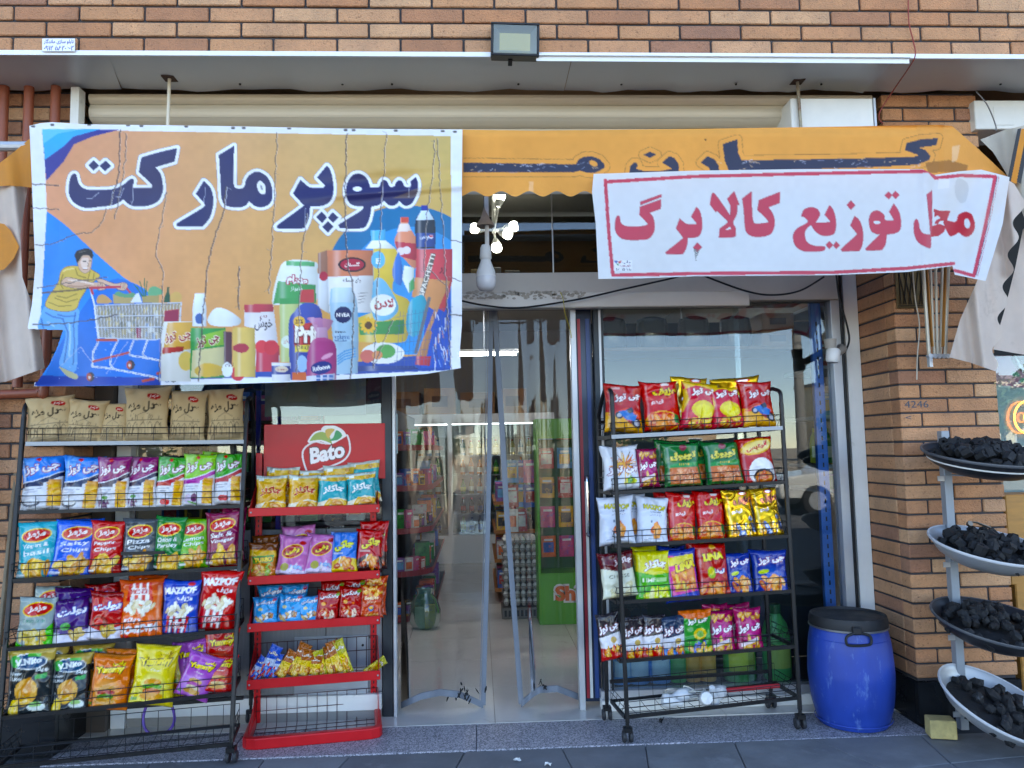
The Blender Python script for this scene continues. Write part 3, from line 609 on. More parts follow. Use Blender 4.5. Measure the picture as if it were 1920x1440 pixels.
c.ell(*q3([(1235, 1330)])[0], 13, 14, 'c9303a'); c.ell(*q3([(1180, 1310)])[0], 10, 14, 'dfe6ea'); c.text('لاله', *q3([(1190, 1285)])[0], 16, 8, '5a1f2a')
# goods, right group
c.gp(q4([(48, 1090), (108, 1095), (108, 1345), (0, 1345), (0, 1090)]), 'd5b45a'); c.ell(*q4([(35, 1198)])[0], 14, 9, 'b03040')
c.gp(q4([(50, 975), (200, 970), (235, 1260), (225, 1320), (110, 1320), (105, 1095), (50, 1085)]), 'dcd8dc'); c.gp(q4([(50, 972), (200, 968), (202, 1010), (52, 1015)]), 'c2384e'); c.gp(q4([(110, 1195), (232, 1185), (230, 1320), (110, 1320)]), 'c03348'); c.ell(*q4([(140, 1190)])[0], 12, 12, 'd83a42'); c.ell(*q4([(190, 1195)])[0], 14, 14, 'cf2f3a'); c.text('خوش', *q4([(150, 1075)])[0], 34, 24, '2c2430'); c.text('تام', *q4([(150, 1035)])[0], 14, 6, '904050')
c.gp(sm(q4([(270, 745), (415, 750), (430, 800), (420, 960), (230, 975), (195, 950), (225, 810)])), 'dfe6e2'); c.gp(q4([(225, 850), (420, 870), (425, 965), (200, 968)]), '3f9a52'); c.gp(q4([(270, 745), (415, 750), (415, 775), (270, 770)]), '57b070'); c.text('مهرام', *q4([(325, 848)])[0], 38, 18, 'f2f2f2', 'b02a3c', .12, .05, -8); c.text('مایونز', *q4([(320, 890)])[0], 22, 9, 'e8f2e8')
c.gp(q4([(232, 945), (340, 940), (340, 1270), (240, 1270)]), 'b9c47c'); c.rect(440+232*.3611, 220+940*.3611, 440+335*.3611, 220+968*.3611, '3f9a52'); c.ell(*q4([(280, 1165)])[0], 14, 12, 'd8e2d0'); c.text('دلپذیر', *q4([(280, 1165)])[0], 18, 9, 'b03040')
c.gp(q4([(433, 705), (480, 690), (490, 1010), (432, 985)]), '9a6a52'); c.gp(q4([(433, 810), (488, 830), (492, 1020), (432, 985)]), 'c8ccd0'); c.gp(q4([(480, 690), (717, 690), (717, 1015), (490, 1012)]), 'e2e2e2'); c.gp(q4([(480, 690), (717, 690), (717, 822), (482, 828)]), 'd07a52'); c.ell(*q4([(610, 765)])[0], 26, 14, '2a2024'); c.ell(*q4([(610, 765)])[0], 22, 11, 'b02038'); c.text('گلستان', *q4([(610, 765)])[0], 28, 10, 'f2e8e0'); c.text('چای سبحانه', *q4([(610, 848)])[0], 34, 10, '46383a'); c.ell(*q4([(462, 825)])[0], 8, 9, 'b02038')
for k in range(4): c.line(q4([(640, 915+k*16), (690-6*k, 910+k*16)]), 1, '6a6a70')
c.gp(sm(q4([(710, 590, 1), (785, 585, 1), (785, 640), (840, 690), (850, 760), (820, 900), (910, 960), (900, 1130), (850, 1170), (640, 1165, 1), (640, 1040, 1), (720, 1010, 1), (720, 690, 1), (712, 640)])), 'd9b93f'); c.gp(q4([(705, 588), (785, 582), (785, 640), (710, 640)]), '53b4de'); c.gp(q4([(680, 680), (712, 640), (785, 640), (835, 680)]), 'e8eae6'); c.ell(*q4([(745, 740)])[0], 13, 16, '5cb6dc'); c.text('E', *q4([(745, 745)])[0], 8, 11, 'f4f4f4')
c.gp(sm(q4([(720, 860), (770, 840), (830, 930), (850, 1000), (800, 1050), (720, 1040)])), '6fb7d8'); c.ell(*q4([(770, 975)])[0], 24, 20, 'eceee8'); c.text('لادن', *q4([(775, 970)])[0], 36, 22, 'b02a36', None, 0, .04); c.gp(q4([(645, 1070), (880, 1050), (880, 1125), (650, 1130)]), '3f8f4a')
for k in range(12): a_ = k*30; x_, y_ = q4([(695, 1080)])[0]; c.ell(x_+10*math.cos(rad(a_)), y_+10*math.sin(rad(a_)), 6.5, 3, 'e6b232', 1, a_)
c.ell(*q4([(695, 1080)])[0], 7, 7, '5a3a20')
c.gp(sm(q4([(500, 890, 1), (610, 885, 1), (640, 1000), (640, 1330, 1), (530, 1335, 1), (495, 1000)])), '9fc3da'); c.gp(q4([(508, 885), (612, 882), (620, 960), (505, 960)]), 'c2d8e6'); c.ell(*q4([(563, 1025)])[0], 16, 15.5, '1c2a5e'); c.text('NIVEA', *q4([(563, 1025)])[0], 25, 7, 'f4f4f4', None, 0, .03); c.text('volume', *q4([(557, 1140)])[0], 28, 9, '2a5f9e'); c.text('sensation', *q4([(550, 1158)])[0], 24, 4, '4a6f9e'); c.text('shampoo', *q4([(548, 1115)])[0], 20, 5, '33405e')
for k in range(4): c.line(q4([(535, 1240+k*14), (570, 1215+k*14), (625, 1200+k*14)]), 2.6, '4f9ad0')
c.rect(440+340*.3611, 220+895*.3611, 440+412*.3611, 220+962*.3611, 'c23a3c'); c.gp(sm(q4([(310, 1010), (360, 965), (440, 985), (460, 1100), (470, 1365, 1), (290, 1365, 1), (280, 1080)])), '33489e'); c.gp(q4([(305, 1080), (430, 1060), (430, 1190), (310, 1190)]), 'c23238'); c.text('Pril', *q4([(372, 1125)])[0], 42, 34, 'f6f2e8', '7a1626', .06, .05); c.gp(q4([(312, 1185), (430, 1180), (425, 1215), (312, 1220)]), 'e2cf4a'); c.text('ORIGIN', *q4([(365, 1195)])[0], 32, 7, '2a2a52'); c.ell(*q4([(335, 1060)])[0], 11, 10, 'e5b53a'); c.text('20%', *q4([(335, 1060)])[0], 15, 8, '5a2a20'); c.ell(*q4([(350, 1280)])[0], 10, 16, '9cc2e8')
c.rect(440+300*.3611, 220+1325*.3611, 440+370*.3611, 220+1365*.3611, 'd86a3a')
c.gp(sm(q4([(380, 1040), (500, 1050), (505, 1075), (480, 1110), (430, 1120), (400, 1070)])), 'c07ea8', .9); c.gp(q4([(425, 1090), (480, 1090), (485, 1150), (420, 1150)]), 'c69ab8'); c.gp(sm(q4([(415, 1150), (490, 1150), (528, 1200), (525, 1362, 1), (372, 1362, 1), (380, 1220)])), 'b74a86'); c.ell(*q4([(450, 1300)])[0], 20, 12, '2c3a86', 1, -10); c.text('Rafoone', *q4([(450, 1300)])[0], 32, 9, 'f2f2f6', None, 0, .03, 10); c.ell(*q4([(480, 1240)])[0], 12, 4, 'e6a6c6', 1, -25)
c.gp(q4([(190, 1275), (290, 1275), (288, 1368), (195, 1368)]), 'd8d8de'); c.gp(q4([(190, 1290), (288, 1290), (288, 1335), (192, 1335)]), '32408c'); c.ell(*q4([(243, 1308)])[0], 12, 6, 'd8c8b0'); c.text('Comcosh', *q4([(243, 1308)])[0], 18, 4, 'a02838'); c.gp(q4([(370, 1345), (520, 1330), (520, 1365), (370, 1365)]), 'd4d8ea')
for k in range(6): x_, y_ = q4([(425+(k % 3)*32, 1338+(k//3)*18)])[0]; c.rect(x_, y_, x_+8, y_+5, '4a74b8')
# bottles, pasta and basket at the right
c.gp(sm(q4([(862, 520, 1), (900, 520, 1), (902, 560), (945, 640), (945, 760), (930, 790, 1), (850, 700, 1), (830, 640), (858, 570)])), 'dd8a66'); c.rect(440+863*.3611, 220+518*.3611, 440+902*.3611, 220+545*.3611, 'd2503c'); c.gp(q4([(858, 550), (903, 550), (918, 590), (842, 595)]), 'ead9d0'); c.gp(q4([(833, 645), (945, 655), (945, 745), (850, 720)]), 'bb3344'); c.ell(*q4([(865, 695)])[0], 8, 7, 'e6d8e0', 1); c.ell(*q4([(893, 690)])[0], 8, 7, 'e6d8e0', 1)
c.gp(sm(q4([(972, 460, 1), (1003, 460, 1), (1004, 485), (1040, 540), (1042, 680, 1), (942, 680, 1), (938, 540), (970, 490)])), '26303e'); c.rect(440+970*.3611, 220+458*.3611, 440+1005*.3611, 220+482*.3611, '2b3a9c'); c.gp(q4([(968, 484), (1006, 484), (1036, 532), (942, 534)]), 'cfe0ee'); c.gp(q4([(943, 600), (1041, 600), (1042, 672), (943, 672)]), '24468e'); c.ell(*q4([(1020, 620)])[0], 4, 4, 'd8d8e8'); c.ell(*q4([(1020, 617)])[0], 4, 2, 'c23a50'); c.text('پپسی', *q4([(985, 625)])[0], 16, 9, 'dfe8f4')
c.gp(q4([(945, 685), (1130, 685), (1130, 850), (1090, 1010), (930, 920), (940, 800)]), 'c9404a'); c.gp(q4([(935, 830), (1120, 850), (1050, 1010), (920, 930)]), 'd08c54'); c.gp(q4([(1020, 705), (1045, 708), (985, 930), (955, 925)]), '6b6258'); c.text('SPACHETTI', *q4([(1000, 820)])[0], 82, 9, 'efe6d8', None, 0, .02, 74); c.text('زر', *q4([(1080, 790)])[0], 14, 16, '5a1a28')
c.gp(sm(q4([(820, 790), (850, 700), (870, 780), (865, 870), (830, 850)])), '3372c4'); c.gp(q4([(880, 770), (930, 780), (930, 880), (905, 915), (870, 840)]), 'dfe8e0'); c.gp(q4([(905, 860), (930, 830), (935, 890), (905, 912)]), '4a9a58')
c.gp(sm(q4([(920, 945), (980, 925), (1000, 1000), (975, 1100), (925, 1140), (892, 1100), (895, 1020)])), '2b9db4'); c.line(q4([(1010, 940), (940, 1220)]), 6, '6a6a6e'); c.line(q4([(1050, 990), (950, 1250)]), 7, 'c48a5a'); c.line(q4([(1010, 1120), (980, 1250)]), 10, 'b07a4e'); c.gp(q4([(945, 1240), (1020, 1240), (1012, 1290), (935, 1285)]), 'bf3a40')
c.ell(*q4([(770, 1225)])[0], 40, 20, 'e4e4dc'); c.ell(*q4([(690, 1240)])[0], 14, 12, 'd2695a'); c.ell(*q4([(785, 1215)])[0], 18, 13, '57a04c'); c.ell(*q4([(740, 1235)])[0], 10, 8, 'd88a52'); c.gp(q4([(640, 1290), (930, 1290), (960, 1310), (640, 1320)]), '2a3f80')
for k in range(14): c.line(q4([(860+k*20, 1010-k*2), (840+k*20, 1300)]), 1, '4a5c86', .6)
for k in range(6): c.line(q4([(830, 1040+k*45), (1130, 985+k*52)]), 1, '4a5c86', .6)
for k in range(30):
    r2_ = random.Random(k); x_, y_ = q4([(r2_.uniform(1020, 1120), r2_.uniform(980, 1280))])[0]; c.line([(x_, y_), (x_+r2_.uniform(-3, 6), y_+r2_.uniform(8, 30))], 1.6, r2_.choice(['dfe6f2', '2a3f80', '7fa4d8', 'c48a5a']), .8)
# the big letters
L = []
L.append(sm(T(1/8, 110, 260, [(1778, 140, 1), (1740, 345, 1), (1450, 430, 1), (1530, 530), (1562, 680), (1560, 800), (1500, 930), (1370, 1000), (1200, 1018), (1090, 1005), (1020, 960), (970, 912, 1), (900, 960), (800, 1000), (600, 1025), (430, 1040), (330, 1020), (220, 950), (160, 850), (150, 740), (170, 600), (200, 540), (235, 522), (268, 545), (285, 620), (320, 700), (400, 755), (550, 768), (750, 762), (880, 735), (980, 680), (1060, 615), (1110, 600), (1130, 640), (1108, 740, 1), (1395, 738, 1), (1400, 690, 1), (1200, 500, 1), (1240, 280, 1), (1480, 210)])))
L += [T(1/8, 110, 260, [(525, 322), (610, 402), (525, 480), (443, 400)]), T(1/8, 110, 260, [(703, 328), (790, 408), (695, 490), (612, 405)])]
L.append(sm(T(1/8, 320, 260, [(950, 105, 1), (945, 400, 1), (948, 690), (975, 735), (1030, 750), (1085, 735), (1115, 690), (1130, 620), (1180, 545), (1260, 500), (1340, 502), (1430, 555), (1490, 640), (1520, 740), (1530, 840), (1515, 930), (1450, 1005), (1350, 1030), (1260, 1010), (1210, 970), (1175, 940, 1), (1130, 1000), (1050, 1030), (940, 1028), (830, 1005), (780, 950), (755, 850), (750, 700), (735, 450), (720, 245, 1)])))
L.append(sm(T(1/8, 320, 260, [(495, 632, 1), (375, 828, 1), (505, 975), (495, 1020), (400, 1085), (110, 1258), (95, 1288), (130, 1318), (480, 1318, 1), (580, 1200), (630, 1050), (640, 900), (620, 790), (570, 700)])))
L.append(sm(T(1/6, 500, 280, [(678, 180, 1), (565, 315, 1), (655, 405, 1), (640, 430, 1), (500, 428), (440, 395), (380, 338, 1), (295, 498, 1), (400, 615), (395, 650), (130, 845), (120, 870), (140, 892), (395, 892), (445, 850), (480, 750), (490, 640, 1), (600, 640), (680, 615), (730, 560), (752, 480), (752, 400), (735, 290), (710, 220)])))
L += [T(1/6, 500, 280, q) for q in ([(620, 700), (680, 765), (625, 830), (557, 762)], [(740, 705), (808, 765), (750, 828), (688, 768)], [(688, 808), (752, 870), (690, 938), (622, 872)])]
L.append(sm(T(1/6, 500, 280, [(1678, 310, 1), (1610, 365, 1), (1628, 400), (1600, 428), (1550, 415), (1530, 370), (1490, 345), (1455, 372), (1440, 410), (1400, 425), (1375, 405), (1355, 360), (1315, 342), (1285, 370), (1270, 415), (1240, 425), (1165, 425, 1), (1140, 350), (1095, 295), (1030, 272), (960, 295), (905, 380), (890, 470), (905, 560), (950, 620), (1020, 640), (1085, 645, 1), (1060, 690), (820, 838), (815, 865), (840, 888), (1075, 888), (1140, 820), (1170, 720), (1180, 640, 1), (1240, 635), (1285, 610), (1318, 578, 1), (1370, 625), (1420, 635), (1470, 610), (1490, 578, 1), (1530, 620), (1580, 635), (1640, 600), (1690, 500), (1705, 420), (1700, 360)])))
for p in L: c.line(p, 13, '8d8f9e', .8, True)
for p in L: c.line(p, 11, 'e9edf4', 1, True)
for p in L: c.poly(p, '2b2c5e')
c.ell(320+1362/8, 260+735/8, 7.5, 13, 'e9edf4', 1, -18); c.ell(320+1362/8, 260+735/8, 1.8, 5.5, '8d8f9e', 1, -18); c.ell(500+1020/6, 280+446/6, 8.6, 4.4, 'e9edf4')
# cracks in the vinyl
for k, pts in enumerate([[(225, 243), (222, 330), (205, 385)], [(200, 390), (190, 420), (172, 435), (140, 440), (100, 458), (62, 460)], [(312, 360), (300, 430), (291, 480), (305, 505), (303, 600), (298, 715)], [(425, 350), (418, 400), (400, 450), (388, 505), (380, 590), (372, 715)], [(520, 250), (515, 340), (512, 420), (504, 550)], [(575, 400), (565, 480), (562, 560), (556, 700)], [(650, 250), (646, 380), (650, 480), (664, 560), (658, 714)], [(725, 250), (715, 380), (710, 500), (700, 690)], [(815, 262), (812, 330), (800, 400), (795, 520)], [(60, 345), (110, 348)], [(60, 390), (110, 393)], [(70, 540), (130, 530), (200, 520)], [(448, 500), (448, 580)], [(237, 250), (235, 300), (215, 410)], [(800, 500), (840, 540), (835, 620)], [(60, 610), (140, 605), (220, 590)], [(820, 260), (846, 700)], [(846, 450), (868, 455)], [(846, 590), (868, 592)], [(846, 520), (868, 528)], [(735, 600), (700, 690)]]):
    crack(c, [(x_+1.2, y_) for x_, y_ in pts], 1.3, 'e6d8cc', .45, k); crack(c, pts, 1.7 if k % 3 else 2.5, '4a4042', .85, k)
for k, pts in enumerate([[(185, 362), (172, 372), (162, 373)], [(212, 360), (207, 395)], [(249, 345), (248, 390)], [(232, 352), (225, 370), (216, 368)], [(425, 352), (423, 384)], [(386, 350), (382, 380)], [(572, 390), (573, 430)], [(720, 350), (714, 380)], [(770, 340), (766, 370)], [(110, 690), (150, 650), (180, 690)], [(200, 700), (240, 640)]]): crack(c, pts, 1.1, 'b9bfd6', .7, 50+k, 2)
for x_, y_ in ((98, 234), (62, 237), (167, 234), (240, 235), (265, 236), (349, 237), (437, 240), (457, 240), (542, 241), (648, 244), (663, 244), (742, 245), (830, 246), (853, 247)): c.ell(x_, y_, 4.2, 2.2, '55504e')
c.noise(.05, 40, 3).noise(.03, 9, 4)
c.poly([(815, 340), (845, 336), (845, 352), (770, 372), (735, 372)], 'a5884a', .25)  # shade along the fold at the right, painted into the colour

def coons(edge_t, edge_b, edge_l, edge_r, nu, nv):
    def cur(e, n):
        P = np.array(e, float); d = np.r_[0, np.cumsum(np.hypot(*(P[1:]-P[:-1]).T))]; t = np.linspace(0, d[-1], n)
        return np.stack([np.interp(t, d, P[:, 0]), np.interp(t, d, P[:, 1])], 1)
    Tt, Bt, Lt, Rt = cur(edge_t, nu), cur(edge_b, nu), cur(edge_l, nv), cur(edge_r, nv)
    u = np.linspace(0, 1, nu)[None, :, None]; v = np.linspace(0, 1, nv)[:, None, None]
    P = (1-v)*Tt[None]+v*Bt[None]+(1-u)*Lt[:, None]+u*Rt[:, None]-((1-u)*(1-v)*Tt[0]+u*(1-v)*Tt[-1]+(1-u)*v*Bt[0]+u*v*Bt[-1])
    return P[..., 0], P[..., 1]
YB = -.85
def face_keep(PX, PY, poly):
    cx = (PX[:-1, :-1]+PX[1:, 1:])/2; cy = (PY[:-1, :-1]+PY[1:, 1:])/2; P = np.array(poly, float); Q = np.roll(P, -1, 0); ins = np.zeros(cx.shape, bool)
    for a, b in zip(P, Q):
        h = (a[1] > cy) != (b[1] > cy); ins ^= h & (cx < (b[0]-a[0])*(cy-a[1])/(b[1]-a[1]+1e-12)+a[0])
    return ~ins
PX, PY = coons([(55, 236), (75, 231), (98, 229), (160, 233), (400, 236), (650, 241), (867, 243)], [(64, 724), (150, 724), (300, 722), (430, 720), (560, 716), (700, 708), (800, 701), (864, 690)], [(55, 236), (58, 300), (62, 400), (66, 500), (60, 570), (52, 614), (66, 640), (64, 724)], [(867, 243), (866, 350), (866, 500), (866, 610), (862, 660), (864, 690)], 512, 310)
wv = .009*np.sin(PX/43+PY/130)+.005*np.sin(PX/19-PY/60)+.012*np.sin(PY/62+PX/240)+.006*np.sin((PX+PY)/33)
wv += -.016*np.exp(-((PY-(372-.08*(PX-560)))/9)**2)*np.clip((PX-480)/250, 0, 1)+.012*np.exp(-((PY-(350-.09*(PX-560)))/12)**2)*np.clip((PX-480)/250, 0, 1)
wv += .03*np.clip((110-PX)/60, 0, 1)*np.sin(PY/40)+.03*np.clip((PY-640)/80, 0, 1)*np.sin(PX/45)
keep = face_keep(PX, PY, [(40, 616), (118, 619), (108, 650), (92, 684), (70, 716), (40, 722)])
me = grid_mesh('market_banner', unv(PX, PY, YB-.03+wv), 512, 310, c.sample(PX, PY), VINYL, keep)
o = put('market_banner', me); tag(o, 'large cracked orange and blue vinyl banner with dark blue Persian letters and printed groceries', 'banner')

# awning cloth behind the white banner, with scalloped edge
CLOTH = mat('awning_cloth', attr=True, rough=.7, spec=.3, transl=.04, bump=.1, bscale=60)
c = Cv(860, 225, 1926, 380, 1066, 155, 'dc9642')
NAV = '34384c'
AL = [T(.25, 860, 230, [(35, 300), (880, 312), (895, 280), (940, 255), (1000, 252), (1060, 275), (1098, 320), (1098, 335), (1060, 360), (1020, 378), (960, 375), (910, 360), (860, 372), (35, 372)]),
      T(.25, 860, 230, [(1280, 385), (1285, 330), (1310, 302), (1335, 300), (1345, 320), (1330, 345), (1400, 365), (1500, 365), (1600, 345), (1525, 300), (1580, 250), (1620, 265), (1650, 310), (1655, 385)]),
      T(.25, 860, 230, [(1435, 218), (1485, 240), (1435, 265), (1385, 240)]), T(.25, 860, 230, [(1865, 250), (1815, 300), (1880, 340), (1890, 385), (1960, 385), (1950, 320), (1920, 275)]),
      T(.3125, 1320, 230, [(200, 100), (112, 128), (125, 230), (155, 300), (600, 280), (1000, 268), (1280, 252), (1350, 225), (1360, 200), (1330, 165), (1290, 150), (1395, 135), (1405, 92), (1300, 100), (1215, 122), (1205, 165), (1290, 195), (1260, 205), (1000, 212), (600, 220), (225, 225), (205, 180)])]
for p in AL: c.line(p, 19, '9c6a35', .9, True)
for p in AL: c.line(p, 16.5, 'dc9642', 1, True)
for p in AL: c.poly(p, NAV)
c.ell(860+1010/4, 230+305/4, 8.5, 5, 'dc9642', 1, 25)
r2 = random.Random(9)
for k in range(60):                                            # peeled tape
    x_, y_ = r2.choice([(r2.uniform(880, 1120), r2.uniform(306, 324)), (r2.uniform(1330, 1740), r2.uniform(300, 318))]); c.line([(x_, y_), (x_+r2.uniform(-14, 14), y_+r2.uniform(-4, 4))], 1.2, r2.choice(['d8b690', 'c7cad8', '8f93ad']), .55)
c.poly([(1735, 305), (1780, 300), (1815, 310), (1812, 322), (1740, 324)], '8a5a28', .8); c.poly([(1785, 275), (1800, 272), (1795, 300), (1785, 305)], 'e8c8a0', .5); c.rect(992, 340, 1000, 362, 'e6b27e', .7); c.ell(1323, 262, 1.8, 1.8, '5a3a20')
c.noise(.05, 60, 8).noise(.03, 12, 9)
aw = empty('awning', (.9, -.6, 2.7), 'folded orange shop awning with dark blue lettering and scalloped lower edge', 'awning')
def child(me, name, par):
    o = put(name, me, par); o.location = -par.location; return o
PX, PY = coons([(858, 243), (1000, 245), (1340, 241), (1600, 237), (1757, 234), (1785, 236), (1835, 280), (1912, 352)], [(858, 367)]+[(862+k*3.25, 363.5+5*math.cos(k*math.pi/8)) for k in range(81)]+[(1300, 372), (1600, 374), (1800, 374), (1880, 372), (1918, 372)], [(858, 243), (858, 367)], [(1912, 352), (1918, 372)], 560, 72)
wv = .004*np.sin(PX/60+PY/30)+.006*np.sin(PX/23)*np.clip((PY-330)/40, 0, 1)+.03*np.clip((PX-1700)/150, 0, 1)*np.sin((PX+PY)/26)*.4+.06*np.clip((PX-1720)/40, 0, 1)+.20*np.clip((PX-1770)/150, 0, 1)
wv += .03*np.exp(-((PY-240)/8)**2)
child(grid_mesh('front_cloth', unv(PX, PY, YB+.02+wv), 560, 72, c.sample(np.clip(PX, 861, 1925), PY), CLOTH), 'front_cloth', aw)
OR = mat('orange_cloth', 'd48a2e', .7, var=.08, vscale=8, transl=.2, bump=.15, bscale=20)
CR = mat('cream_cloth', 'd3c3b6', .75, var=.08, vscale=5, transl=.2, dirt='ad9d92', dscale=3, dlo=.58, bump=.15, bscale=12)
def cloth(name, par, m, et, eb, el, er, Y0, amp, fx, fy, nu=60, nv=70, slope=0):
    PX, PY = coons(et, eb, el, er, nu, nv); x0 = PX.mean()
    sk = PX-.12*PY; P = unv(PX, PY, Y0+amp*np.sin(sk/fx)+amp*.5*np.sin(sk/(fx*.43)+1.3)+amp*.6*np.sin(PY/fy+PX/40)+slope*(PX-x0)); me = grid_mesh(name, P, nu, nv, np.ones((nv, nu, 3)), m); return child(me, name, par)
# awning bar and roof cloth back to the wall (above the valance)
MB().tube([(-2.25, -.775, 2.775), (2.02, -.775, 2.775)], .022, 10).build('front_bar', ALU, aw).location = -aw.location
cloth('side_drop', aw, CR, [(1878, 330), (1900, 345), (1914, 372)], [(1780, 670), (1815, 680), (1858, 697)], [(1878, 330), (1835, 520), (1800, 600), (1780, 670)], [(1914-.16*t_+8*math.sin(t_/9.5)+(4 if t_ < 20 else 0), 372+t_) for t_ in range(0, 326, 4)], -.72, .035, 15, 60, 60, 120)
cloth('left_drop_orange', aw, OR, [(-20, 320), (20, 290), (58, 258)], [(-20, 350), (20, 348), (62, 352)], [(-20, 320), (-20, 350)], [(58, 258), (62, 352)], -.80, .012, 18, 30, 40, 30)
cloth('left_drop', aw, CR, [(-40, 352), (10, 346), (52, 350)], [(-40, 722), (10, 716), (84, 690)], [(-40, 352), (-40, 722)], [(52, 350), (38, 440), (42, 520), (60, 570), (74, 620), (84, 690)], -.76, .03, 14, 70)
cloth('left_drop_patch', aw, OR, [(-20, 415), (8, 420), (20, 432)], [(-20, 512), (8, 505), (26, 485)], [(-20, 415), (-20, 512)], [(20, 432), (36, 462), (26, 485)], -.79, .006, 14, 30, 20, 30)
# folded arms at the right
for k, (xt, yt, xb, yb) in enumerate([(1727, 508, 1742, 668), (1742, 510, 1752, 668), (1753, 510, 1758, 668), (1768, 512, 1763, 666), (1780, 510, 1772, 666)]):
    o = MB().tube([un(xt, yt-60, Y=-.62+.015*k), un(xb, yb, Y=-.60+.015*k)], .0085 if k in (0, 4) else .0065, 8).build('folding_arm', mat('arm_cream', 'b5ad9c', .4, .3, var=.1, vscale=20), aw, smooth=True); o.location = -aw.location
b = MB()
for k in range(5): p = un(1743+k*8, 668, Y=-.60+.012*k); b.lathe([(0, -.012), (.012, -.012), (.012, .012), (0, .012)], 8, M=Matrix.Translation(p) @ Matrix.Rotation(rad(90), 4, 'X'))
p = un(1744, 682, Y=-.60); b.box(p[0]-.008, p[0]+.008, p[1]-.01, p[1]+.01, p[2]-.016, p[2]+.03); o = b.build('arm_joint', ALU, aw); o.location = -aw.location
for k, (xt, xb) in enumerate(((1733, 1748), (1774, 1768))):
    a = un(xt, 512-60, Y=-.615); d = un(xb, 650, Y=-.6); o = MB().bar(a, d, .004, .02).build('arm_edge', mat('arm_orange', 'a8702e', .6), aw); o.location = -aw.location
# hanging rods through the soffit
RUST = mat('rusty_steel', 'a39a86', .6, .4, dirt='6e3a1c', dscale=14, dlo=.52, var=.2, vscale=30)
for k, (px_, pyt, lab) in enumerate(((318, 146, 'thin cream steel rod hanging from soffit above the blue banner'), (1495, 152, 'rusty steel rod hanging from soffit in front of white motor box'))):
    p = un(px_, pyt, Z=ZS); e_ = empty('hanger_rod', (p[0], p[1], ZS), lab, 'rod', 'awning hanger rods')
    MB().tube([(0, 0, .02), (0, -.02, -.45)], .0085, 8).build('rod', RUST if k else CREAM2, e_, smooth=True); MB().box(-.03, .03, -.03, .03, -.006, -.0005).build('hole_plate', mat('rust_plate', '4a3426', .8, var=.3, vscale=40), e_)

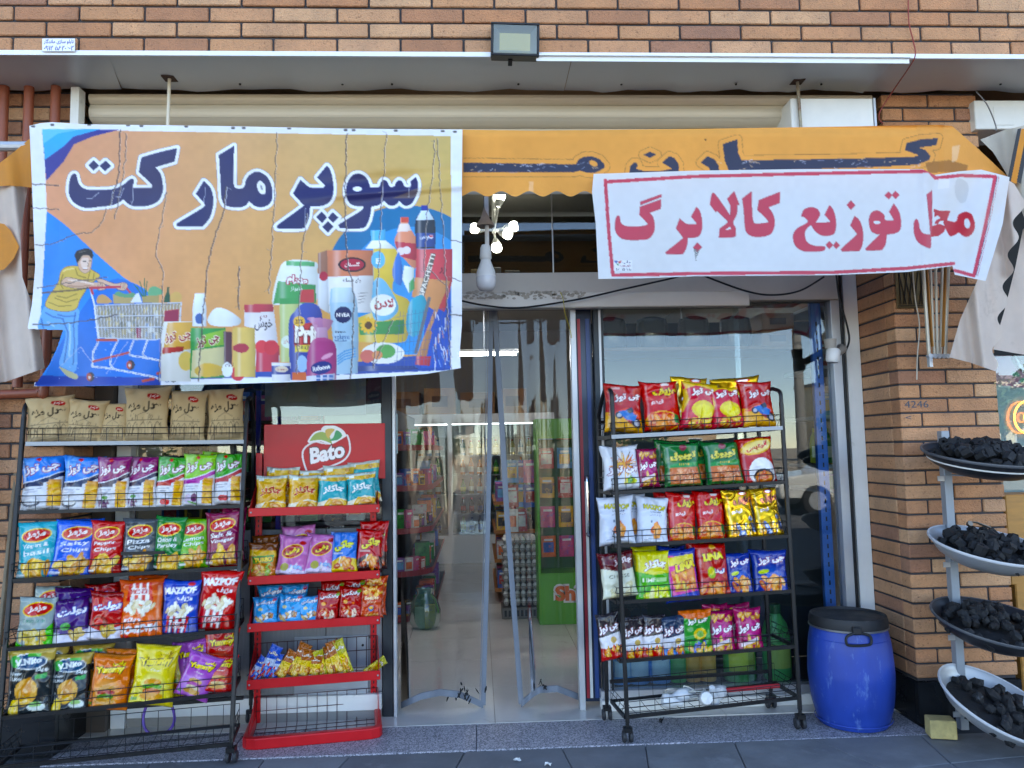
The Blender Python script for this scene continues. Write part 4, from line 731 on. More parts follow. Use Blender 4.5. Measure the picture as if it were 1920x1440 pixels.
# white banner
c = Cv(1105, 308, 1915, 535, 810, 227, 'dfe3e8')
RED = 'd0425a'
c.line([(1137, 341), (1300, 331), (1500, 326), (1742, 321), (1754, 334), (1800, 329), (1866, 331), (1846, 430), (1826, 517), (1790, 507)], 6.5, RED); c.line([(1135, 338), (1141, 430), (1149, 516), (1300, 513), (1560, 511), (1700, 503), (1788, 494)], 6.5, RED)
c.line([(1870, 331), (1850, 430), (1830, 518)], 1.2, '3a3f66'); c.line([(1873, 331), (1853, 430), (1833, 518)], .9, 'c05060')
s4, s5 = 370/1920, 430/1920
def k4(p): return T(s4, 1130, 330, p)
def k5(p): return T(s5, 1470, 330, p)
WL = [k4([(572, 178), (572, 205), (368, 282), (368, 250)]), sm(k4([(568, 228, 1), (565, 320, 1), (455, 358, 1), (490, 400), (505, 470), (500, 540), (460, 600), (400, 620), (250, 622), (180, 605), (130, 550), (120, 470), (130, 410), (150, 385), (165, 400), (175, 450), (210, 482), (280, 492), (380, 488), (430, 475), (435, 460), (357, 378, 1), (362, 300, 1)])),
      sm(k4([(912, 302, 1), (860, 395, 1), (912, 455, 1), (912, 470, 1), (830, 470), (785, 445), (750, 415, 1), (713, 510, 1), (775, 590), (770, 615), (622, 735), (622, 755), (635, 762), (780, 760, 1), (810, 710), (825, 650), (828, 600, 1), (890, 600), (940, 580), (965, 520), (968, 450), (955, 370), (935, 325)])), k4([(920, 648), (967, 692), (920, 738), (880, 695)]),
      sm(k4([(1072, 165), (1100, 185), (1160, 265), (1240, 385, 1), (1245, 300), (1230, 260), (1210, 222, 1), (1280, 148, 1), (1330, 280, 1), (1308, 282, 1), (1305, 370), (1270, 450), (1295, 510), (1295, 550), (1285, 590), (1200, 600), (1130, 600, 1), (1140, 510, 1), (1215, 450), (1180, 405), (1115, 340, 1), (1100, 352, 1), (1042, 275, 1), (1060, 185)])),
      sm(k4([(1448, 150, 1), (1358, 220, 1), (1372, 330), (1385, 500), (1410, 560), (1470, 590), (1560, 590), (1640, 560), (1672, 480), (1670, 410), (1645, 350), (1612, 305, 1), (1722, 262, 1), (1725, 155, 1), (1520, 235, 1), (1505, 330, 1), (1605, 430), (1595, 455), (1490, 462), (1465, 440), (1455, 350)])),
      sm(k5([(380, 245, 1), (340, 325, 1), (385, 375, 1), (385, 388, 1), (265, 390, 1), (295, 340), (300, 310), (275, 275), (225, 262), (170, 280), (148, 325), (150, 340), (165, 342), (200, 385), (110, 440), (78, 490), (80, 550), (110, 600), (170, 630), (250, 633), (330, 625), (345, 600), (330, 590), (260, 585), (200, 560), (175, 510), (178, 460), (205, 425), (228, 412, 1), (260, 460), (310, 495), (370, 500), (420, 480), (435, 420), (432, 350), (410, 280)])),
      k5([(380, 545), (410, 578), (380, 612), (350, 578)]), k5([(437, 548), (468, 580), (437, 612), (412, 580)]), sm(k5([(590, 335, 1), (555, 415, 1), (608, 480), (600, 500), (485, 605), (485, 625), (495, 630), (630, 628, 1), (655, 580), (663, 500), (655, 430), (630, 370)])), k5([(560, 205), (597, 245), (560, 283), (525, 243)]),
      sm(k5([(918, 232, 1), (880, 300, 1), (920, 365, 1), (918, 372, 1), (850, 370), (840, 330), (800, 295), (765, 290), (730, 310), (712, 360), (715, 420), (735, 465), (780, 488), (800, 490), (690, 600), (690, 620), (705, 625), (820, 620, 1), (850, 570), (860, 488, 1), (920, 482), (965, 460), (980, 410), (972, 330), (950, 275)])),
      k5([(875, 130), (905, 160), (878, 195), (842, 162)]), k5([(932, 125), (967, 158), (935, 192), (903, 160)]),
      sm(k5([(1240, 120, 1), (1195, 155, 1), (1225, 480), (1220, 490), (1165, 480), (1135, 440), (1128, 390), (1110, 360), (1092, 380), (1085, 430), (1095, 500), (1130, 560), (1210, 603), (1230, 590), (1232, 508, 1), (1240, 500, 1)]))]
for p in WL: c.poly(p, RED)
for p in WL: c.line(p, 1.0, 'a83a52', .7, True)
R2 = 'c41f2e'
c.poly(k5([(1232, 508), (1290, 505), (1340, 470), (1355, 420), (1300, 400), (1240, 420)]), R2); c.poly(k5([(1255, 275), (1310, 292), (1395, 288), (1365, 372), (1310, 375), (1285, 405), (1262, 400), (1268, 375), (1310, 350), (1285, 330), (1260, 345)]), R2)
c.poly(sm(k5([(1340, 370), (1435, 382), (1460, 325), (1520, 300), (1575, 325), (1600, 410), (1585, 470), (1540, 510), (1495, 500), (1462, 475), (1430, 495), (1385, 500), (1345, 420)])), R2)
c.ell(*k5([(1533, 398)])[0], 5.4, 9.4, 'd9dce0', 1, -8); c.ell(*k5([(778, 388)])[0], 6.4, 3.2, 'e6eaee'); c.poly(k4([(1240, 490), (1250, 518), (1195, 525)]), 'e6eaee')
for k in range(7):
    for j in range(6-k if k < 6 else 1): c.ell(*k4([(890+k*3+j*9, 712+k*18+j*3)])[0], .9, 1.3, '6a6a6a')
c.rect(1151, 488, 1185, 507, 'eef2f8'); c.line([(1151, 488), (1185, 488), (1185, 507), (1151, 507)], .9, '7a86b8', 1, True); c.text('چاپ', 1175, 492, 16, 7, '2c3a70'); c.text('عکس سعادت', 1172, 498.5, 22, 5, '903a60'); c.text('۰۹۱۲ ۳۵۱ ۲۲۱۵', 1168, 504.5, 30, 4.5, '303a5c'); c.poly([(1151, 489), (1158, 489), (1157, 496)], '2a60b0'); c.poly([(1158, 490), (1166, 489), (1162, 495)], 'c8504a'); c.poly([(1156, 495), (1161, 494), (1159, 499)], '4a9a5a')
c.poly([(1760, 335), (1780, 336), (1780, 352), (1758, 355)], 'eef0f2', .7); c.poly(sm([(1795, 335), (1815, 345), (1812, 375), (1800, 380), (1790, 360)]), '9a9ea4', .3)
c.noise(.025, 70, 18).noise(.02, 10, 19)
PX, PY = coons([(1113, 326), (1300, 320), (1500, 317), (1730, 317), (1752, 328), (1800, 321), (1840, 318), (1893, 332)], [(1122, 523), (1200, 522), (1300, 518), (1560, 516), (1700, 510), (1786, 499), (1790, 515), (1848, 527)], [(1113, 326), (1110, 360), (1117, 420), (1122, 523)], [(1893, 332), (1880, 420), (1848, 527)], 470, 126)
cr_ = PX-(1748+np.clip(PY-400, 0, 200)*.36)
wv = .004*np.sin(PX/70+PY/60)+.005*np.sin(PX/31)*np.sin(PY/60)*.5+.035*(1/(1+np.exp(-cr_/3.5)))*np.clip((530-PY)/300, .25, 1)+.05*np.clip((cr_-5)/130, 0, 1)+.016*np.exp(-((PX-1735)/10)**2)*-1
wv += .03*np.clip(cr_/60, 0, 1)*np.sin(PX/14+PY/22)*.55+.006*np.sin(PX/24+PY/90)*np.sin(PX/160)
me = grid_mesh('notice_banner', unv(PX, PY, YB-.045+wv), 470, 126, c.sample(PX, PY), mat('vinyl_white', attr=True, rough=.4, spec=.4, transl=.3, bump=.06, bscale=20))
o = put('notice_banner', me); tag(o, 'white banner with red Persian lettering and red border, creased at its right end', 'banner')

# plate on the brick wall
c = Cv(78, 70, 146, 100, 136, 60, 'e8eaf0'); c.text('تابلو سازی ماندگار', 111, 79, 56, 10, '2a2f8a', None, 0, .03); c.text('۰۹۱۲ ۵۸۲۰۶۰۲', 111, 91, 56, 9, '2a2f8a', None, 0, .03)
PX, PY = coons([(80, 73), (141, 73)], [(80, 97), (141, 97)], [(80, 73), (80, 97)], [(141, 73), (141, 97)], 90, 36)
me = grid_mesh('sign_plate', unv(PX, PY, -.772), 90, 36, c.sample(PX, PY), mat('printed_plate', attr=True, rough=.35)); o = put('sign_plate', me); sm_ = o.modifiers.new('thick', 'SOLIDIFY'); sm_.thickness = .004; sm_.offset = -1
tag(o, 'small white plate with blue Persian text and phone number on the brick wall', 'sign')
# ------------------------------------------------------------------ snack bags: shape
FILM = mat('printed_film', attr=True, rough=.2, spec=.48, crinkle=.7)
FOIL = mat('gold_foil', attr=True, rough=.2, metal=.7, crinkle=.6)
KRAFT = mat('kraft_paper', attr=True, rough=.8, spec=.25, crinkle=.5)
def bag_mesh(cv, asp, puff, m, seed):
    r = np.random.RandomState(seed); nu, nv = 44, int(44*asp)
    u = np.linspace(-1, 1, nu)[None, :].repeat(nv, 0); v = np.linspace(-1, 1, nv)[:, None].repeat(nu, 1)
    w, h = .5, asp/2
    x = u*w*(1-.115*(1-np.abs(v)**2.6))*(1+.02*np.sin(v*r.uniform(4, 8)+r.uniform(0, 6)))+.03*v*r.uniform(-1, 1)+.02*r.uniform(-1, 1)*(1-v*v)
    z = v*h*(1-.025*(1-u*u)*np.sign(v)*0)+h
    fin = np.clip((1-np.abs(v))/.16, 0, 1); prof = (1-np.abs(u)**3.2)**.62*np.sin(np.clip(fin, 0, 1)*math.pi/2)**.75
    t = puff*prof*(1-.12*v)                                       # a bag settles: fuller below
    for k in range(7):                                            # creases that run in from the seals
        f_, ph, s_ = r.uniform(4, 13), r.uniform(0, 6.3), r.choice([-1, 1])
        t += puff*.085*np.sin(u*f_+ph+v*r.uniform(-2, 2))*np.exp(-((1-s_*v)/.55)**2)*np.clip(fin*2, 0, 1)
    for k in range(9):                                            # dents
        a0, b0, s0 = r.uniform(-.9, .9), r.uniform(-.9, .9), r.uniform(.08, .25); an = r.uniform(0, 3.14); d = (u-a0)*math.cos(an)+(v-b0)*math.sin(an)
        t += puff*r.uniform(-.26, .10)*np.exp(-(d/s0)**2)*np.exp(-((u-a0)**2+(v-b0)**2)/.35)*prof
    y = -t+.014*np.sin(u*r.uniform(5, 9)+r.uniform(0, 6))*(1-fin)+(.05*r.uniform(-1, 1)*(1-fin)*(v > 0))
    z += .012*np.sin(u*3+r.uniform(0, 6))*(1-fin)+.02*(u**2)*np.sign(v)*(1-fin)
    P = np.stack([x, y, z], -1).reshape(-1, 3); rgb = cv.sample((u+1)/2, (v+1)/2).reshape(-1, 3)
    i = np.arange(nu-1)[None, :]+np.arange(nv-1)[:, None]*nu; Fq = np.stack([i, i+1, i+1+nu, i+nu], -1).reshape(-1, 4).tolist()
    ring = list(range(nu))+[nu*k+nu-1 for k in range(1, nv)]+[nu*(nv-1)+k for k in range(nu-2, -1, -1)]+[nu*k for k in range(nv-2, 0, -1)]
    V = P.tolist(); C = rgb.tolist(); prev = ring; n = len(ring); c0 = np.array([0, 0, h])
    for k, s_ in enumerate((.86, .6, .3)):                        # back of the bag
        cur = []
        for q in ring:
            p = P[q]; pp = c0+(p-c0)*[s_, 0, s_]; pp[1] = puff*(.45, .8, .95)[k]; cur.append(len(V)); V.append(pp.tolist()); C.append(rgb[q].tolist())
        Fq += [[prev[a], cur[a], cur[(a+1) % n], prev[(a+1) % n]] for a in range(n)]; prev = cur
    Fq.append(prev)
    me = bpy.data.meshes.new('snack_bag'); me.from_pydata(V, [], Fq); me.update(); vcol(me, np.array(C)); me.materials.append(m)
    me.polygons.foreach_set('use_smooth', [True]*len(me.polygons)); return me
# ------------------------------------------------------------------ snack bags: print (x 0..1, y 0..1 upwards)
def new(col): c = Cv(0, 0, 1, 1, 88, 128, col); c.down = False; return c
def chips(c, cx, cy, rx, ry, n, cols, seed, s=.09):
    r = random.Random(seed)
    for k in range(n):
        a, d = r.uniform(0, 6.28), r.random()**.5; x, y = cx+rx*d*math.cos(a), cy+ry*d*math.sin(a); ro = r.uniform(0, 180)
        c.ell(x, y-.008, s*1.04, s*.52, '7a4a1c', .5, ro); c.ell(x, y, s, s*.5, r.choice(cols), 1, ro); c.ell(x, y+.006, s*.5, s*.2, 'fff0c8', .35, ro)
CH = ['e0b04a', 'd39a35', 'ecc566', 'c98a30']; PU = ['e0843a', 'd56f2c', 'eda05a', 'c95f24']; PC = ['f0ead8', 'e6dcc0', 'faf6ea', 'd8c8a0']
def crimp(c, col, a=.35):
    for k in range(22): c.rect(k/22, .965, k/22+.02, 1, col, a); c.rect(k/22, 0, k/22+.02, .035, col, a)
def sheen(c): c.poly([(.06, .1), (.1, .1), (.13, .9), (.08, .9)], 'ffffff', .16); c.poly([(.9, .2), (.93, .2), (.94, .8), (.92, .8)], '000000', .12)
def d_kraft(k):
    c = new('cdb692'); r = random.Random(k)
    for j in range(26):
        x = r.uniform(.06, .9); y = r.uniform(.05, .42); c.line([(x, y), (x+r.uniform(-.05, .05), y+r.uniform(.04, .12))], .012, '3d3630', .6)
    for j in range(5): x = .14+j*.17; c.line([(x-.05, .12), (x-.05, .3), (x, .36), (x+.05, .3), (x+.05, .12)], .014, '332d28', .75)
    c.rect(.08, .38, .92, .41, '4a423a', .6); c.rect(.1, .05, .9, .13, '4a423a', .45)
    c.line([(.3, .46), (.5, .54), (.7, .46)], .014, '4a423a', .6); c.text('دل مزه', .42, .64, .62, .2, '2a221c', None, 0, .035); c.text('چیپس', .78, .66, .2, .05, '2a221c'); c.ell(.7, .82, .16, .055, 'b0222a', 1, -8); c.text('مزمز', .7, .82, .2, .05, 'f4e8e0', None, 0, .03)
    return c
def d_chee(top, band, mid='', art='bowl'):
    c = new('e2e2e6'); c.poly([(0, 1), (1, 1), (1, .62), (.6, .5), (.3, .44), (0, .42)], band); c.poly([(0, 1), (1, 1), (1, .7), (.7, .6), (.3, .52), (0, .5)], 'e8e8ec'); c.poly([(0, 1), (1, 1), (1, .72), (.7, .62), (.3, .54), (0, .52)], top)
    c.poly([(.1, 1), (.4, 1), (.2, .6), (0, .6)], 'ffffff', .12); c.rect(0, .44, .55, .5, band); c.text('چی توز', .5, .76, .8, .2, 'f6f2f4', '8a1f56', .07, .04, 6); c.ell(.45, .93, .06, .03, 'c23038')
    c.poly([(.62, .06), (.92, .06), (.96, .55), (.66, .55)], 'c98a2c')
    for k in range(8): c.ell(.78, .1+k*.055, .16, .04, ['e8b84a', 'd9a038'][k % 2])
    if art == 'bowl': c.ell(.27, .14, .2, .075, '5a5a60'); c.ell(.27, .16, .17, .055, 'f0f0f0')
    elif art == 'grape': chips(c, .28, .14, .16, .06, 16, ['5a2a5e', '4a2050', '6a3a6e'], 3, .05); c.ell(.3, .24, .1, .035, '4a8a3a')
    elif art == 'tom': c.ell(.34, .13, .12, .06, 'c8302c'); c.ell(.46, .12, .1, .055, 'd84038'); c.poly([(.1, .08), (.2, .08), (.19, .22), (.11, .22)], 'e0d8d0')
    else: c.ell(.2, .15, .12, .09, 'c8b8d0'); c.ell(.38, .17, .1, .08, '6a3a66'); c.line([(.2, .1), (.45, .05)], .03, '5a9a3a')
    for k in range(2): c.line([(.08, .38-k*.05), (.5-.1*k, .39-k*.05)], .014, '6a6a80', .8)
    crimp(c, '8a8a90'); sheen(c); return c
def d_maz(col, l1, l2, dark):
    c = new(col); c.poly([(0, 0), (1, 0), (1, .2), (.5, .32), (0, .22)], dark, .5); c.ell(.52, .77, .38, .125, 'f0d060', 1, 5); c.ell(.52, .77, .35, .105, 'c01f2e', 1, 5); c.text('مزمز', .52, .775, .48, .12, 'fff6f0', None, 0, .05, 5, slant=.15)
    c.text(l1, .5, .585, .14*len(l1) if len(l1) < 6 else .66, .085, 'f2f4f4', None, 0, .015, 4, slant=.2); c.text(l2, .52, .47, min(.7, .13*len(l2)), .085, 'f2f4f4', None, 0, .015, 4, slant=.2)
    chips(c, .55, .18, .38, .13, 16, CH, len(l1)*7+len(l2), .15); c.rect(.05, .05, .3, .09, 'f0f0f0', .7); crimp(c, dark); sheen(c); return c
def d_noodle():
    c = new('9aa8a4'); c.poly([(.7, 0), (1, 0), (1, .5), (.86, .4)], '4fc02e'); c.poly([(0, 0), (.4, 0), (0, .16)], '3fa82a'); c.ell(.55, .78, .4, .15, 'e8c84a', 1, 6); c.ell(.55, .78, .37, .125, 'c22a32', 1, 6); c.text('مزمز', .55, .785, .5, .14, 'fff4ee', None, 0, .05, 6, slant=.15); c.text('Potato Sticks', .5, .55, .6, .08, '5a8a7a'); chips(c, .5, .2, .35, .14, 26, ['dcc06a', 'cdb054', 'e8d490'], 4, .11); return c
def d_pol(col, dark, w1):
    c = new(col); c.poly([(0, 0), (1, 0), (1, .32), (.5, .2), (0, .3)], 'e4e0ea'); c.text(w1, .55, .7, .8, .2, 'f6f6fa', '2a4a9c', .07, .05, 6, slant=.2); c.poly([(0, 1), (1, 1), (1, .9), (0, .88)], dark, .8); c.ell(.4, .4, .25, .12, dark, .8); c.ell(.36, .4, .14, .08, '4f9a44' if dark == '3a1a5a' else 'c8302c'); chips(c, .68, .2, .16, .08, 5, ['d8b870', 'caa658'], 8, .14); crimp(c, dark); sheen(c); return c
def d_pop(col, dark, txt):
    c = new(col); c.poly([(0, 0), (1, 0), (1, .16), (0, .2)], dark, .7)
    for k in range(7): c.poly([(.2+k*.09, .36), (.29+k*.09, .36), (.285+k*.075, .06), (.245+k*.075, .06)], ['c4202e', 'f0ece8'][k % 2])
    c.text('POP CORN', .52, .2, .36, .09, 'b81f2c', 'f4f0ec', .12, .04); chips(c, .52, .46, .34, .1, 30, PC, 5, .075); c.text(txt, .52, .82, .84, .13, 'f8f8f8', None, 0, .06, 3); c.text('مزپف', .68, .67, .4, .11, 'f4f4f4', None, 0, .05); c.ell(.8, .94, .1, .03, 'c8382e'); crimp(c, dark); sheen(c); return c
def flip(c): c.im = c.im[::-1, ::-1].copy(); return c
def d_nito():
    c = new('1d2426'); c.poly([(0, 1), (1, 1), (1, .82), (.75, .78), (.5, .86), (.25, .78), (0, .84)], 'b9a05a'); c.ell(.5, .8, .4, .12, 'e8ece8'); c.ell(.5, .8, .38, .105, '1f4a6e'); c.ell(.2, .8, .13, .09, '3fa04a'); c.text('V.Nito', .5, .805, .62, .1, 'f4f8f4', None, 0, .05, 6); c.rect(.5, .88, .78, .92, '5ab04a'); c.text('Alfredo', .22, .62, .3, .06, 'd8dcd8'); c.text('Sauce', .22, .55, .26, .055, 'd8dcd8'); c.text('ویتو', .8, .68, .26, .07, 'e8ece8'); c.poly([(.66, .6), (.92, .63), (.9, .56), (.68, .54)], '2f9a4a')
    c.ell(.5, .36, .26, .19, 'd9a860'); chips(c, .5, .34, .2, .15, 7, CH, 3, .13); chips(c, .24, .1, .18, .06, 4, ['e8c84a', 'd8b43a'], 6, .14); c.ell(.75, .14, .17, .07, 'dfe6dc'); c.ell(.72, .17, .12, .04, '8ab86a'); crimp(c, 'd8c070'); sheen(c); return c
def d_yum(col, glow, fil):
    c = new(col); c.ell(.5, .33, .42, .32, glow, .8, 0, .9); c.text('یامی', .72, .86, .3, .1, 'f2d84a', '5a3a10', .06, .04); c.text('Yummy', .5, .73, .76, .15, 'f0d83a', '3a2a18', .08, .06, 4); c.text('اسنک', .5, .6, .3, .05, 'f6f0e0')
    c.ell(.5, .4, .22, .06, fil[0]); c.ell(.5, .33, .24, .05, fil[1]); c.ell(.5, .26, .22, .05, fil[2]); c.ell(.5, .18, .26, .06, fil[0]); c.rect(.06, .1, .2, .16, '3a8a3a', .8); crimp(c, glow); sheen(c); return c
def d_chak(col, top='c8d4cc'):
    c = new(col); c.poly([(0, 1), (1, 1), (1, .82), (.5, .78), (0, .84)], 'd8b45a'); c.poly([(0, 1), (1, 1), (1, .93), (0, .9)], top); c.text('چاکلز', .5, .55, .74, .26, 'b03a28' if col[0] == 'd' else 'f6f6f2', 'f2e2b0' if col[0] == 'd' else '1f7a80', .03, .05, 5); c.ell(.74, .86, .08, .05, 'b88a2a'); c.rect(.1, .86, .26, .94, 'e8f0ea'); c.poly([(0, 0), (1, 0), (1, .22), (.6, .3), (.2, .2), (0, .16)], 'ece4cc'); chips(c, .55, .14, .32, .06, 6, CH, 2, .16); crimp(c, 'f0f4f0'); sheen(c); return c
def d_turbo():
    c = new('b8761f'); c.poly([(0, 1), (1, 1), (1, .78), (0, .84)], '6a3a12'); c.poly([(0, .8), (1, .76), (1, .6), (0, .64)], 'd8b02c'); c.poly([(.1, .62), (.9, .66), (.86, .46), (.14, .42)], '3f8a34'); c.text('TURBO', .5, .53, .66, .12, 'f0d23a', '7a2a10', .07, .05, 3); chips(c, .5, .2, .44, .17, 26, ['e0b860', 'd0a04a', 'c8783a', '8ab04a'], 5, .11); sheen(c); return c
def d_pink():
    c = new('c77fb4'); c.ell(.5, .62, .36, .17, 'f2d060', 1, 12); c.ell(.5, .62, .33, .15, 'b02a30', 1, 12); c.text('پفی', .5, .62, .46, .16, 'f6d84a', '5a1418', .05, .05, 12); c.ell(.8, .84, .11, .05, 'b02a30'); c.poly([(0, 0), (1, 0), (1, .14), (.5, .2), (0, .1)], 'ddd0e4'); c.ell(.32, .22, .14, .1, 'a8a04a'); chips(c, .68, .2, .18, .08, 7, ['e8e4ee', '8ab0d8', 'd8c8e0'], 3, .09); crimp(c, 'e0b0d4'); sheen(c); return c
def d_chaki(col, low, t):
    c = new(col); c.poly([(0, 0), (1, 0), (1, .34), (.4, .4), (0, .26)], low); c.text('چاکی', .52, .66, .74, .24, t, '5a5a18' if t[0] == 'd' else '6a1020', .07, .06, 8); chips(c, .55, .2, .36, .13, 12, ['e8a85a', 'd88a3a', 'f0e8d8', 'b8542a'], 9, .13); c.rect(.1, .45, .5, .49, 'f0e8d8', .5); crimp(c, low); sheen(c); return c
def d_fch(col, red=False):
    c = new(col); c.text('پوچیکس' if not red else 'پفتکس', .5, .8, .78, .17, 'f6f4f4', '6a2a4a' if not red else '5a0f12', .06, .04, 5); c.ell(.86, .9, .09, .06, 'b8302a' if not red else '5aa03a'); c.rect(0, .9, 1, 1, '2a78b8' if not red else '9a1418', .5)
    chips(c, .5, .22, .4, .16, 14, ['f0ece4', 'd8b070', '5a4a4a', 'b87a4a'] if not red else PU+['c83a2a', 'f0d8c0'], 6 if red else 8, .1); c.ell(.3, .55, .1, .06, 'e8d8a0' if not red else 'f0b060'); c.ell(.66, .52, .06, .04, '4a6a9a' if not red else 'e07a3a'); crimp(c, 'c8e0f0' if not red else 'e06a4a'); sheen(c); return c
def d_beez():
    c = new('c4522a'); chips(c, .5, .82, .46, .16, 22, ['e8a04a', 'd88a38', 'f0b860'], 2, .09); c.text('Beezles', .5, .62, .6, .1, 'f4d8b0', None, 0, .04); c.text('بیزلز', .5, .5, .4, .09, 'f4d8b0'); c.ell(.5, .3, .13, .09, '3a78b0'); c.ell(.5, .32, .1, .05, 'e8b04a'); chips(c, .5, .08, .46, .06, 12, ['e8a04a', 'd88a38'], 4, .07); sheen(c); return c
def d_moto():
    c = new('b01c22'); c.poly([(0, 0), (1, 0), (1, .3), (.6, .16), (.3, .36), (0, .4)], 'e0a83a'); c.poly([(0, .34), (.5, .5), (1, .4), (1, .3), (.4, .3)], 'd8562a'); c.text('چی توز', .56, .72, .74, .17, 'f8f0f0', '6a1030', .06, .04, 6); c.ell(.3, .34, .11, .075, '22242a'); c.ell(.3, .34, .06, .04, 'b8b8c0'); c.ell(.76, .18, .14, .1, '22242a'); c.ell(.76, .18, .08, .06, 'c0c0c8'); c.poly([(.28, .42), (.55, .46), (.8, .34), (.7, .22), (.45, .26)], '2f6fb4'); c.poly([(.5, .46), (.66, .52), (.72, .42), (.58, .38)], '1d2a3c'); c.rect(.12, .88, .34, .92, 'e8d8d0', .7); crimp(c, '6a1014'); sheen(c); return c
def d_lino(foil=False):
    c = new('c01f22' if not foil else 'c8a23a'); c.text('مزپف', .6, .76, .66, .18, 'e8cf55' if not foil else 'd88a6a', '5a1212' if not foil else '6a2a5a', .07, .06, 5); c.ell(.62, .92, .16, .045, 'c8242c'); c.ell(.62, .92, .12, .028, 'f2e6e0'); c.text('لینو', .34, .56, .34, .1, 'f8e4e0', None, 0, .05)
    c.ell(.45, .18, .44, .2, 'e8b83a'); c.ell(.45, .18, .41, .18, 'c8432a' if not foil else 'd8b04a'); chips(c, .42, .17, .34, .12, 18, PU if not foil else ['e0b04a', 'e8e0c8', '6a78a0', 'c88a3a'], 12, .12); c.poly([(.72, .14), (.92, .12), (.9, .3), (.76, .32)], '2f7a3c' if not foil else '5a6a94'); c.ell(.78, .4, .09, .05, 'c8402a' if not foil else '8a94b4'); crimp(c, '7a1214' if not foil else 'f0d880'); sheen(c); return c
def d_gchee():
    c = new('c23a4a'); c.poly([(0, 1), (1, 1), (1, .9), (.7, .86), (.3, .92), (0, .82), (0, .3), (.1, .6)], 'd8b43a'); c.text('چی توز', .52, .8, .74, .17, 'faf4f0', '8a1040', .07, .05, 6); c.ell(.52, .42, .34, .19, 'dcc83a'); c.ell(.52, .4, .24, .13, 'e8dc5a'); chips(c, .5, .12, .46, .1, 20, ['e0a03a', 'c8402a', 'e8c85a'], 5, .09); sheen(c); return c
def d_star():
    c = new('dfe2e8'); r = random.Random(2)
    for k in range(60): a = r.uniform(0, 6.28); l = r.uniform(.2, .42); c.line([(.52, .56), (.52+l*math.cos(a), .56+l*.9*math.sin(a))], .022, r.choice(['e0a03a', 'c8702a', 'ecc05a', '5a3a1c']))
    c.text('چی توز', .5, .44, .9, .2, 'fbf8fa', '7a1a40', .07, .05, 4); c.ell(.65, .18, .18, .08, 'c8d04a'); chips(c, .62, .18, .16, .06, 5, ['e8d84a', '5aa04a'], 3, .08); crimp(c, 'b8bcc4'); return c
def d_pell(col='8a1f4a'):
    c = new(col); c.ell(.5, .5, .42, .34, 'd05a9a', .7, 0, .8); c.text('چی توز', .5, .56, .9, .2, 'fbf4f8', '6a1038', .07, .05, 6); chips(c, .5, .82, .4, .1, 7, ['d8a04a', 'c88a38'], 2, .1); chips(c, .5, .18, .42, .13, 10, ['d8a04a', 'c8883a', 'e0b466'], 5, .12); c.poly([(.1, .22), (.75, .34), (.75, .26), (.1, .14)], 'f4e8ee', .85); crimp(c, '5a1030'); sheen(c); return c
def d_topo():
    c = new('1f6a35'); c.poly([(0, .5), (1, .56), (1, .46), (0, .4)], '2f8a45'); c.text('توپوق', .5, .68, .72, .2, 'e0cf6a', '0f3a1c', .05, .05, 3); c.text('TOPOO', .52, .5, .36, .055, 'e8b84a'); c.ell(.5, .88, .1, .07, '8a3a4a'); c.rect(.1, .06, .9, .42, 'c8744a'); chips(c, .5, .24, .4, .16, 40, ['d8855a', 'c56a40', 'e49a70', 'b05a34'], 4, .08); c.rect(0, 0, 1, .06, '1f6a35'); c.rect(0, 0, .08, .5, '1f6a35'); c.rect(.92, 0, 1, .5, '1f6a35'); crimp(c, '0f3a1c'); sheen(c); return c
def d_elit():
    c = new('b21d28'); c.ell(.5, .78, .46, .16, 'e2b23a', 1, 6); c.ell(.5, .78, .41, .125, 'f0d890', 1, 6); c.text('آلیتیس', .5, .79, .66, .15, 'c03028', 'f8ecc0', .04, .05, 8); c.ell(.55, .24, .38, .3, 'f2f0ee'); c.ell(.55, .14, .28, .16, '2a2022'); c.ell(.55, .12, .24, .13, 'd88a4a'); c.rect(0, 0, 1, .04, 'b21d28'); chips(c, .55, .12, .2, .08, 8, PU, 3, .1); crimp(c, '6a1016'); sheen(c); return c
def d_wmaz():
    c = new('d6dbe6'); c.text('MAZPOF', .55, .78, .72, .11, 'b8b03a', '6a6a20', .03, .06, -3); c.text('VINGAR', .6, .68, .4, .04, '5a5a70'); c.text('ماز پف نمکی', .6, .62, .4, .05, '5a5a70'); chips(c, .58, .3, .22, .06, 6, PU, 4, .17); c.ell(.45, .48, .03, .03, '5a6a80'); c.line([(.2, .1), (.7, .12)], .015, '8a90a0'); crimp(c, 'b0b6c4'); return c
def d_mchak():
    c = new('d8d8c4'); c.poly([(0, 1), (1, 1), (1, .62), (.5, .56), (0, .66)], '5a1a20'); c.text('چاکلز', .66, .78, .56, .18, 'f0e8e8', '8a2a3a', .05, .04, 6); c.text('CHEESE', .5, .46, .6, .07, '6a6a50'); chips(c, .55, .16, .36, .1, 8, ['e8e4c8', 'd8d0a8', 'c8c09a'], 5, .16); crimp(c, '3a1014'); sheen(c); return c
def d_lime():
    c = new('4fa62e'); c.poly([(0, 1), (1, 1), (1, .56), (.5, .52), (0, .6)], 'd6cf2c'); c.text('چاکلز', .56, .72, .66, .2, 'f8f8f0', '8a3a50', .05, .05, 6); c.text('LIME', .36, .42, .4, .08, 'f0f4e0'); c.rect(.58, .38, .9, .46, 'b8e0a0'); chips(c, .55, .14, .4, .1, 9, ['d8e04a', 'b8cc3a', 'f0f0b0'], 7, .14); crimp(c, 'c0b820'); sheen(c); return c
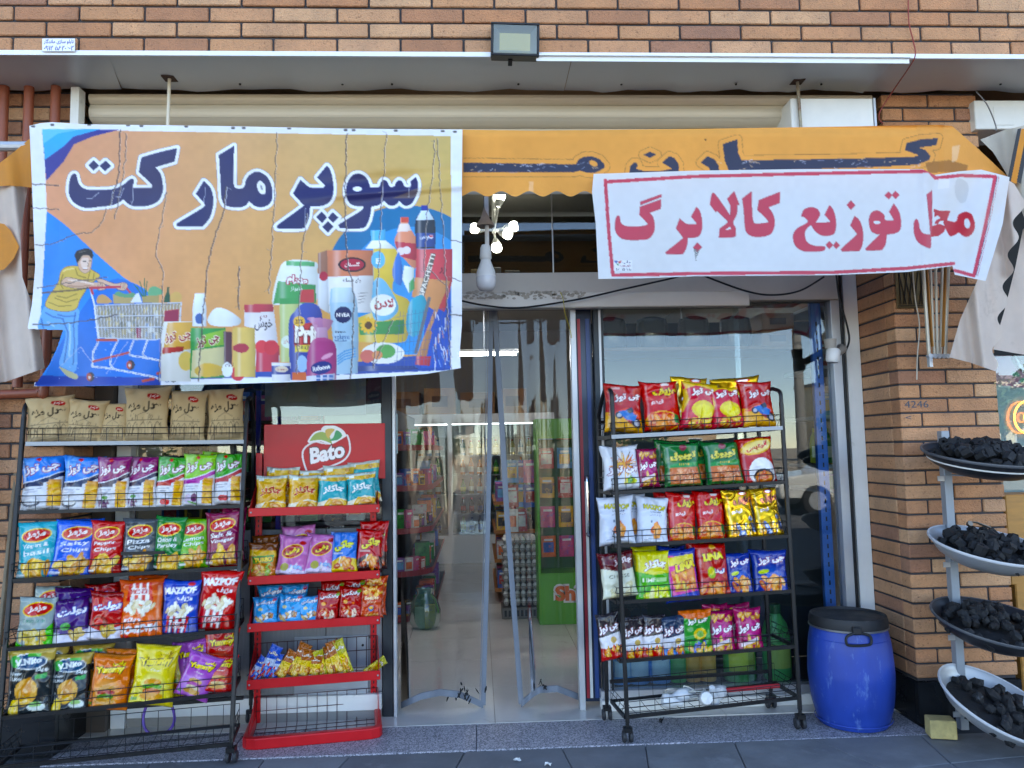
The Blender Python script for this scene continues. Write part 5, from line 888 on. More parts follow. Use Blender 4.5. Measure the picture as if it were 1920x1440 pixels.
def d_lina(blue):
    if blue: c = new('1d3f9a'); c.poly([(.08, .9), (.92, .84), (.96, .2), (.1, .14)], 'd8589a'); c.poly([(.1, .86), (.9, .9), (.92, .72), (.1, .7)], 'e0cf2f'); c.poly([(.15, .6), (.9, .66), (.9, .24), (.2, .2)], 'dd8a5a'); chips(c, .55, .38, .3, .14, 16, PU+['e8c04a'], 3, .1); c.text('LiNA', .62, .68, .66, .15, 'ecd83a', '7a1a20', .07, .07, 8)
    else: c = new('b01f2c'); c.text('LiNA', .52, .76, .66, .14, 'ecdc4a', '5a0f12', .07, .07, 4); c.ell(.52, .93, .1, .04, 'd8a03a'); c.text('لینا', .68, .48, .34, .09, 'f4f0ec', '2a5a9a', .06, .04); c.ell(.42, .46, .14, .11, '9ab03a'); c.ell(.42, .48, .1, .07, 'e0cf5a'); chips(c, .5, .14, .42, .09, 14, PU, 6, .13)
    crimp(c, '0f2050' if blue else '6a0f14'); sheen(c); return c
def d_bchee():
    c = new('1c3a8a'); c.ell(.55, .4, .44, .3, '3a6ac0', .7, 0, .8); c.text('چی توز', .55, .78, .78, .18, 'f8f4fa', '7a1a50', .07, .05, 6); c.ell(.3, .52, .16, .05, 'b8c84a', 1, 8); chips(c, .55, .24, .38, .16, 18, PU+['e8b070'], 4, .12); crimp(c, '0f1f4a'); sheen(c); return c
def d_kchee(col, low):
    c = new(col); c.poly([(0, .5), (1, .58), (1, .3), (0, .24)], 'e8e4e6'); c.text('چی توز', .5, .68, .92, .2, 'fbf6f8', '7a1030', .07, .05, 5); c.poly([(0, 0), (1, 0), (1, .3), (.5, .22), (0, .28)], low); chips(c, .5, .15, .4, .1, 14, ['e0803a', 'd8442a', 'e8b04a'], 8, .1); c.ell(.62, .42, .14, .07, 'c8a86a'); crimp(c, '4a4a50'); sheen(c); return c
def d_gorn():
    c = new('2f8a36'); c.poly([(0, 1), (1, 1), (1, .86), (.5, .8), (0, .88)], 'd8702a'); c.text('چی توز', .55, .78, .64, .14, 'f8f6f0', '1a4a20', .06, .05, 5); c.ell(.62, .5, .22, .12, 'e0c03a'); c.ell(.62, .5, .12, .07, '6a9a2a'); chips(c, .6, .2, .32, .12, 10, ['e0b84a', 'd0a03a', '3a5ab0'], 2, .11); crimp(c, '8a3a10'); sheen(c); return c
def d_stick(col, k):
    c = new(col); c.poly([(0, .3), (1, .4), (1, .62), (0, .55)], 'ecd04a' if k else 'd8e2f0', .8); c.text('چاکی', .5, .76, .8, .12, 'f4ecd8', '5a1a10', .06, .05); chips(c, .5, .2, .44, .18, 14, CH if k else ['e8e0c8', '5a8ad0', 'c8302c'], k+3, .16); crimp(c, 'e0d8c0'); sheen(c); return c
DES = {'kr': (lambda: d_kraft(1), KRAFT, 'brown paper snack bag'), 'kr2': (lambda: d_kraft(5), KRAFT, 'brown paper snack bag'),
 'cb': (lambda: d_chee('1b86dc', '1a2244'), FILM, 'bright blue and white bag'), 'cp': (lambda: d_chee('8a1f68', '2a1a3a', art='grape'), FILM, 'purple and white bag'), 'cg': (lambda: d_chee('3c9a34', 'b0202c', art='tom'), FILM, 'green and white bag'), 'cl': (lambda: d_chee('86c23a', 'b04aa0', art='on'), FILM, 'lime green and white bag'),
 'm1': (lambda: d_maz('2aa6b4', 'Yogurt &', 'basil', '1a7a8a'), FILM, 'turquoise crisp bag'), 'm2': (lambda: d_maz('2468cc', 'Salty', 'Chips', '174a9a'), FILM, 'blue crisp bag'), 'm3': (lambda: d_maz('c0202c', 'Pepper', 'Chips', '7a1220'), FILM, 'red crisp bag'), 'm4': (lambda: d_maz('4a5056', 'Pizza', 'Chips', '22262a'), FILM, 'dark grey crisp bag'), 'm5': (lambda: d_maz('1f7a3a', 'Onion &', 'Parsley', '0f4a22'), FILM, 'dark green crisp bag'), 'm6': (lambda: d_maz('6cae2c', 'Lemon', 'Chips', '3f7a1a'), FILM, 'lime green crisp bag'), 'm7': (lambda: d_maz('86204c', 'Salt &', 'Vinegar', '4a102a'), FILM, 'maroon crisp bag'),
 'no': (d_noodle, FILM, 'grey and green bag'), 'pp': (lambda: d_pol('4a2a72', '3a1a5a', 'پولت'), FILM, 'violet bag'), 'pr': (lambda: d_pol('b8222c', '7a1218', 'پولت'), FILM, 'red and white bag'), 'po': (lambda: flip(d_pop('e0702a', 'b84a18', 'MAZPOF')), FILM, 'orange popcorn bag standing upside down'), 'pb': (lambda: d_pop('1f4fae', '143478', 'MAZPOF'), FILM, 'blue popcorn bag'), 'pd': (lambda: d_pop('c42a30', '8a161c', 'MAZPOF'), FILM, 'red popcorn bag'),
 'vn': (d_nito, FILM, 'black and gold bag'), 'yo': (lambda: d_yum('d8792c', 'f0c890', ['c89048', 'a83a2c', '5a8a34']), FILM, 'orange burger snack bag'), 'yy': (lambda: d_yum('dcc81c', 'f8f0c0', ['d89a3a', '5a9a34', 'c8702c']), FILM, 'yellow snack bag'), 'yp': (lambda: d_yum('a860b0', 'e0b8e0', ['c89a58', 'a84a8a', 'd8c0a0']), FILM, 'lilac snack bag'), 'yr': (lambda: d_yum('b8262c', 'e08a6a', ['d8a868', 'c8402c', 'e8c890']), FILM, 'red snack bag'),
 'kg': (lambda: d_chak('d8a83a'), FILM, 'golden yellow bag'), 'kt': (lambda: d_chak('1fa0a8'), FILM, 'teal bag'), 'tu': (d_turbo, FILM, 'brown and green bag'), 'pk': (d_pink, FILM, 'pink bag'), 'hb': (lambda: d_chaki('1f76c8', 'e0c02c', 'd8d84a'), FILM, 'blue and yellow bag'), 'hr': (lambda: d_chaki('b81f28', '3a1a1a', 'e8d85a'), FILM, 'red bag with yellow lettering'),
 'fb': (lambda: d_fch('4aa4dc'), FILM, 'light blue bag'), 'fr': (lambda: d_fch('b02a24', True), FILM, 'rust red bag'), 'bz': (d_beez, FILM, 'orange spotted bag'), 'sb': (lambda: d_stick('2a5ab4', 0), FILM, 'slim blue stick bag'), 'so': (lambda: d_stick('a8621f', 1), FILM, 'slim brown stick bag'), 'sg': (lambda: d_stick('b8b04a', 2), FILM, 'slim olive stick bag'),
 'mo': (d_moto, FILM, 'dark red bag'), 'li': (d_lino, FILM, 'red bag with yellow lettering'), 'gc': (d_gchee, FILM, 'gold and red bag'), 'gf': (lambda: d_lino(True), FOIL, 'shiny gold foil bag'), 'st': (d_star, FILM, 'white bag with orange starburst'), 'pe': (d_pell, FILM, 'plum coloured bag'), 'tp': (d_topo, FILM, 'dark green bag'), 'el': (d_elit, FILM, 'crimson bag with yellow oval'), 'wm': (d_wmaz, FILM, 'plain white bag'),
 'mc': (d_mchak, FILM, 'cream and maroon bag'), 'lm': (d_lime, FILM, 'yellow and green bag'), 'lb': (lambda: d_lina(True), FILM, 'blue and multicoloured bag'), 'lr': (lambda: d_lina(False), FILM, 'scarlet bag'), 'bc': (d_bchee, FILM, 'navy blue bag'), 'kc': (lambda: d_kchee('2a2428', 'b8302a'), FILM, 'black, white and red bag'), 'kb': (lambda: d_kchee('26364e', '2f7ac0'), FILM, 'white and blue bag'), 'go': (d_gorn, FILM, 'green and orange bag'), 'pn': (lambda: d_pell('a01f5a'), FILM, 'magenta pink bag')}
BAGM = {}
def get_bag(k, asp, var):
    a = 1.0 if asp < 1.08 else 1.2 if asp < 1.3 else 1.42 if asp < 1.55 else 1.7 if asp < 2 else 2.6; q = (k, a, var)
    if q not in BAGM:
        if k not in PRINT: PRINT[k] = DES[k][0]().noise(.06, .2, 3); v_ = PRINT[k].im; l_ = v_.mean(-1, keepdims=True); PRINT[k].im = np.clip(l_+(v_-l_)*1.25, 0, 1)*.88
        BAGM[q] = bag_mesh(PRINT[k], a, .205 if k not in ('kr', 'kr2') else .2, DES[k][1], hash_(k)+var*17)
    return BAGM[q], a
PRINT = {}
def hash_(s): return sum(ord(x)*(i+3) for i, x in enumerate(s)) % 1000
ORD = ['first', 'second', 'third', 'fourth', 'fifth', 'sixth', 'seventh', 'eighth', 'ninth', 'tenth', 'eleventh', 'twelfth', 'thirteenth', 'fourteenth']
rb = random.Random(21)
def stock(rack, row_name, p0, n, zrow, items, grp, front=.0):
    """items: (centre px, bottom px, width px, height px, design, roll, behind)"""
    k = 0; used = []
    for it in items:
        cx, yb, w, h, d = it[:5]; roll = it[5] if len(it) > 5 else 0; beh = it[6] if len(it) > 6 else 0
        off = .05+front+(.085 if beh else 0)+rb.uniform(-.006, .006)
        P = unp(cx, yb, np.asarray(p0)+np.array([0, off, 0]), n); s = px_size(P); W_, H_ = w*s, h*s
        me, a = get_bag(d, h/w, rb.randrange(3))
        look = DES[d][2]
        if beh: lab = f"{look} behind the {ORD[max(0, k-1)]} bag, {row_name} shelf of {rack}"
        else: lab = f"{look}, {ORD[k]} from left on {row_name} shelf of {rack}"; k += 1
        if lab in used: lab = lab.replace('behind the', 'hidden behind the')
        used.append(lab)
        o = put('snack_bag', me, None, P, (rad(-6+rb.uniform(-6, 6)), rad(roll+rb.uniform(-3, 3)), math.atan2(-n[0], n[1])+rad(rb.uniform(-13, 13))), (W_*1.06, W_, H_/a*1.02))
        tag(o, lab, 'snack bag', grp)
# ------------------------------------------------------------------ racks
WIRE = mat('black_wire', '1b1c1f', .45, .3); SILV = mat('silver_edge', '9a9ea2', .5, .5)
CAST = mat('caster_rubber', '24262b', .6)
def nrm(v): v = np.asarray(v, float); return v/np.linalg.norm(v)
def caster(par, p, lab=None):
    b = MB(); b.tube([p+(0, 0, .07), p+(0, 0, .11)], .009, 8); b.box(p[0]-.02, p[0]+.02, p[1]-.02, p[1]+.02, p[2]+.052, p[2]+.072)
    o = b.build('caster', BLACKM, par); o.location = -par.location
    for s in (-1, 1):
        w = MB().lathe([(.004, -.008), (.024, -.008), (.028, -.004), (.028, .004), (.024, .008), (.004, .008)], 14, M=Matrix.Translation(Vector(p)+Vector((s*.016, .008, .028))) @ Matrix.Rotation(rad(90), 4, 'Y')).build('wheel', CAST, o, smooth=True)
def wire_rack(label, foot, ang, top, top_dy, rows, posts, depth, guard, dx_wire=.068):
    """rows: rail ends (xL,yL,xR,yR) in the photograph; posts: px of both posts at the bottom and the top"""
    B = un(*foot, Z=0.0); e = np.array([math.cos(ang), math.sin(ang), 0]); Tp = un(*top, Y=B[1]+top_dy); n = nrm(np.cross(e, Tp-B)); n = n if n[1] > 0 else -n
    r = empty('wire_rack', tuple(B), label, 'rack'); back = np.array([-math.sin(ang), math.cos(ang), 0])
    def L(o): o.location = -r.location; return o
    q = lambda x, y: unp(x, y, B, n)
    ends = []
    for (x0, y0, x1, y1) in posts:                                   # bottom px, top px
        a, t = q(x0, y0), q(x1, y1); a = a+(t-a)*((.09-a[2])/(t[2]-a[2])); ends.append((a, t))
        L(MB().bar(a, t-(t-a)*.02, .019, .019).build('post', BLACKM, r, bevel=.003))
        rb_ = np.array([t[0], t[1], 0])+back*depth; rt = rb_+np.array([0, 0, t[2]-.10])
        L(MB().bar(rb_+(0, 0, .09), rt, .019, .019).build('rear_post', BLACKM, r, bevel=.003))
        L(MB().tube(spl([t-(t-a)*.03, t+(0, .004, .012), t+back*.05+(0, 0, .035), (t+rt)/2+(0, 0, .085), rt+(0, 0, .03)-back*.02, rt-(0, 0, .02)], 6), .0105, 8).build('top_bow', BLACKM, r, smooth=True))
        caster(r, np.array([a[0], a[1], 0])); caster(r, np.array([rb_[0], rb_[1], 0]))
    L(MB().bar(ends[0][0]+back*depth+(0, .05, .1), ends[1][0]+back*depth+(0, .05, .1), .016).build('rear_tie', BLACKM, r)); L(MB().bar(ends[0][1]+back*depth-(0, 0, .12), ends[1][1]+back*depth-(0, 0, .12), .016).build('rear_tie', BLACKM, r))
    out = []
    for k, (xl, yl, xr, yr) in enumerate(rows):
        a, c = q(xl, yl), q(xr, yr); d = depth*.92
        sh = MB(); sh.bar(a, c, .012, .016); sh.bar(a+back*d, c+back*d, .010, .012); sh.bar(a, a+back*d, .010, .018); sh.bar(c, c+back*d, .010, .018)
        o = L(sh.build('shelf_frame', BLACKM, r))
        if k == 0: L(MB().bar(a+(0, -.009, .002), c+(0, -.009, .002), .004, .019).build('silver_strip', SILV, r))
        b = MB(); m = int(np.linalg.norm(c-a)/dx_wire)
        for j in range(m+1): p = a+(c-a)*j/m; b.tube([p+(0, -.006, guard), p+(0, -.006, -.004), p+back*d*.5+(0, 0, -.012), p+back*d+(0, 0, -.004), p+back*d+(0, .004, .10)], .0016, 4)
        for hh in (guard, guard*.62): b.tube([a+(0, -.006, hh), c+(0, -.006, hh)], .0019, 4); b.tube([a+(0, -.006, hh), a+back*d+(0, 0, hh)], .0019, 4); b.tube([c+(0, -.006, hh), c+back*d+(0, 0, hh)], .0019, 4)
        for t_ in (.3, .6): b.tube([a+back*d*t_+(0, 0, -.010), c+back*d*t_+(0, 0, -.010)], .0019, 4)
        b.tube([a+back*d+(0, .004, .10), c+back*d+(0, .004, .10)], .0019, 4)
        for e_, s_ in ((a, 1), (c, 1)):
            for j in range(4): b.tube([e_+back*d*j/4+(0, 0, guard), e_+back*d*(j+1)/4+(0, 0, -.004)], .0015, 4)
        L(b.build('wire_basket', WIRE, r)); out.append((a, c))
    hn = np.array([-math.sin(ang), math.cos(ang), 0])
    return r, out, hn, L, q
NM = ['top', 'second', 'third', 'fourth', 'bottom']
# left rack
RK1 = 'left black rack'
r1, rw1, n1, L1, q1 = wire_rack('tall black wire display rack on casters before the left brick pillar', (432, 1434), rad(9), (463, 748), .27,
    [(50, 833, 458, 829), (36, 961, 455, 949), (22, 1089, 450, 1064), (10, 1218, 442, 1182), (0, 1347, 435, 1300), (-8, 1440, 433, 1395)], [(-8, 1440, 46, 768), (432, 1434, 463, 760)], .27, .075)
IT1 = [[(98, 830, 78, 86, 'kr', -5), (156, 830, 66, 79, 'kr2', 5), (209, 829, 48, 74, 'kr', 0), (236, 829, 40, 68, 'kr2', 4, 1), (275, 829, 80, 101, 'kr2', 1), (348, 829, 68, 95, 'kr', 0), (386, 828, 34, 80, 'kr2', 0, 1), (424, 828, 66, 98, 'kr', -1)],
 [(78, 958, 75, 101, 'cb', 0), (148, 958, 68, 100, 'cb', 2), (183, 952, 50, 92, 'cb', 0, 1), (211, 957, 58, 98, 'cp', 2), (264, 955, 56, 97, 'cp', 0), (318, 953, 54, 94, 'cg', 0), (371, 950, 58, 96, 'cl', 2), (390, 944, 40, 96, 'cl', 4, 1), (426, 946, 54, 94, 'cg', -1)],
 [(68, 1084, 70, 102, 'm1', 2), (132, 1081, 72, 102, 'm2', 3), (162, 1072, 50, 96, 'm2', 0, 1), (195, 1077, 62, 97, 'm3', 0), (257, 1073, 60, 97, 'm4', 1), (311, 1070, 58, 98, 'm5', 4), (360, 1065, 56, 90, 'm6', 2), (418, 1060, 64, 96, 'm7', 1), (434, 1052, 44, 98, 'm7', 0, 1)],
 [(64, 1214, 64, 90, 'no', 3), (86, 1196, 60, 92, 'no', 2, 1), (132, 1208, 64, 82, 'pp', 0), (134, 1192, 68, 86, 'pp', 0, 1), (194, 1200, 64, 87, 'pr', 2), (190, 1184, 60, 86, 'pr', 0, 1), (262, 1197, 77, 106, 'po', 3), (270, 1186, 70, 104, 'po', 2, 1), (333, 1190, 71, 98, 'pb', 3), (403, 1181, 77, 108, 'pd', 3), (408, 1170, 66, 110, 'pd', 4, 1)],
 [(51, 1339, 83, 118, 'vn', 0), (84, 1322, 76, 112, 'vn', 2, 1), (125, 1335, 71, 102, 'vn', 1), (160, 1318, 70, 104, 'vn', 4, 1), (200, 1330, 72, 97, 'yo', 5), (225, 1318, 64, 98, 'yo', 6, 1), (280, 1323, 77, 107, 'yy', 5), (330, 1310, 60, 96, 'yy', -14, 1), (358, 1308, 62, 80, 'yp', 22), (366, 1290, 66, 86, 'yp', -6, 1), (404, 1298, 60, 66, 'yr', 6), (410, 1276, 60, 92, 'yr', 3, 1)]]
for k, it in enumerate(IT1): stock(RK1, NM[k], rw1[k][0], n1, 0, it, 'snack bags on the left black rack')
p = q1(270, 1036); L1(MB().box(p[0]-.1, p[0]+.1, p[1]-.014, p[1]-.008, p[2]-.008, p[2]+.006).build('price_holder', BLACKM, r1))
# right rack
RK2 = 'right black rack'
r2_, rw2, n2, L2, q2 = wire_rack('black wire display rack on casters in front of the right shop window', (1503, 1368), rad(6), (1464, 742), .05,
    [(1146, 820, 1466, 803), (1148, 925, 1472, 904), (1152, 1024, 1480, 1005), (1157, 1130, 1486, 1108), (1164, 1240, 1492, 1212), (1172, 1345, 1498, 1308)], [(1178, 1388, 1147, 742), (1502, 1366, 1464, 742)], .26, .07)
IT2 = [[(1170, 811, 76, 88, 'mo', 2), (1243, 808, 74, 92, 'li', 0), (1308, 805, 76, 86, 'gc', 3), (1298, 800, 72, 92, 'gf', 0, 1), (1366, 802, 70, 77, 'gc', 0), (1388, 796, 88, 86, 'gf', -8, 1), (1425, 800, 68, 84, 'mo', -2)],
 [(1168, 918, 76, 80, 'st', 0), (1218, 913, 42, 70, 'pe', 0), (1256, 908, 60, 80, 'tp', 3, 1), (1282, 912, 75, 80, 'tp', -2), (1325, 906, 56, 80, 'tp', 2, 1), (1360, 909, 73, 80, 'tp', -2), (1427, 907, 71, 86, 'el', -2)],
 [(1160, 1021, 66, 88, 'wm', -3), (1180, 1014, 60, 86, 'wm', 0, 1), (1222, 1021, 60, 86, 'wm', 2), (1254, 1012, 56, 86, 'li', 0, 1), (1279, 1016, 62, 90, 'li', 2), (1335, 1013, 60, 90, 'li', 0), (1362, 1006, 50, 86, 'li', 2, 1), (1392, 1011, 62, 90, 'gf', -2), (1444, 1007, 58, 90, 'gf', 1)],
 [(1165, 1120, 68, 82, 'mc', -2), (1226, 1127, 67, 90, 'lm', 2), (1214, 1112, 50, 84, 'lm', 0, 1), (1284, 1128, 66, 94, 'lb', -2), (1262, 1112, 50, 84, 'lb', 0, 1), (1338, 1119, 63, 96, 'lr', -2), (1320, 1108, 56, 96, 'lr', 0, 1), (1389, 1114, 50, 74, 'bc', 0), (1444, 1112, 67, 78, 'bc', -2)],
 [(1152, 1236, 44, 82, 'kc', -5), (1188, 1239, 46, 80, 'kc', 0), (1226, 1235, 46, 78, 'kc', 2), (1266, 1234, 48, 76, 'kb', -2), (1310, 1231, 61, 84, 'go', -3), (1342, 1220, 54, 84, 'pn', 0, 1), (1357, 1225, 52, 76, 'pn', -2), (1392, 1216, 50, 80, 'pn', 0, 1), (1406, 1221, 54, 78, 'pn', -2)]]
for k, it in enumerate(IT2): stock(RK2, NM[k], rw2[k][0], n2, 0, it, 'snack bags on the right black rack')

# red rack with header board
REDM = mat('red_enamel', 'c0141c', .32, .0, var=.06, vscale=8, spec=.35, bump=.04, bscale=9, dirt='7a1016', dscale=7, dlo=.68)
ANG = rad(9); P0 = un(463, 1402, Z=0.0); EX = np.array([math.cos(ANG), math.sin(ANG), 0]); BK = np.array([-math.sin(ANG), math.cos(ANG), 0])
rr = empty('display_rack', tuple(P0), 'red metal snack display rack with oval header logo beside the doorway', 'rack', rz=ANG)
def rq(px, py, d=0): P = unp(px, py, P0+BK*d, BK); v = P-P0; return np.array([v@EX, v@BK, v[2]])      # local x, depth, height
WR = rq(712, 1372)[0]; DP = .27
def rbox(name, x0, x1, y0, y1, z0, z1, m=None, bev=.002, par=None): return MB().box(x0, x1, y0, y1, z0, z1).build(name, m or REDM, par or rr, bevel=bev)
zt = rq(600, 795, DP)[2]
for x in (.012, WR-.022):
    up = rbox('upright', x-.016, x+.016, DP, DP+.03, .02, rq(727, 845, DP)[2])
    b = MB()
    for k in range(44): z = .12+k*.026; b.box(x-.003, x+.003, DP-.0012, DP-.0004, z, z+.014)
    b.build('slots', BLACKM, up)
hd = rbox('header_board', rq(495, 840, DP)[0], rq(722, 840, DP)[0], DP-.012, DP-.002, rq(600, 900, DP)[2], zt)
HX = (rq(495, 840, DP)[0]+rq(722, 840, DP)[0])/2
c = Cv(550, 790, 680, 905, 390, 345, 'c0141c')
z3 = lambda pts: T(.25, 430, 700, pts)
heart = sm(z3([(610, 780, 1), (575, 700), (555, 610), (575, 560), (640, 520), (700, 530), (770, 530), (830, 500), (880, 470, 1), (895, 520), (895, 590), (850, 650), (760, 690), (690, 710), (640, 740)]))
c.line(heart, 6.5, 'e6dcdc', 1, True); leaf1 = sm(z3([(600, 510, 1), (640, 455), (700, 440), (750, 470), (770, 530, 1), (690, 500)])); leaf2 = sm(z3([(700, 440), (720, 405), (790, 405), (850, 440), (860, 480), (800, 510), (750, 500)]))
c.line(leaf1, 6, 'f0ecec', 1, True); c.line(leaf2, 6, 'f0ecec', 1, True); c.poly(heart, 'c0141c'); c.poly(leaf2, 'f2efec'); c.poly(leaf1, '9ab04a'); c.poly(sm(z3([(720, 430), (745, 415), (790, 420), (760, 460), (745, 490), (728, 470)])), 'd8b04a'); c.poly(sm(z3([(750, 505), (780, 480), (800, 430), (830, 440), (845, 470), (810, 500)])), '2f9a58')
c.text('Bato', *z3([(735, 595)])[0], 66, 30, 'f2ecec', '5a0a10', .05, .045, 12, slant=.15)
PX, PY = coons([(553, 798), (674, 798)], [(553, 897), (674, 897)], [(553, 798), (553, 897)], [(674, 798), (674, 897)], 130, 106)
col = c.sample(PX, PY); Pn = []
for x_, y_ in zip(PX.ravel(), PY.ravel()): Pn.append(rq(x_, y_, DP-.0135))
msk = (np.abs(col-np.array(lin('c0141c'))).sum(-1) > .02); kf = msk[:-1, :-1] | msk[1:, 1:] | msk[1:, :-1] | msk[:-1, 1:]
put('header_logo', grid_mesh('header_logo', np.array(Pn), 130, 106, col, mat('logo_print', attr=True, rough=.35), kf), hd)
rowsR = [(962, 948, 14), (1091, 1071, 14), (1175, 1161, 14), (1280, 1266, 16), (1388, 1372, 17)]
shz = []
for k, (yl, yr, tk) in enumerate(rowsR):
    z = rq(588, (yl+yr)/2+2)[2]; h = .04 if k < 3 else .044; shz.append(z)
    lip = rbox('front_lip', -.004, WR+.004, -.004, .006, z-h*.5, z+h*.5); 
    for x in (.008, WR-.008): MB().lathe([(0, .003), (.004, .002), (.005, 0)], 8, M=Matrix.Translation((x, -.005, z)) @ Matrix.Rotation(rad(90), 4, 'X')).build('rivet', SILV, lip)
    for x in (0, WR-.003): MB().prism([(.008, z-h*.48), (.008, z+h*.5), (DP, z+.13), (DP, z-h*.45)], x, x+.003, 'X').build('side_bracket', REDM, rr)
    b = MB(); nn = 12
    for j in range(nn+1): x = .01+(WR-.02)*j/nn; b.tube([(x, .006, z-h*.4), (x, DP-.02, z-h*.4-.0), (x, DP-.005, z+.0), (x, DP-.005, z+.13)], .0017, 4)
    for d in (.05, .11, .17, .23): b.tube([(.004, d, z-h*.4), (WR-.004, d, z-h*.4)], .0017, 4)
    for hh in (.06, .13): b.tube([(.004, DP-.005, z+hh), (WR-.004, DP-.005, z+hh)], .0017, 4)
    b.build('shelf_grid', mat('rack_wire', '4a1a1e', .4, .3), rr)
    if k < 3: rbox('shelf_plate', .004, WR-.004, .007, DP-.006, z-h*.5+.002, z-h*.5+.005)
bs = [(-.006, .0), (-.012, .02), (-.012, .04), (-.004, .05)]
MB().prism([(.04, -.045), (WR-.04, -.045), (WR, -.03), (WR+.012, .0), (WR+.012, DP+.03), (WR-.02, DP+.03), (WR-.02, .01), (WR-.03, -.005), (.03, -.005), (.01, .01), (.01, DP+.03), (-.02, DP+.03), (-.02, .0), (0, -.03)], .0, .052, 'Z').build('base', REDM, rr, bevel=.006, seg=2)
n3 = BK
IT3 = [[(508, 956, 56, 62, 'kg', 3), (527, 950, 60, 72, 'kg', 0, 1), (569, 955, 57, 62, 'kg', 1), (590, 949, 58, 66, 'kt', 0, 1), (624, 952, 56, 60, 'kt', 2), (640, 946, 58, 72, 'kg', 0, 1), (679, 948, 54, 60, 'kt', -3), (686, 942, 58, 76, 'kt', -3, 1)],
 [(491, 1084, 52, 64, 'tu', 1), (500, 1078, 48, 72, 'tu', 0, 1), (545, 1079, 58, 72, 'pk', 3), (562, 1072, 60, 84, 'pk', 0, 1), (597, 1077, 56, 74, 'pk', 4), (644, 1074, 50, 74, 'hb', 2), (690, 1071, 50, 76, 'hr', 3), (700, 1066, 52, 86, 'hr', 0, 1)],
 [(497, 1170, 45, 48, 'fb', 0), (508, 1164, 48, 64, 'fb', 0, 1), (542, 1168, 47, 52, 'fb', 1), (552, 1162, 48, 64, 'fb', 0, 1), (579, 1166, 38, 46, 'fb', 2), (612, 1164, 43, 54, 'fr', 3), (622, 1158, 46, 66, 'fr', 0, 1), (655, 1161, 44, 58, 'fr', 3), (664, 1156, 46, 68, 'fr', 0, 1), (696, 1158, 44, 58, 'bz', 3), (702, 1153, 44, 70, 'bz', 0, 1)],
 [(474, 1274, 24, 44, 'sb', 30), (492, 1268, 22, 60, 'sb', 26), (508, 1270, 22, 44, 'sb', 18), (522, 1270, 24, 52, 'so', 34), (546, 1268, 24, 62, 'so', 26), (566, 1268, 24, 50, 'so', 16), (588, 1266, 24, 36, 'so', 5), (602, 1262, 26, 58, 'sb', 48, 1), (604, 1266, 20, 46, 'sg', -8), (618, 1265, 20, 50, 'so', -6), (638, 1262, 22, 60, 'so', -14), (654, 1262, 20, 64, 'sg', -22), (684, 1264, 18, 46, 'sg', 62)]]
for k, it in enumerate(IT3): stock('red rack', ['top', 'second', 'third', 'fourth'][k], P0+np.array([0, 0, 0]), n3, 0, it, 'snack bags on the red rack', .04)
# ------------------------------------------------------------------ things on the wall and around the door
def at(o, par): o.location = -par.location; return o
# floodlight
a, c_ = un(920, 42, Y=-.80), un(1012, 102, Y=-.80); w_, h_ = c_[0]-a[0], a[2]-c_[2]
fl_ = empty('floodlight', ((a[0]+c_[0])/2, -.76, (a[2]+c_[2])/2), 'slim black LED floodlight mounted on the brick wall', 'floodlight'); fl_.rotation_euler = (rad(6), rad(1.5), 0)
b = MB()
for x0, x1, z0, z1 in ((-w_/2, w_/2, h_/2-.012, h_/2), (-w_/2, w_/2, -h_/2, -h_/2+.012), (-w_/2, -w_/2+.012, -h_/2+.0121, h_/2-.0121), (w_/2-.012, w_/2, -h_/2+.0121, h_/2-.0121)): b.box(x0, x1, -.045, .0, z0, z1)
b.box(-w_/2+.002, w_/2-.002, -.006, .03, -h_/2+.002, h_/2-.002); b.build('housing', BLACKM, fl_, bevel=.003)
MB().add([(-w_/2+.012, -.042, -h_/2+.012), (w_/2-.012, -.042, -h_/2+.012), (w_/2-.012, -.042, h_/2-.012), (-w_/2+.012, -.042, h_/2-.012), (-w_*.32, -.012, -h_*.26), (w_*.32, -.012, -h_*.26), (w_*.32, -.012, h_*.26), (-w_*.32, -.012, h_*.26)], [(0, 1, 5, 4), (1, 2, 6, 5), (2, 3, 7, 6), (3, 0, 4, 7)]).build('reflector', mat('reflector', 'b9beb8', .3, .3), fl_)
MB().box(-w_*.32, w_*.32, -.011, -.008, -h_*.26, h_*.26).build('led_panel', mat('led_yellow', 'd8d29a', .5), fl_); MB().box(-w_/2+.0125, w_/2-.0125, -.0435, -.0425, -h_/2+.0125, h_/2-.0125).build('cover_glass', glass('lamp_glass', (.95, .96, .95), 1), fl_)
MB().bar((-.02, .0, -h_/2), (-.02, .04, -h_/2-.012), .02, .008).build('bracket', BLACKM, fl_)
# cords and cables
def cord(name, pts, r, m, label, cat='cable', n=8):
    P = spl([p if len(p) == 3 and not isinstance(p, tuple) else un(p[0], p[1], Y=p[2]) for p in pts], n); o0 = P[0]
    o = MB().tube([p-o0 for p in P], r, 6).build(name, m, None, smooth=True); o.location = o0; return tag(o, label, cat)
CB = mat('black_cable', '141416', .5)
cord('cord', [(1703, -12, -.765), (1704, 40, -.765), (1712, 75, -.768), (1716, 104, -.80), (1702, 130, -.72), (1678, 165, -.55), (1652, 205, -.50), (1648, 222, -.5), (1656, 232, -.5)], .0028, mat('red_cord', '8a3226', .6), 'thin reddish cord hanging down the wall to the right pillar')
cord('cord', [(1830, 172, -.5), (1850, 195, -.5), (1866, 232, -.46), (1868, 246, -.46)], .003, mat('grey_cord', '6f6f72', .6), 'short grey cable in front of the junction box')
cord('cable', [(850, 560, -.17), (905, 572, -.17), (975, 577, -.17), (1080, 562, -.16), (1170, 542, -.16), (1270, 519, -.16), (1292, 508, -.16)], .0055, CB, 'black cable sagging across the beige lintel over the door')
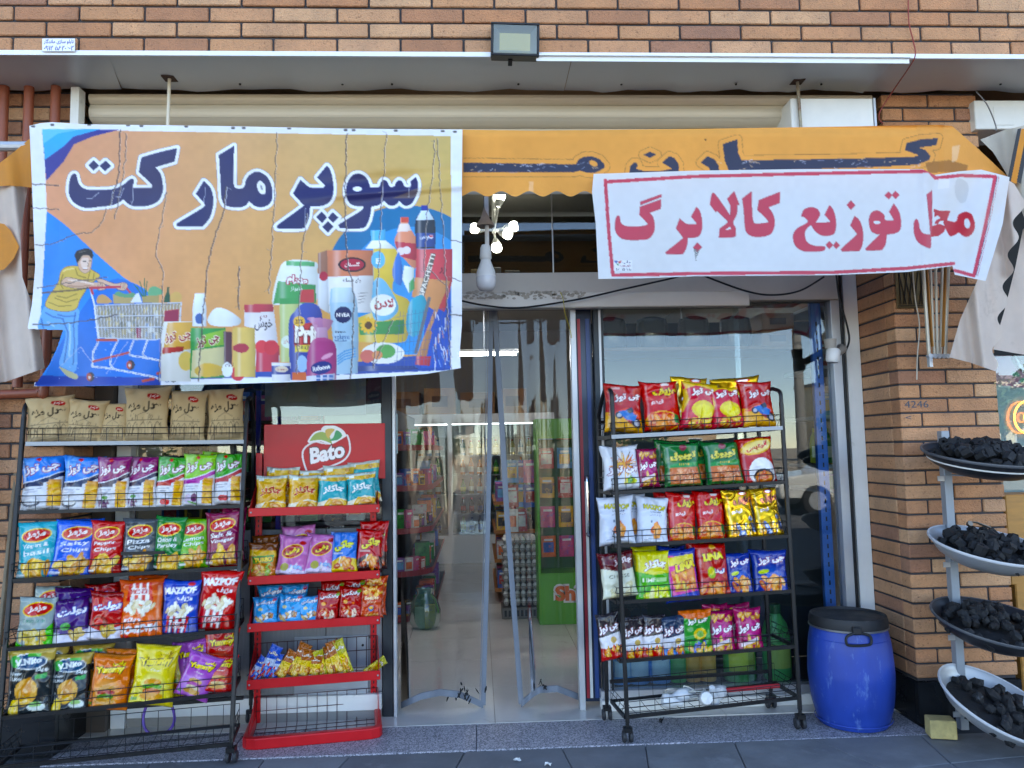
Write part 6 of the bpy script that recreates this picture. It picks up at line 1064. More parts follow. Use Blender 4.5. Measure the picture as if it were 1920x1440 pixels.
cord('cable', [(1300, 505, -.16), (1325, 519, -.16), (1400, 546, -.14), (1450, 553, -.14), (1500, 545, -.14), (1545, 519, -.14)], .0055, CB, 'black cable sagging below the white banner at the window')
cord('cable', [(1568, 515, -.12), (1574, 560, -.11), (1588, 610, -.11), (1592, 640, -.11), (1582, 664, -.11)], .006, CB, 'black cable running down the window side frame')
cord('string', [(1051, 548, -.165), (1056, 562, -.18), (1060, 590, -.15), (1068, 615, -.12), (1072, 634, -.12)], .0022, mat('yellow_string', 'a89a2c', .7), 'yellow string tied to the sagging cable', 'string')
cord('rope', [(1711, 505, -.5), (1716, 560, -.48), (1724, 610, -.47), (1720, 670, -.46), (1719, 712, -.45)], .003, mat('white_rope', 'c8bfb0', .8), 'pale thin rope hanging in front of the brick pillar', 'rope')
# pipes
PIPE = mat('red_primer_pipe', '8c4a32', .45, var=.12, vscale=9, dirt='5e2c1c', dscale=8, dlo=.66)
def pipe(pts, label, r=.0225):
    P = spl(pts, 7); o = MB().tube([p-P[0] for p in P], r, 12).build('pipe', PIPE, None, smooth=True); o.location = P[0]; return tag(o, label, 'pipe', 'red brown pipes')
A0 = un(50, 300, Y=-.44); B0 = un(102, 300, Y=-.44); C0 = un(3, 300, Y=-.44); zb = un(40, 738, Y=-.44)[2]
pipe([np.array([A0[0], -.44, 3.216]), np.array([A0[0], -.44, 2.4]), np.array([A0[0]-.006, -.44, zb+.03])], 'red brown vertical pipe in the middle of three')
pipe([np.array([B0[0]-.004, -.44, 3.216]), np.array([B0[0]-.004, -.44, 2.5]), np.array([B0[0]-.012, -.44, zb+.06]), np.array([B0[0]-.03, -.44, zb+.01]), np.array([B0[0]-.08, -.44, zb]), np.array([-2.5, -.44, zb-.004])], 'red brown pipe nearest the shop, bending left under the banner')
pipe([np.array([C0[0], -.44, 3.216]), np.array([C0[0], -.44, 1.0])], 'leftmost red brown vertical pipe at the picture edge')
# hanging bulb, unlit
BULB = mat('bulb_plastic', 'd6d6d4', .35, var=.03); OPAL = mat('opal', 'cfcfd2', .25)
bp = un(911, 500, Y=-.45); s_ = px_size(bp)
hb_ = empty('hanging_bulb', tuple(bp), 'large unlit white bulb hanging under the orange awning', 'bulb')
Z = lambda py: (500-py)*s_
MB().tube([(-.003, 0, Z(360)), (-.005, 0, Z(390)), (.0, 0, Z(402))], .003, 6).build('wire', CB, hb_); MB().lathe([(.004, Z(384)), (.012, Z(396)), (.022*1.05, Z(408)), (.046, Z(420)), (.046, Z(423)), (.01, Z(421))], 20).build('rain_cap', mat('cap_tan', '9c8a78', .7, var=.15, vscale=20), hb_, smooth=True)
MB().tube([(.008, 0, Z(366)), (.008, 0, Z(462))], .011, 10).build('stem', BULB, hb_, smooth=True); MB().lathe([(.0, Z(459)), (.02, Z(459)), (.026, Z(464)), (.030, Z(484)), (.024, Z(487))], 18).build('socket', BULB, hb_, smooth=True)
MB().lathe([(.022, Z(484)), (.026, Z(490)), (.036, Z(500)), (.046, Z(510)), (.049, Z(520))], 26).build('collar', BULB, hb_, smooth=True); MB().lathe([(.0495, Z(520)), (.0505, Z(528)), (.046, Z(538)), (.034, Z(544.5)), (.0, Z(547))], 26).build('globe', OPAL, hb_, smooth=True)
# lit bulbs inside the transom
LIT = mat('lit_bulb', 'ffffff', .4, emit=4, ecol='fff8ea')
bc = un(926, 432, Y=.42); s_ = px_size(bc)
bl = empty('lamp_cluster', tuple(bc), 'cluster of lit white bulbs inside the transom window', 'lamp')
MB().tube([(0, 0, .5), (0, 0, -.02)], .012, 8).build('stem', BULB, bl); 
for px_, py_, dx, dz in ((894, 431, 0, 0), (959, 428, 0, 0), (948, 441, 0, 0), (930, 464, 0, 0), (938, 374, 0, 0)):
    x, z = (px_-926)*s_, (432-py_)*s_; d = Vector((x, -.03, z)); L_ = d.length; M_ = Matrix.Translation(d) @ d.to_track_quat('Z', 'Y').to_matrix().to_4x4()
    MB().tube([(0, 0, 0), d*.7], .008, 6).build('arm', BULB, bl); MB().lathe([(.012, -.05), (.022, -.03), (.027, -.008)], 16, M=M_).build('bulb_collar', BULB, bl, smooth=True); MB().lathe([(.027, -.008), (.031, .008), (.032, .022), (.026, .034), (0, .038)], 16, M=M_).build('bulb', LIT, bl, smooth=True)
# side lamp at the window frame
p = un(1562, 664, Y=-.2); sl_ = empty('outdoor_lamp', tuple(p), 'white lamp holder on a short grey arm at the window frame', 'lamp')
MB().lathe([(0, -.045), (.03, -.045), (.036, -.03), (.036, .02), (.028, .03), (0, .032)], 18, M=Matrix.Rotation(rad(8), 4, 'Y')).build('holder', BULB, sl_, smooth=True); MB().lathe([(.028, .0), (.033, .05), (.026, .052), (.0, .052)], 16, c=(-.012, 0, .03)).build('cup', mat('grey_cup', '9a948c', .6), sl_, smooth=True); MB().tube([(.02, 0, 0), (.07, .03, .03), (.09, .1, .05)], [.018, .022, .02], 10).build('arm', mat('grey_arm', '8a857e', .6), sl_, smooth=True)
# brass vent grille on the pillar
a, c_ = un(1677, 522, Y=-.383), un(1735, 578, Y=-.383); vg = empty('vent_grille', ((a[0]+c_[0])/2, -.383, c_[2]), 'dark brass vent grille on the right brick pillar', 'grille')
gw, gh = c_[0]-a[0], a[2]-c_[2]+.05; MB().box(-gw/2, gw/2, -.008, -.002, 0, gh).build('plate', mat('brass_dark', '5c4a2c', .4, .6, var=.25, vscale=25), vg, bevel=.002)
b = MB(); rg = random.Random(4)
for k in range(9): x = -gw/2+.02+k*(gw-.04)/8; b.bar((x, -.011, .02), (x+(.03 if k % 2 else -.03)*(0 < k < 8), -.011, gh-.02), .004, .003)
for z in (.012, gh-.012): b.bar((-gw/2+.008, -.011, z), (gw/2-.008, -.011, z), .006, .004)
b.build('bars', mat('brass', '2a2118', .4, .7), vg)
# white neighbour awning at the right edge
na = empty('neighbour_awning', (2.8, -.7, 2.5), 'grey and cream striped awning cloth of the neighbouring shop at the right edge', 'awning')
cloth('cloth', na, mat('neighbour_cloth', 'b9b3a6', .8, var=.1, vscale=6, transl=.15), [(1838, 262), (1880, 245), (1960, 225)], [(1890, 330), (1925, 420), (1960, 470)], [(1838, 262), (1862, 285), (1890, 330)], [(1960, 225), (1960, 470)], -.66, .02, 18, 25)
for k, (x0, x1, m_) in enumerate(((1890, 1897, CB), (1897, 1908, OR), (1908, 1916, CB))):
    cloth('stripe', na, m_, [(x0+18, 242), (x1+18, 240)], [(x0-2, 340), (x1-2, 345)], [(x0+18, 242), (x0-2, 340)], [(x1+18, 240), (x1-2, 345)], -.70, .004, 18, 25, 8, 20)
cloth('drop', na, CR, [(1918, 430), (1960, 400)], [(1862, 655), (1960, 672)], [(1918, 430), (1904, 500), (1884, 580), (1862, 655)], [(1960, 400), (1960, 672)], -.62, .02, 24, 60)
# neighbour shop window with poster, neon and wooden box
nw = empty('neighbour_window', (2.9, -.02, 0), 'neighbouring shop window with pink fruit poster and orange neon loop', 'window')
at(MB().box(2.67, 3.6, -.006, 0, .72, 2.9).build('pane', GLASS, nw), nw); at(MB().box(2.67, 3.6, -.03, -.008, 1.86, 2.9).build('added_dark_panel', mat('added_dark_panel', '17181a', .8), nw), nw); at(MB().box(2.67, 3.6, .25, .3, 0, 2.95).build('back_wall', mat('dark_room', '2a2c30', .8), nw), nw)  # dark panel added over the upper pane to hide its sky reflection
c = Cv(1860, 640, 1960, 960, 100, 320, '9fb3b6'); c.poly(sm([(1850, 640, 1), (1960, 640, 1), (1960, 720, 1), (1900, 728), (1876, 722), (1855, 726, 1)]), 'b0608a'); c.line([(1868, 727), (1900, 724), (1920, 712), (1960, 712)], 2.2, 'f2eef0'); c.poly(sm([(1898, 665), (1906, 690), (1925, 700), (1960, 695, 1), (1960, 655, 1)]), '6a2440'); c.ell(1905, 702, 8, 4, '3f9a7a', 1, 10); c.ell(1918, 714, 6, 5, '3f9a7a'); c.poly([(1900, 660), (1912, 690), (1925, 700)], 'f0e8ec', .8)
PX, PY = coons([(1862, 640), (1960, 640)], [(1885, 960), (1960, 960)], [(1862, 640), (1885, 960)], [(1960, 640), (1960, 960)], 40, 110); at(put('poster', grid_mesh('poster', unv(PX, PY, .01), 40, 110, c.sample(PX, PY), mat('poster_print', attr=True, rough=.3))), nw).parent = nw
P = [un(1926+24*math.cos(t), 782+30*math.sin(t), Y=-.03) for t in np.linspace(0, 6.28, 26)]; at(MB().tube(P, .0045, 6).build('neon_tube', mat('neon', 'ffb050', .4, emit=2.5, ecol='ff8a2a'), nw, smooth=True), nw)
P = [un(1928+7*math.cos(t), 782+9*math.sin(t), Y=-.03) for t in np.linspace(0, 6.28, 18)]; at(MB().tube(P, .004, 6).build('neon_tube', MATS['neon'], nw, smooth=True), nw)
for k in range(2):
    a = un(1884+k*12, (928, 985)[k], Y=-.2); o = MB().box(a[0], a[0]+.55, -.2+.001*k, .0, (.62, .02)[k], a[2]).build('wooden_counter', mat('orange_wood', 'b4803c', .5, var=.2, vscale=5, stretch=(1, 1, 6)), None, bevel=.006)
    tag(o, ('tall orange varnished wooden counter before the neighbouring window', 'low orange wooden box under the neighbouring counter')[k], 'counter')

# ------------------------------------------------------------------ barrel, yellow brick, charcoal
p = un(1600, 1352, Z=0); s_ = px_size(p); br = empty('barrel', tuple(p), 'blue plastic barrel with black lid beside the shop window', 'barrel')
zl = un(1592, 1150, Y=p[1])[2]
BLU = mat('blue_plastic', '193d98', .45, var=.2, vscale=9, stretch=(1, 1, .35), dirt='5a79b8', dscale=22, dlo=.57, bump=.15, bscale=9)
R_ = 76*s_
pr = [(0, 0), (R_*.80, 0), (R_*.84, .02), (R_*.89, .06), (R_*.955, zl*.22), (R_*1.0, zl*.42), (R_*1.0, zl*.52), (R_*.965, zl*.72), (R_*.90, zl*.86), (R_*.87, zl*.90), (R_*.87, zl*.96)]
q = spl([(x, 0, z) for x, z in pr[2:]], 4); MB().lathe(pr[:2]+[(v[0], v[2]) for v in q], 44).build('body', BLU, br, smooth=True)
LID = mat('lid_black', '1a1b1e', .6, var=.15, vscale=12, dirt='5a5d62', dscale=8, dlo=.62)
MB().lathe([(R_*.885, zl*.90), (R_*.92, zl*.905), (R_*.925, zl*.95), (R_*.90, zl*.985), (R_*.89, zl), (R_*.85, zl*1.002), (R_*.82, zl*.98), (R_*.1, zl*.982), (0, zl*.982)], 44).build('lid', LID, br, smooth=True)
for zz0 in (.045, .80): MB().lathe([(R_*(.885 if zz0 < .1 else .925), zl*(zz0-.008)), (R_*(.90 if zz0 < .1 else .938), zl*zz0), (R_*(.885 if zz0 < .1 else .925), zl*(zz0+.008))], 44).build('moulding_ring', BLU, br, smooth=True)
MB().lathe([(R_*.905, zl*.885), (R_*.935, zl*.89), (R_*.935, zl*.905), (R_*.90, zl*.905)], 44).build('clamp_ring', mat('clamp_steel', '8a8c90', .35, .8), br, smooth=True)
hx = (1583-1600)*s_; hz = (1370-1200)*s_; hy = -math.sqrt(max(0, (R_*.93)**2-hx*hx))-.006
MB().tube(spl([(hx-.018, hy, hz+.02), (hx-.055, hy-.006, hz+.008), (hx-.062, hy-.008, hz-.018), (hx-.045, hy-.008, hz-.034), (hx+.045, hy-.008, hz-.034), (hx+.062, hy-.008, hz-.018), (hx+.055, hy-.006, hz+.008), (hx+.018, hy, hz+.02)], 5), .0065, 8).build('handle', LID, br, smooth=True); MB().box(hx-.022, hx+.022, hy-.008, hy+.02, hz+.012, hz+.05).build('handle_lug', LID, br, bevel=.006)
p = un(1771, 1387, Z=0); yb_ = MB(); yb_.box(-.058, .058, 0, .085, 0, .085); o = yb_.build('yellow_brick', mat('yellow_clay', 'b3a26c', .9, var=.2, vscale=18, bump=.5, bscale=60, dirt='8d8268', dscale=10, dlo=.56), None, bevel=.006, seg=2); o.location = p; o.rotation_euler = (0, 0, rad(-14)); tag(o, 'single yellowish brick lying on the pavement below the charcoal bowls', 'brick')
# stand
YP = -.47; a = un(1768, 808, Y=YP); d = un(1806, 1366, Y=YP)
st = empty('bowl_stand', (d[0], YP, 0), 'grey square steel post with brackets carrying four charcoal bowls', 'stand')
GP = mat('grey_post', '8d959e', .45, .2, var=.08, vscale=8)
MB().box(a[0]-d[0]-.02, a[0]-d[0]+.02, -.02, .02, 0, a[2]).build('post', GP, st, bevel=.002)
COAL = mat('charcoal', '141518', .75, var=.35, vscale=35, bump=.4, bscale=70, dirt='5c5e63', dscale=26, dlo=.60)
b = bmesh.new(); bmesh.ops.create_cone(b, cap_ends=False, segments=6, radius1=1, radius2=1, depth=1.7); ringv = list(b.verts)
me_ = bpy.data.meshes.new('x'); b.to_mesh(me_); b.free()
cm = MB(); ro, ri, hh = 1, .32, .85; vs = []; fs = []
for z in (-hh, hh):
    for R0 in (ro, ri):
        for k in range(6): vs.append((R0*math.cos(k*math.pi/3), R0*math.sin(k*math.pi/3), z))
for k in range(6):
    k2 = (k+1) % 6; fs += [(k, k2, 12+k2, 12+k), (6+k, 18+k, 18+k2, 6+k2), (k, 6+k, 6+k2, k2), (12+k, 12+k2, 18+k2, 18+k)]
COALH = cm.add(vs, fs).mesh('charcoal_briquette', COAL)
COALS = []
for s in range(4):
    rs_ = random.Random(s); b = bmesh.new(); bmesh.ops.create_icosphere(b, subdivisions=1, radius=1)
    for v in b.verts: v.co = Vector((v.co.x*rs_.uniform(.7, 1.1), v.co.y*rs_.uniform(.7, 1.1), v.co.z*rs_.uniform(1.1, 1.5)))
    m_ = bpy.data.meshes.new('charcoal_lump'); b.to_mesh(m_); b.free(); m_.materials.append(COAL); COALS.append(m_)
bowls = [((1848, 852), .262, 12, 2, '22242a', 'topmost black bowl', 72, 0), ((1856, 1022), .25, 14, 5, 'a9adb2', 'upper white metal bowl', 56, 1), ((1868, 1166), .262, 13, 5, '24272c', 'lower black bowl', 58, 2), ((1872, 1318), .25, 22, 16, 'b8bcc0', 'lowest white metal bowl', 30, 3)]
for k, ((px_, py_), R0, tl, rl, col_, nm, cnt, sd_) in enumerate(bowls):
    c0 = un(px_, py_, Y=-.70); e_ = empty('bowl', tuple(c0), nm+' of charcoal on the grey stand', 'bowl', 'charcoal bowls'); e_.rotation_euler = (rad(tl), rad(rl), 0)
    m_ = mat('bowl_'+('enamel' if k % 2 else 'black'), col_, .35 if k % 2 else .45, .25 if k % 2 else .0, var=.08, vscale=6, dirt='5c5e62' if k % 2 else '3c3e44', dscale=5, dlo=.62)
    pf = [(0, -.095), (R0*.3, -.094), (R0*.6, -.078), (R0*.82, -.048), (R0*.95, -.014), (R0*.985, 0), (R0*1.02, .004), (R0*1.02, 0), (R0*.97, -.018), (R0*.84, -.056), (R0*.62, -.086), (R0*.3, -.102), (0, -.103)]
    MB().lathe(pf, 44).build('shell', m_, e_, smooth=True); MB().lathe([(R0*1.0, .004), (R0*1.03, .007), (R0*1.04, .0), (R0*1.03, -.006), (R0*1.0, -.003)], 44).build('rim', mat('rim_'+('light' if k % 2 else 'grey'), 'c2c4c8' if k % 2 else '4a4d52', .4), e_, smooth=True)
    if k == 0: MB().lathe([(R0*.905, -.037), (R0*.915, -.033), (R0*.93, -.029), (R0*.925, -.037)], 44).build('white_line', WHITEP, e_, smooth=True)
    bz = c0[2]-.09; o = MB().bar((a[0]-d[0], -.02, bz-.01), (c0[0]-d[0]-.02, c0[1]-YP, bz-.012), .03, .006).build('bracket', GP, st); MB().box(a[0]-d[0]-.055, a[0]-d[0]-.021, -.022, -.018, bz-.04, bz-.015).build('clip', ALU, st)
    M_ = Matrix.Translation(c0) @ Euler((rad(tl), rad(rl), 0)).to_matrix().to_4x4(); rc = random.Random(40+k); pts = []
    hp = (.055, .035, .035, .0)[k]; sz = (.023, .024, .025, .029)[k]
    # filler layer low in the bowl keeps the heap closed
    tr_ = 0
    while len(pts) < cnt and tr_ < 4000:
        tr_ += 1; r_ = R0*.84*math.sqrt(rc.random()); an = rc.uniform(0, 6.283); x, y = r_*math.cos(an), r_*math.sin(an)
        if k == 3 and x < -.11 and rc.random() < .8: continue
        if any((x-q[0])**2+(y-q[1])**2 < (sz*1.12)**2 for q in pts): continue
        pts.append((x, y))
    for (x, y) in pts:
        r_ = math.hypot(x, y)/R0; z = hp*(1-r_*r_)-.03*(r_ > .7)-.012+rc.uniform(-.008, .008)
        me_ = COALH if k < 2 else rc.choice(COALS); s0 = sz*rc.uniform(.85, 1.15)
        o = put('charcoal_briquette' if k < 2 else 'charcoal_lump', me_, None, M_ @ Vector((x, y, z)), (rc.uniform(-1.2, 1.2), rc.uniform(-1.2, 1.2), rc.uniform(0, 6)), (s0, s0, s0*rc.uniform(.9, 1.2)))
        tag(o, ('black hexagonal charcoal briquette' if k < 2 else 'black charcoal lump')+' heaped in the '+nm, 'charcoal', 'charcoal in the '+nm)
    f_ = MB().lathe([(0, hp*.6-.03), (R0*.45, hp*.45-.03), (R0*.75, -.045), (R0*.86, -.05)], 28).build('charcoal_dust', COAL, e_, smooth=True); f_['kind'] = 'stuff'
p = un(1818, 982, Y=-.72); t_ = empty('tongs', tuple(p), 'steel tongs lying on charcoal in the upper white bowl', 'tongs')
for s in (-1, 1): MB().tube([(0, 0, .008), (.03, s*.008, .006), (.09, s*.012, -.018)], .004, 6).build('arm', mat('tong_steel', '8a7c6c', .3, .9), t_, smooth=True)
MB().lathe([(.0, -.008), (.012, -.008), (.014, 0), (.012, .008), (0, .008)], 12, M=Matrix.Rotation(rad(70), 4, 'X')).build('hinge', MATS['tong_steel'], t_, smooth=True)
# broom stick, hose, string of bulbs
o = MB().tube([(0, 0, 0), tuple(un(34, 852, Y=-.36)-un(-14, 1330, Y=-.45))], .011, 8).build('stick', mat('old_wood', '7d6f5a', .8, var=.2, vscale=20), None, smooth=True); o.location = un(-14, 1330, Y=-.45); tag(o, 'weathered wooden stick leaning on the left brick pillar', 'stick')
hc = un(298, 1345, Y=-.22); o = MB().tube(spl([(.075*math.sin(t)*1.0, .01*math.sin(2*t), -.085*math.cos(t)*(1.25 if math.cos(t) < 0 else 1)) for t in np.linspace(.35, 5.93, 16)], 4), .007, 8).build('hose', mat('violet_hose', '6a4ab0', .35), None, smooth=True); o.location = hc; tag(o, 'violet hose loop hanging behind the left rack', 'hose')
base = (rw2[5][0]*.62+rw2[5][1]*.38)
ls = empty('light_string', tuple(base), 'tangled white cable with light bulbs in bottom basket of right rack', 'light string')
rl_ = random.Random(8)
P = [(rl_.uniform(-.12, .10), rl_.uniform(.03, .16), .03+rl_.uniform(0, .05)) for _ in range(16)]; MB().tube(spl(P, 6), .0035, 6).build('cable', mat('white_cable', 'c2bfb4', .5), ls, smooth=True)
for k in range(6):
    d = Vector((rl_.uniform(-1, 1), rl_.uniform(-.8, .4), rl_.uniform(-.2, .3))); M_ = Matrix.Translation((-.10+k*.055, .02+.05*(k % 3), .035+.008*(k % 2))) @ d.to_track_quat('Z', 'Y').to_matrix().to_4x4()
    MB().lathe([(0, -.06), (.014, -.058), (.016, -.03), (.03, -.005), (.034, .02), (.028, .04), (0, .048)], 16, M=M_).build('bulb', BULB, ls, smooth=True)
a, c_ = rw2[5]; o = MB().tube([(0, 0, 0), (.36, .02, .012)], .011, 8).build('red_pole', mat('red_plastic', 'b0242c', .4), None, smooth=True); o.location = a*.42+c_*.58+np.array([-.05, .12, .03]); tag(o, 'red plastic pole in the bottom basket of the right rack', 'pole')
# ------------------------------------------------------------------ clear plastic door curtain
PVC = glass('clear_pvc', (.96, .97, .97), 1.0, .0, base=.0, bump=.3, bscale=2.0, stretch=(4.5, 1, .35), haze=.008)
STRIP = mat('magnet_strip', '6d7580', .5, var=.08, vscale=12)
CURT = []
def sheet(label, et, eb, el, er, inner, seed):
    r = np.random.RandomState(seed); nu, nv = 70, 120; PX, PY = coons(et, eb, el, er, nu, nv); u = np.linspace(0, 1, nu)[None, :]; v = np.linspace(0, 1, nv)[:, None]
    y = .07+.0*u*v
    for k in range(6): y = y+r.uniform(.004, .014)*np.sin(u*r.uniform(6, 24)+r.uniform(0, 6)+v*r.uniform(-3, 3))*(.3+.7*v)
    y = y-.05*np.sin(u*math.pi)*v**3
    e_ = empty('door_curtain', (float(un(PX.mean(), 900, Y=.07)[0]), .07, 2.17), label, 'curtain')
    P = unv(PX, PY, y).reshape(nv, nu, 3); me = grid_mesh('clear_sheet', P.reshape(-1, 3), nu, nv, np.ones((nv, nu, 3)), PVC); child(me, 'clear_sheet', e_)
    def band(path, w, nm, dirv):
        vs = []; fs = []
        for i, p in enumerate(path): p = np.array(p); vs += [p-dirv*w/2+(0, -.006, 0), p+dirv*w/2+(0, -.006, 0), p+dirv*w/2+(0, .004, 0), p-dirv*w/2+(0, .004, 0)]
        for i in range(len(path)-1):
            o4 = i*4
            for q in range(4): fs.append((o4+q, o4+(q+1) % 4, o4+4+(q+1) % 4, o4+4+q))
        o = MB().add(vs, fs).build(nm, STRIP, e_); o.location = -e_.location
    CURT.append(e_); ii = nu-1 if inner > 0 else 0
    band(P[:, ii], .026, 'magnet_edge', np.array([1, 0, 0])); band(P[:, max(0, min(nu-1, ii-inner*3))], .004, 'edge_seam', np.array([1, 0, 0])); band(P[-1, :], .034, 'bottom_band', np.array([0, 0, 1]))
sheet('clear plastic door curtain hanging at the left half of the doorway', [(752, 578), (921, 576)], [(752, 1322), (790, 1305), (825, 1298), (862, 1302), (885, 1312), (906, 1322)], [(752, 578), (752, 1322)], [(921, 576), (918, 800), (915, 980), (906, 1322)], 1, 2)
sheet('clear plastic door curtain hanging at the right half of the doorway', [(927, 576), (1060, 574)], [(977, 1320), (1000, 1300), (1012, 1293), (1045, 1291), (1084, 1306)], [(927, 576), (938, 760), (950, 970), (977, 1320)], [(1060, 574), (1068, 900), (1084, 1306)], -1, 5)

# grime smeared on the foot of the curtains
rg_ = random.Random(31)
for k, (cx_, cy_, n_, lab_) in enumerate(((868, 1298, 20, 'black grime smeared over the foot of the left curtain'), (1018, 1286, 9, 'black grime marks above the foot of the right curtain'))):
    b = MB()
    for j in range(n_):
        x_, y_ = cx_+rg_.gauss(0, 16 if k == 0 else 11), cy_+rg_.gauss(0, 8 if k == 0 else 6); q = un(x_, y_, Y=.012); w_, h_, a_ = rg_.uniform(.002, .006), rg_.uniform(.006, .024), rg_.uniform(-.6, .6)
        b.add([(q[0]+w_*math.cos(t)*math.cos(a_)-h_*math.sin(t)*math.sin(a_), .012-.0003*j/n_, q[2]+w_*math.cos(t)*math.sin(a_)+h_*math.sin(t)*math.cos(a_)) for t in (0, 1, 2, 3.1, 4.2, 5.3)], [tuple(range(6))])
    o = b.build('grime', mat('grime', '17171a', .9), CURT[k]); o.location = -CURT[k].location; o['label'] = lab_
# ------------------------------------------------------------------ inside the shop
TUBE = mat('tube_light', 'ffffff', .4, emit=17, ecol='f4f8ff')
def tube_lamp(x, y, z, l, label, m=TUBE):
    e_ = empty('tube_lamp', (x, y, z), label, 'lamp', 'tube lamps inside the shop'); MB().tube([(-l/2, 0, 0), (l/2, 0, 0)], .014, 10).build('tube', m, e_, smooth=True); MB().box(-l/2-.02, l/2+.02, -.03, .03, .018, .045).build('batten', WHITEP, e_); MB().tube([(0, 0, .045), (0, 0, 3.0-z)], .005, 6).build('rod', ALU, e_)
p = un(908, 664, Y=3.2); tube_lamp(p[0], p[1], p[2], .62, 'bright white tube lamp seen through the doorway')
tube_lamp(-1.1, 2.2, 2.75, 1.2, 'white ceiling tube lamp over the left shelves'); tube_lamp(1.1, 2.6, 2.8, 1.2, 'white ceiling tube lamp over the right shelves'); 
a, c_ = un(1146, 676, Y=.9), un(1414, 674, Y=.9); tube_lamp((a[0]+c_[0])/2, .9, a[2], c_[0]-a[0], 'slim lit tube lamp behind the right window', mat('tube_dim', 'ffffff', .4, emit=7, ecol='ffe0dc'))
# fridge against the back wall
fx0, fx1 = un(858, 900, Y=5.45)[0], un(1042, 900, Y=5.45)[0]; zt_ = un(930, 775, Y=5.45)[2]
fx0 -= .75
fr_ = empty('drinks_fridge', ((fx0+fx1)/2, 5.45, 0), 'white glass door drinks fridge at the back of the shop', 'fridge')
def fbox(n_, x0, x1, y0, y1, z0, z1, m): o = MB().box(x0, x1, y0, y1, z0, z1).build(n_, m, fr_); o.location = -fr_.location; return o
FW_ = mat('fridge_white', 'c4c8ca', .4); FIN = mat('fridge_inside', 'aab0b4', .5)
fbox('plinth', fx0, fx1, 5.45, 6.1, 0, .34, FW_); fbox('back', fx0, fx1, 6.08, 6.12, .341, zt_, FIN); fbox('header', fx0, fx1, 5.46, 6.079, zt_-.12, zt_, FW_)
nd_ = 3; wd = (fx1-fx0)/nd_
for k in range(nd_+1): fbox('door_post', fx0+k*wd-.03, fx0+k*wd+.03, 5.43, 5.47, .341, zt_-.121, FW_)
for k in range(nd_): fbox('door_pane', fx0+k*wd+.031, fx0+(k+1)*wd-.031, 5.448, 5.452, .345, zt_-.125, GLASS)
shf = [.36+.24*k for k in range(6)]
for z in shf: fbox('shelf', fx0+.01, fx1-.01, 5.5, 6.07, z-.012, z, FIN)
fbox('fridge_light', fx0+.05, fx1-.05, 5.49, 5.51, zt_-.135, zt_-.1225, mat('fridge_led', 'ffffff', .4, emit=1.2, ecol='eef6ff'))
# bottles
def bottle_mesh(h, r, body, cap, lab):
    b = MB(); b.lathe([(0, 0), (r*.9, 0), (r, .02*h), (r, .6*h), (r*.8, .7*h), (r*.4, .82*h), (r*.35, .93*h)], 10); me = b.mesh('bottle', body, True); return me
BOT = []
for h_, c1, c2 in (('2a1a14', 'b02030', 'c02a30'), ('3f8a2e', '2f6a2a', 'd8d84a'), ('c8702a', 'd8802a', 'e8e0d0'), ('8ab4d0', '2a5aa0', 'e8eef4'), ('b8a86a', 'a8302a', 'f0e8d0'), ('20242c', '1f3a7a', '2a4a9a')):
    b = MB(); r = .034; hgt = .2; n = 10; prof = [(0, 0), (r*.9, 0), (r, .01), (r, .11), (r*.85, .135), (r*.42, .165), (r*.38, .185)]; b.lathe(prof, n); k0 = len(b.f); b.lathe([(r*1.01, .035), (r*1.01, .095)], n); k1 = len(b.f); b.lathe([(r*.42, .18), (r*.42, .2), (0, .2)], n); me = b.mesh('bottle', None, True)
    for j, hx_ in enumerate((h_, c2, c1)): me.materials.append(mat('bottle_%s' % hx_, hx_, .2))
    for i_, pl in enumerate(me.polygons): pl.material_index = 0 if i_ < k0 else 1 if i_ < k1 else 2
    BOT.append(me)
rf = random.Random(6); COLN = ['dark cola', 'green', 'orange', 'clear blue capped', 'pale yellow', 'black']
RN = ['lowest', 'second', 'third', 'fourth', 'fifth']
for s, z in enumerate(shf[:5]):
    x = fx0+.08; kk = 0
    while x < fx1-.06:
        if abs((x-fx0) % wd-wd) > .06 and (x-fx0) % wd > .06:
            t_ = rf.choice([0, 0, 5, 1] if s < 2 else [1, 2, 3, 4] if s < 4 else [3, 2, 4]); px__ = 0
            o = put('bottle', BOT[t_], None, (x, 5.56+rf.uniform(-.01, .02), z+.001), (0, 0, rf.uniform(0, 6)), (1, 1, rf.uniform(.9, 1.08))); kk += 1
            tag(o, f'{COLN[t_]} drink bottle, {ORD[kk-1] if kk < 15 else "last"} from left, {RN[s]} shelf of the fridge' if kk < 15 else f'{COLN[t_]} drink bottle near the right end, {RN[s]} fridge shelf', 'bottle', 'drink bottles in the fridge')
        x += .105
# cartons on top of the fridge
CARD = mat('cardboard', '8f6a44', .85, rand=['96704a', '8a6440', 'a07c54', '7c5a3a'], var=.1, vscale=8)
def carton(x, y, z, w, d, h, label, m=CARD, rz=0, grp=None, name='carton'):
    e_ = empty(name, (x, y, z), label, 'box', grp, rz); MB().box(-w/2, w/2, -d/2, d/2, 0, h).build('body', m, e_, bevel=.004); MB().box(-w/2+.002, w/2-.002, -d*.06, d*.06, h, h+.002).build('tape', mat('tape', 'b39a70', .4), e_); MB().box(-w*.25, w*.25, -d/2-.0025, -d/2-.0005, h*.3, h*.7).build('print', mat('carton_print', '5d3f2a', .8), e_); return e_
for k, (x, w, h) in enumerate(((-.95, .42, .3), (-.48, .4, .34), (.0, .44, .28), (.45, .36, .32))): carton(x, 5.8, zt_+.001, w, .4, h, ('brown carton at the left end on top of the fridge', 'second brown carton from left on top of the fridge', 'third brown carton from left on top of the fridge', 'rightmost brown carton on top of the fridge')[k], grp='cartons on the fridge')
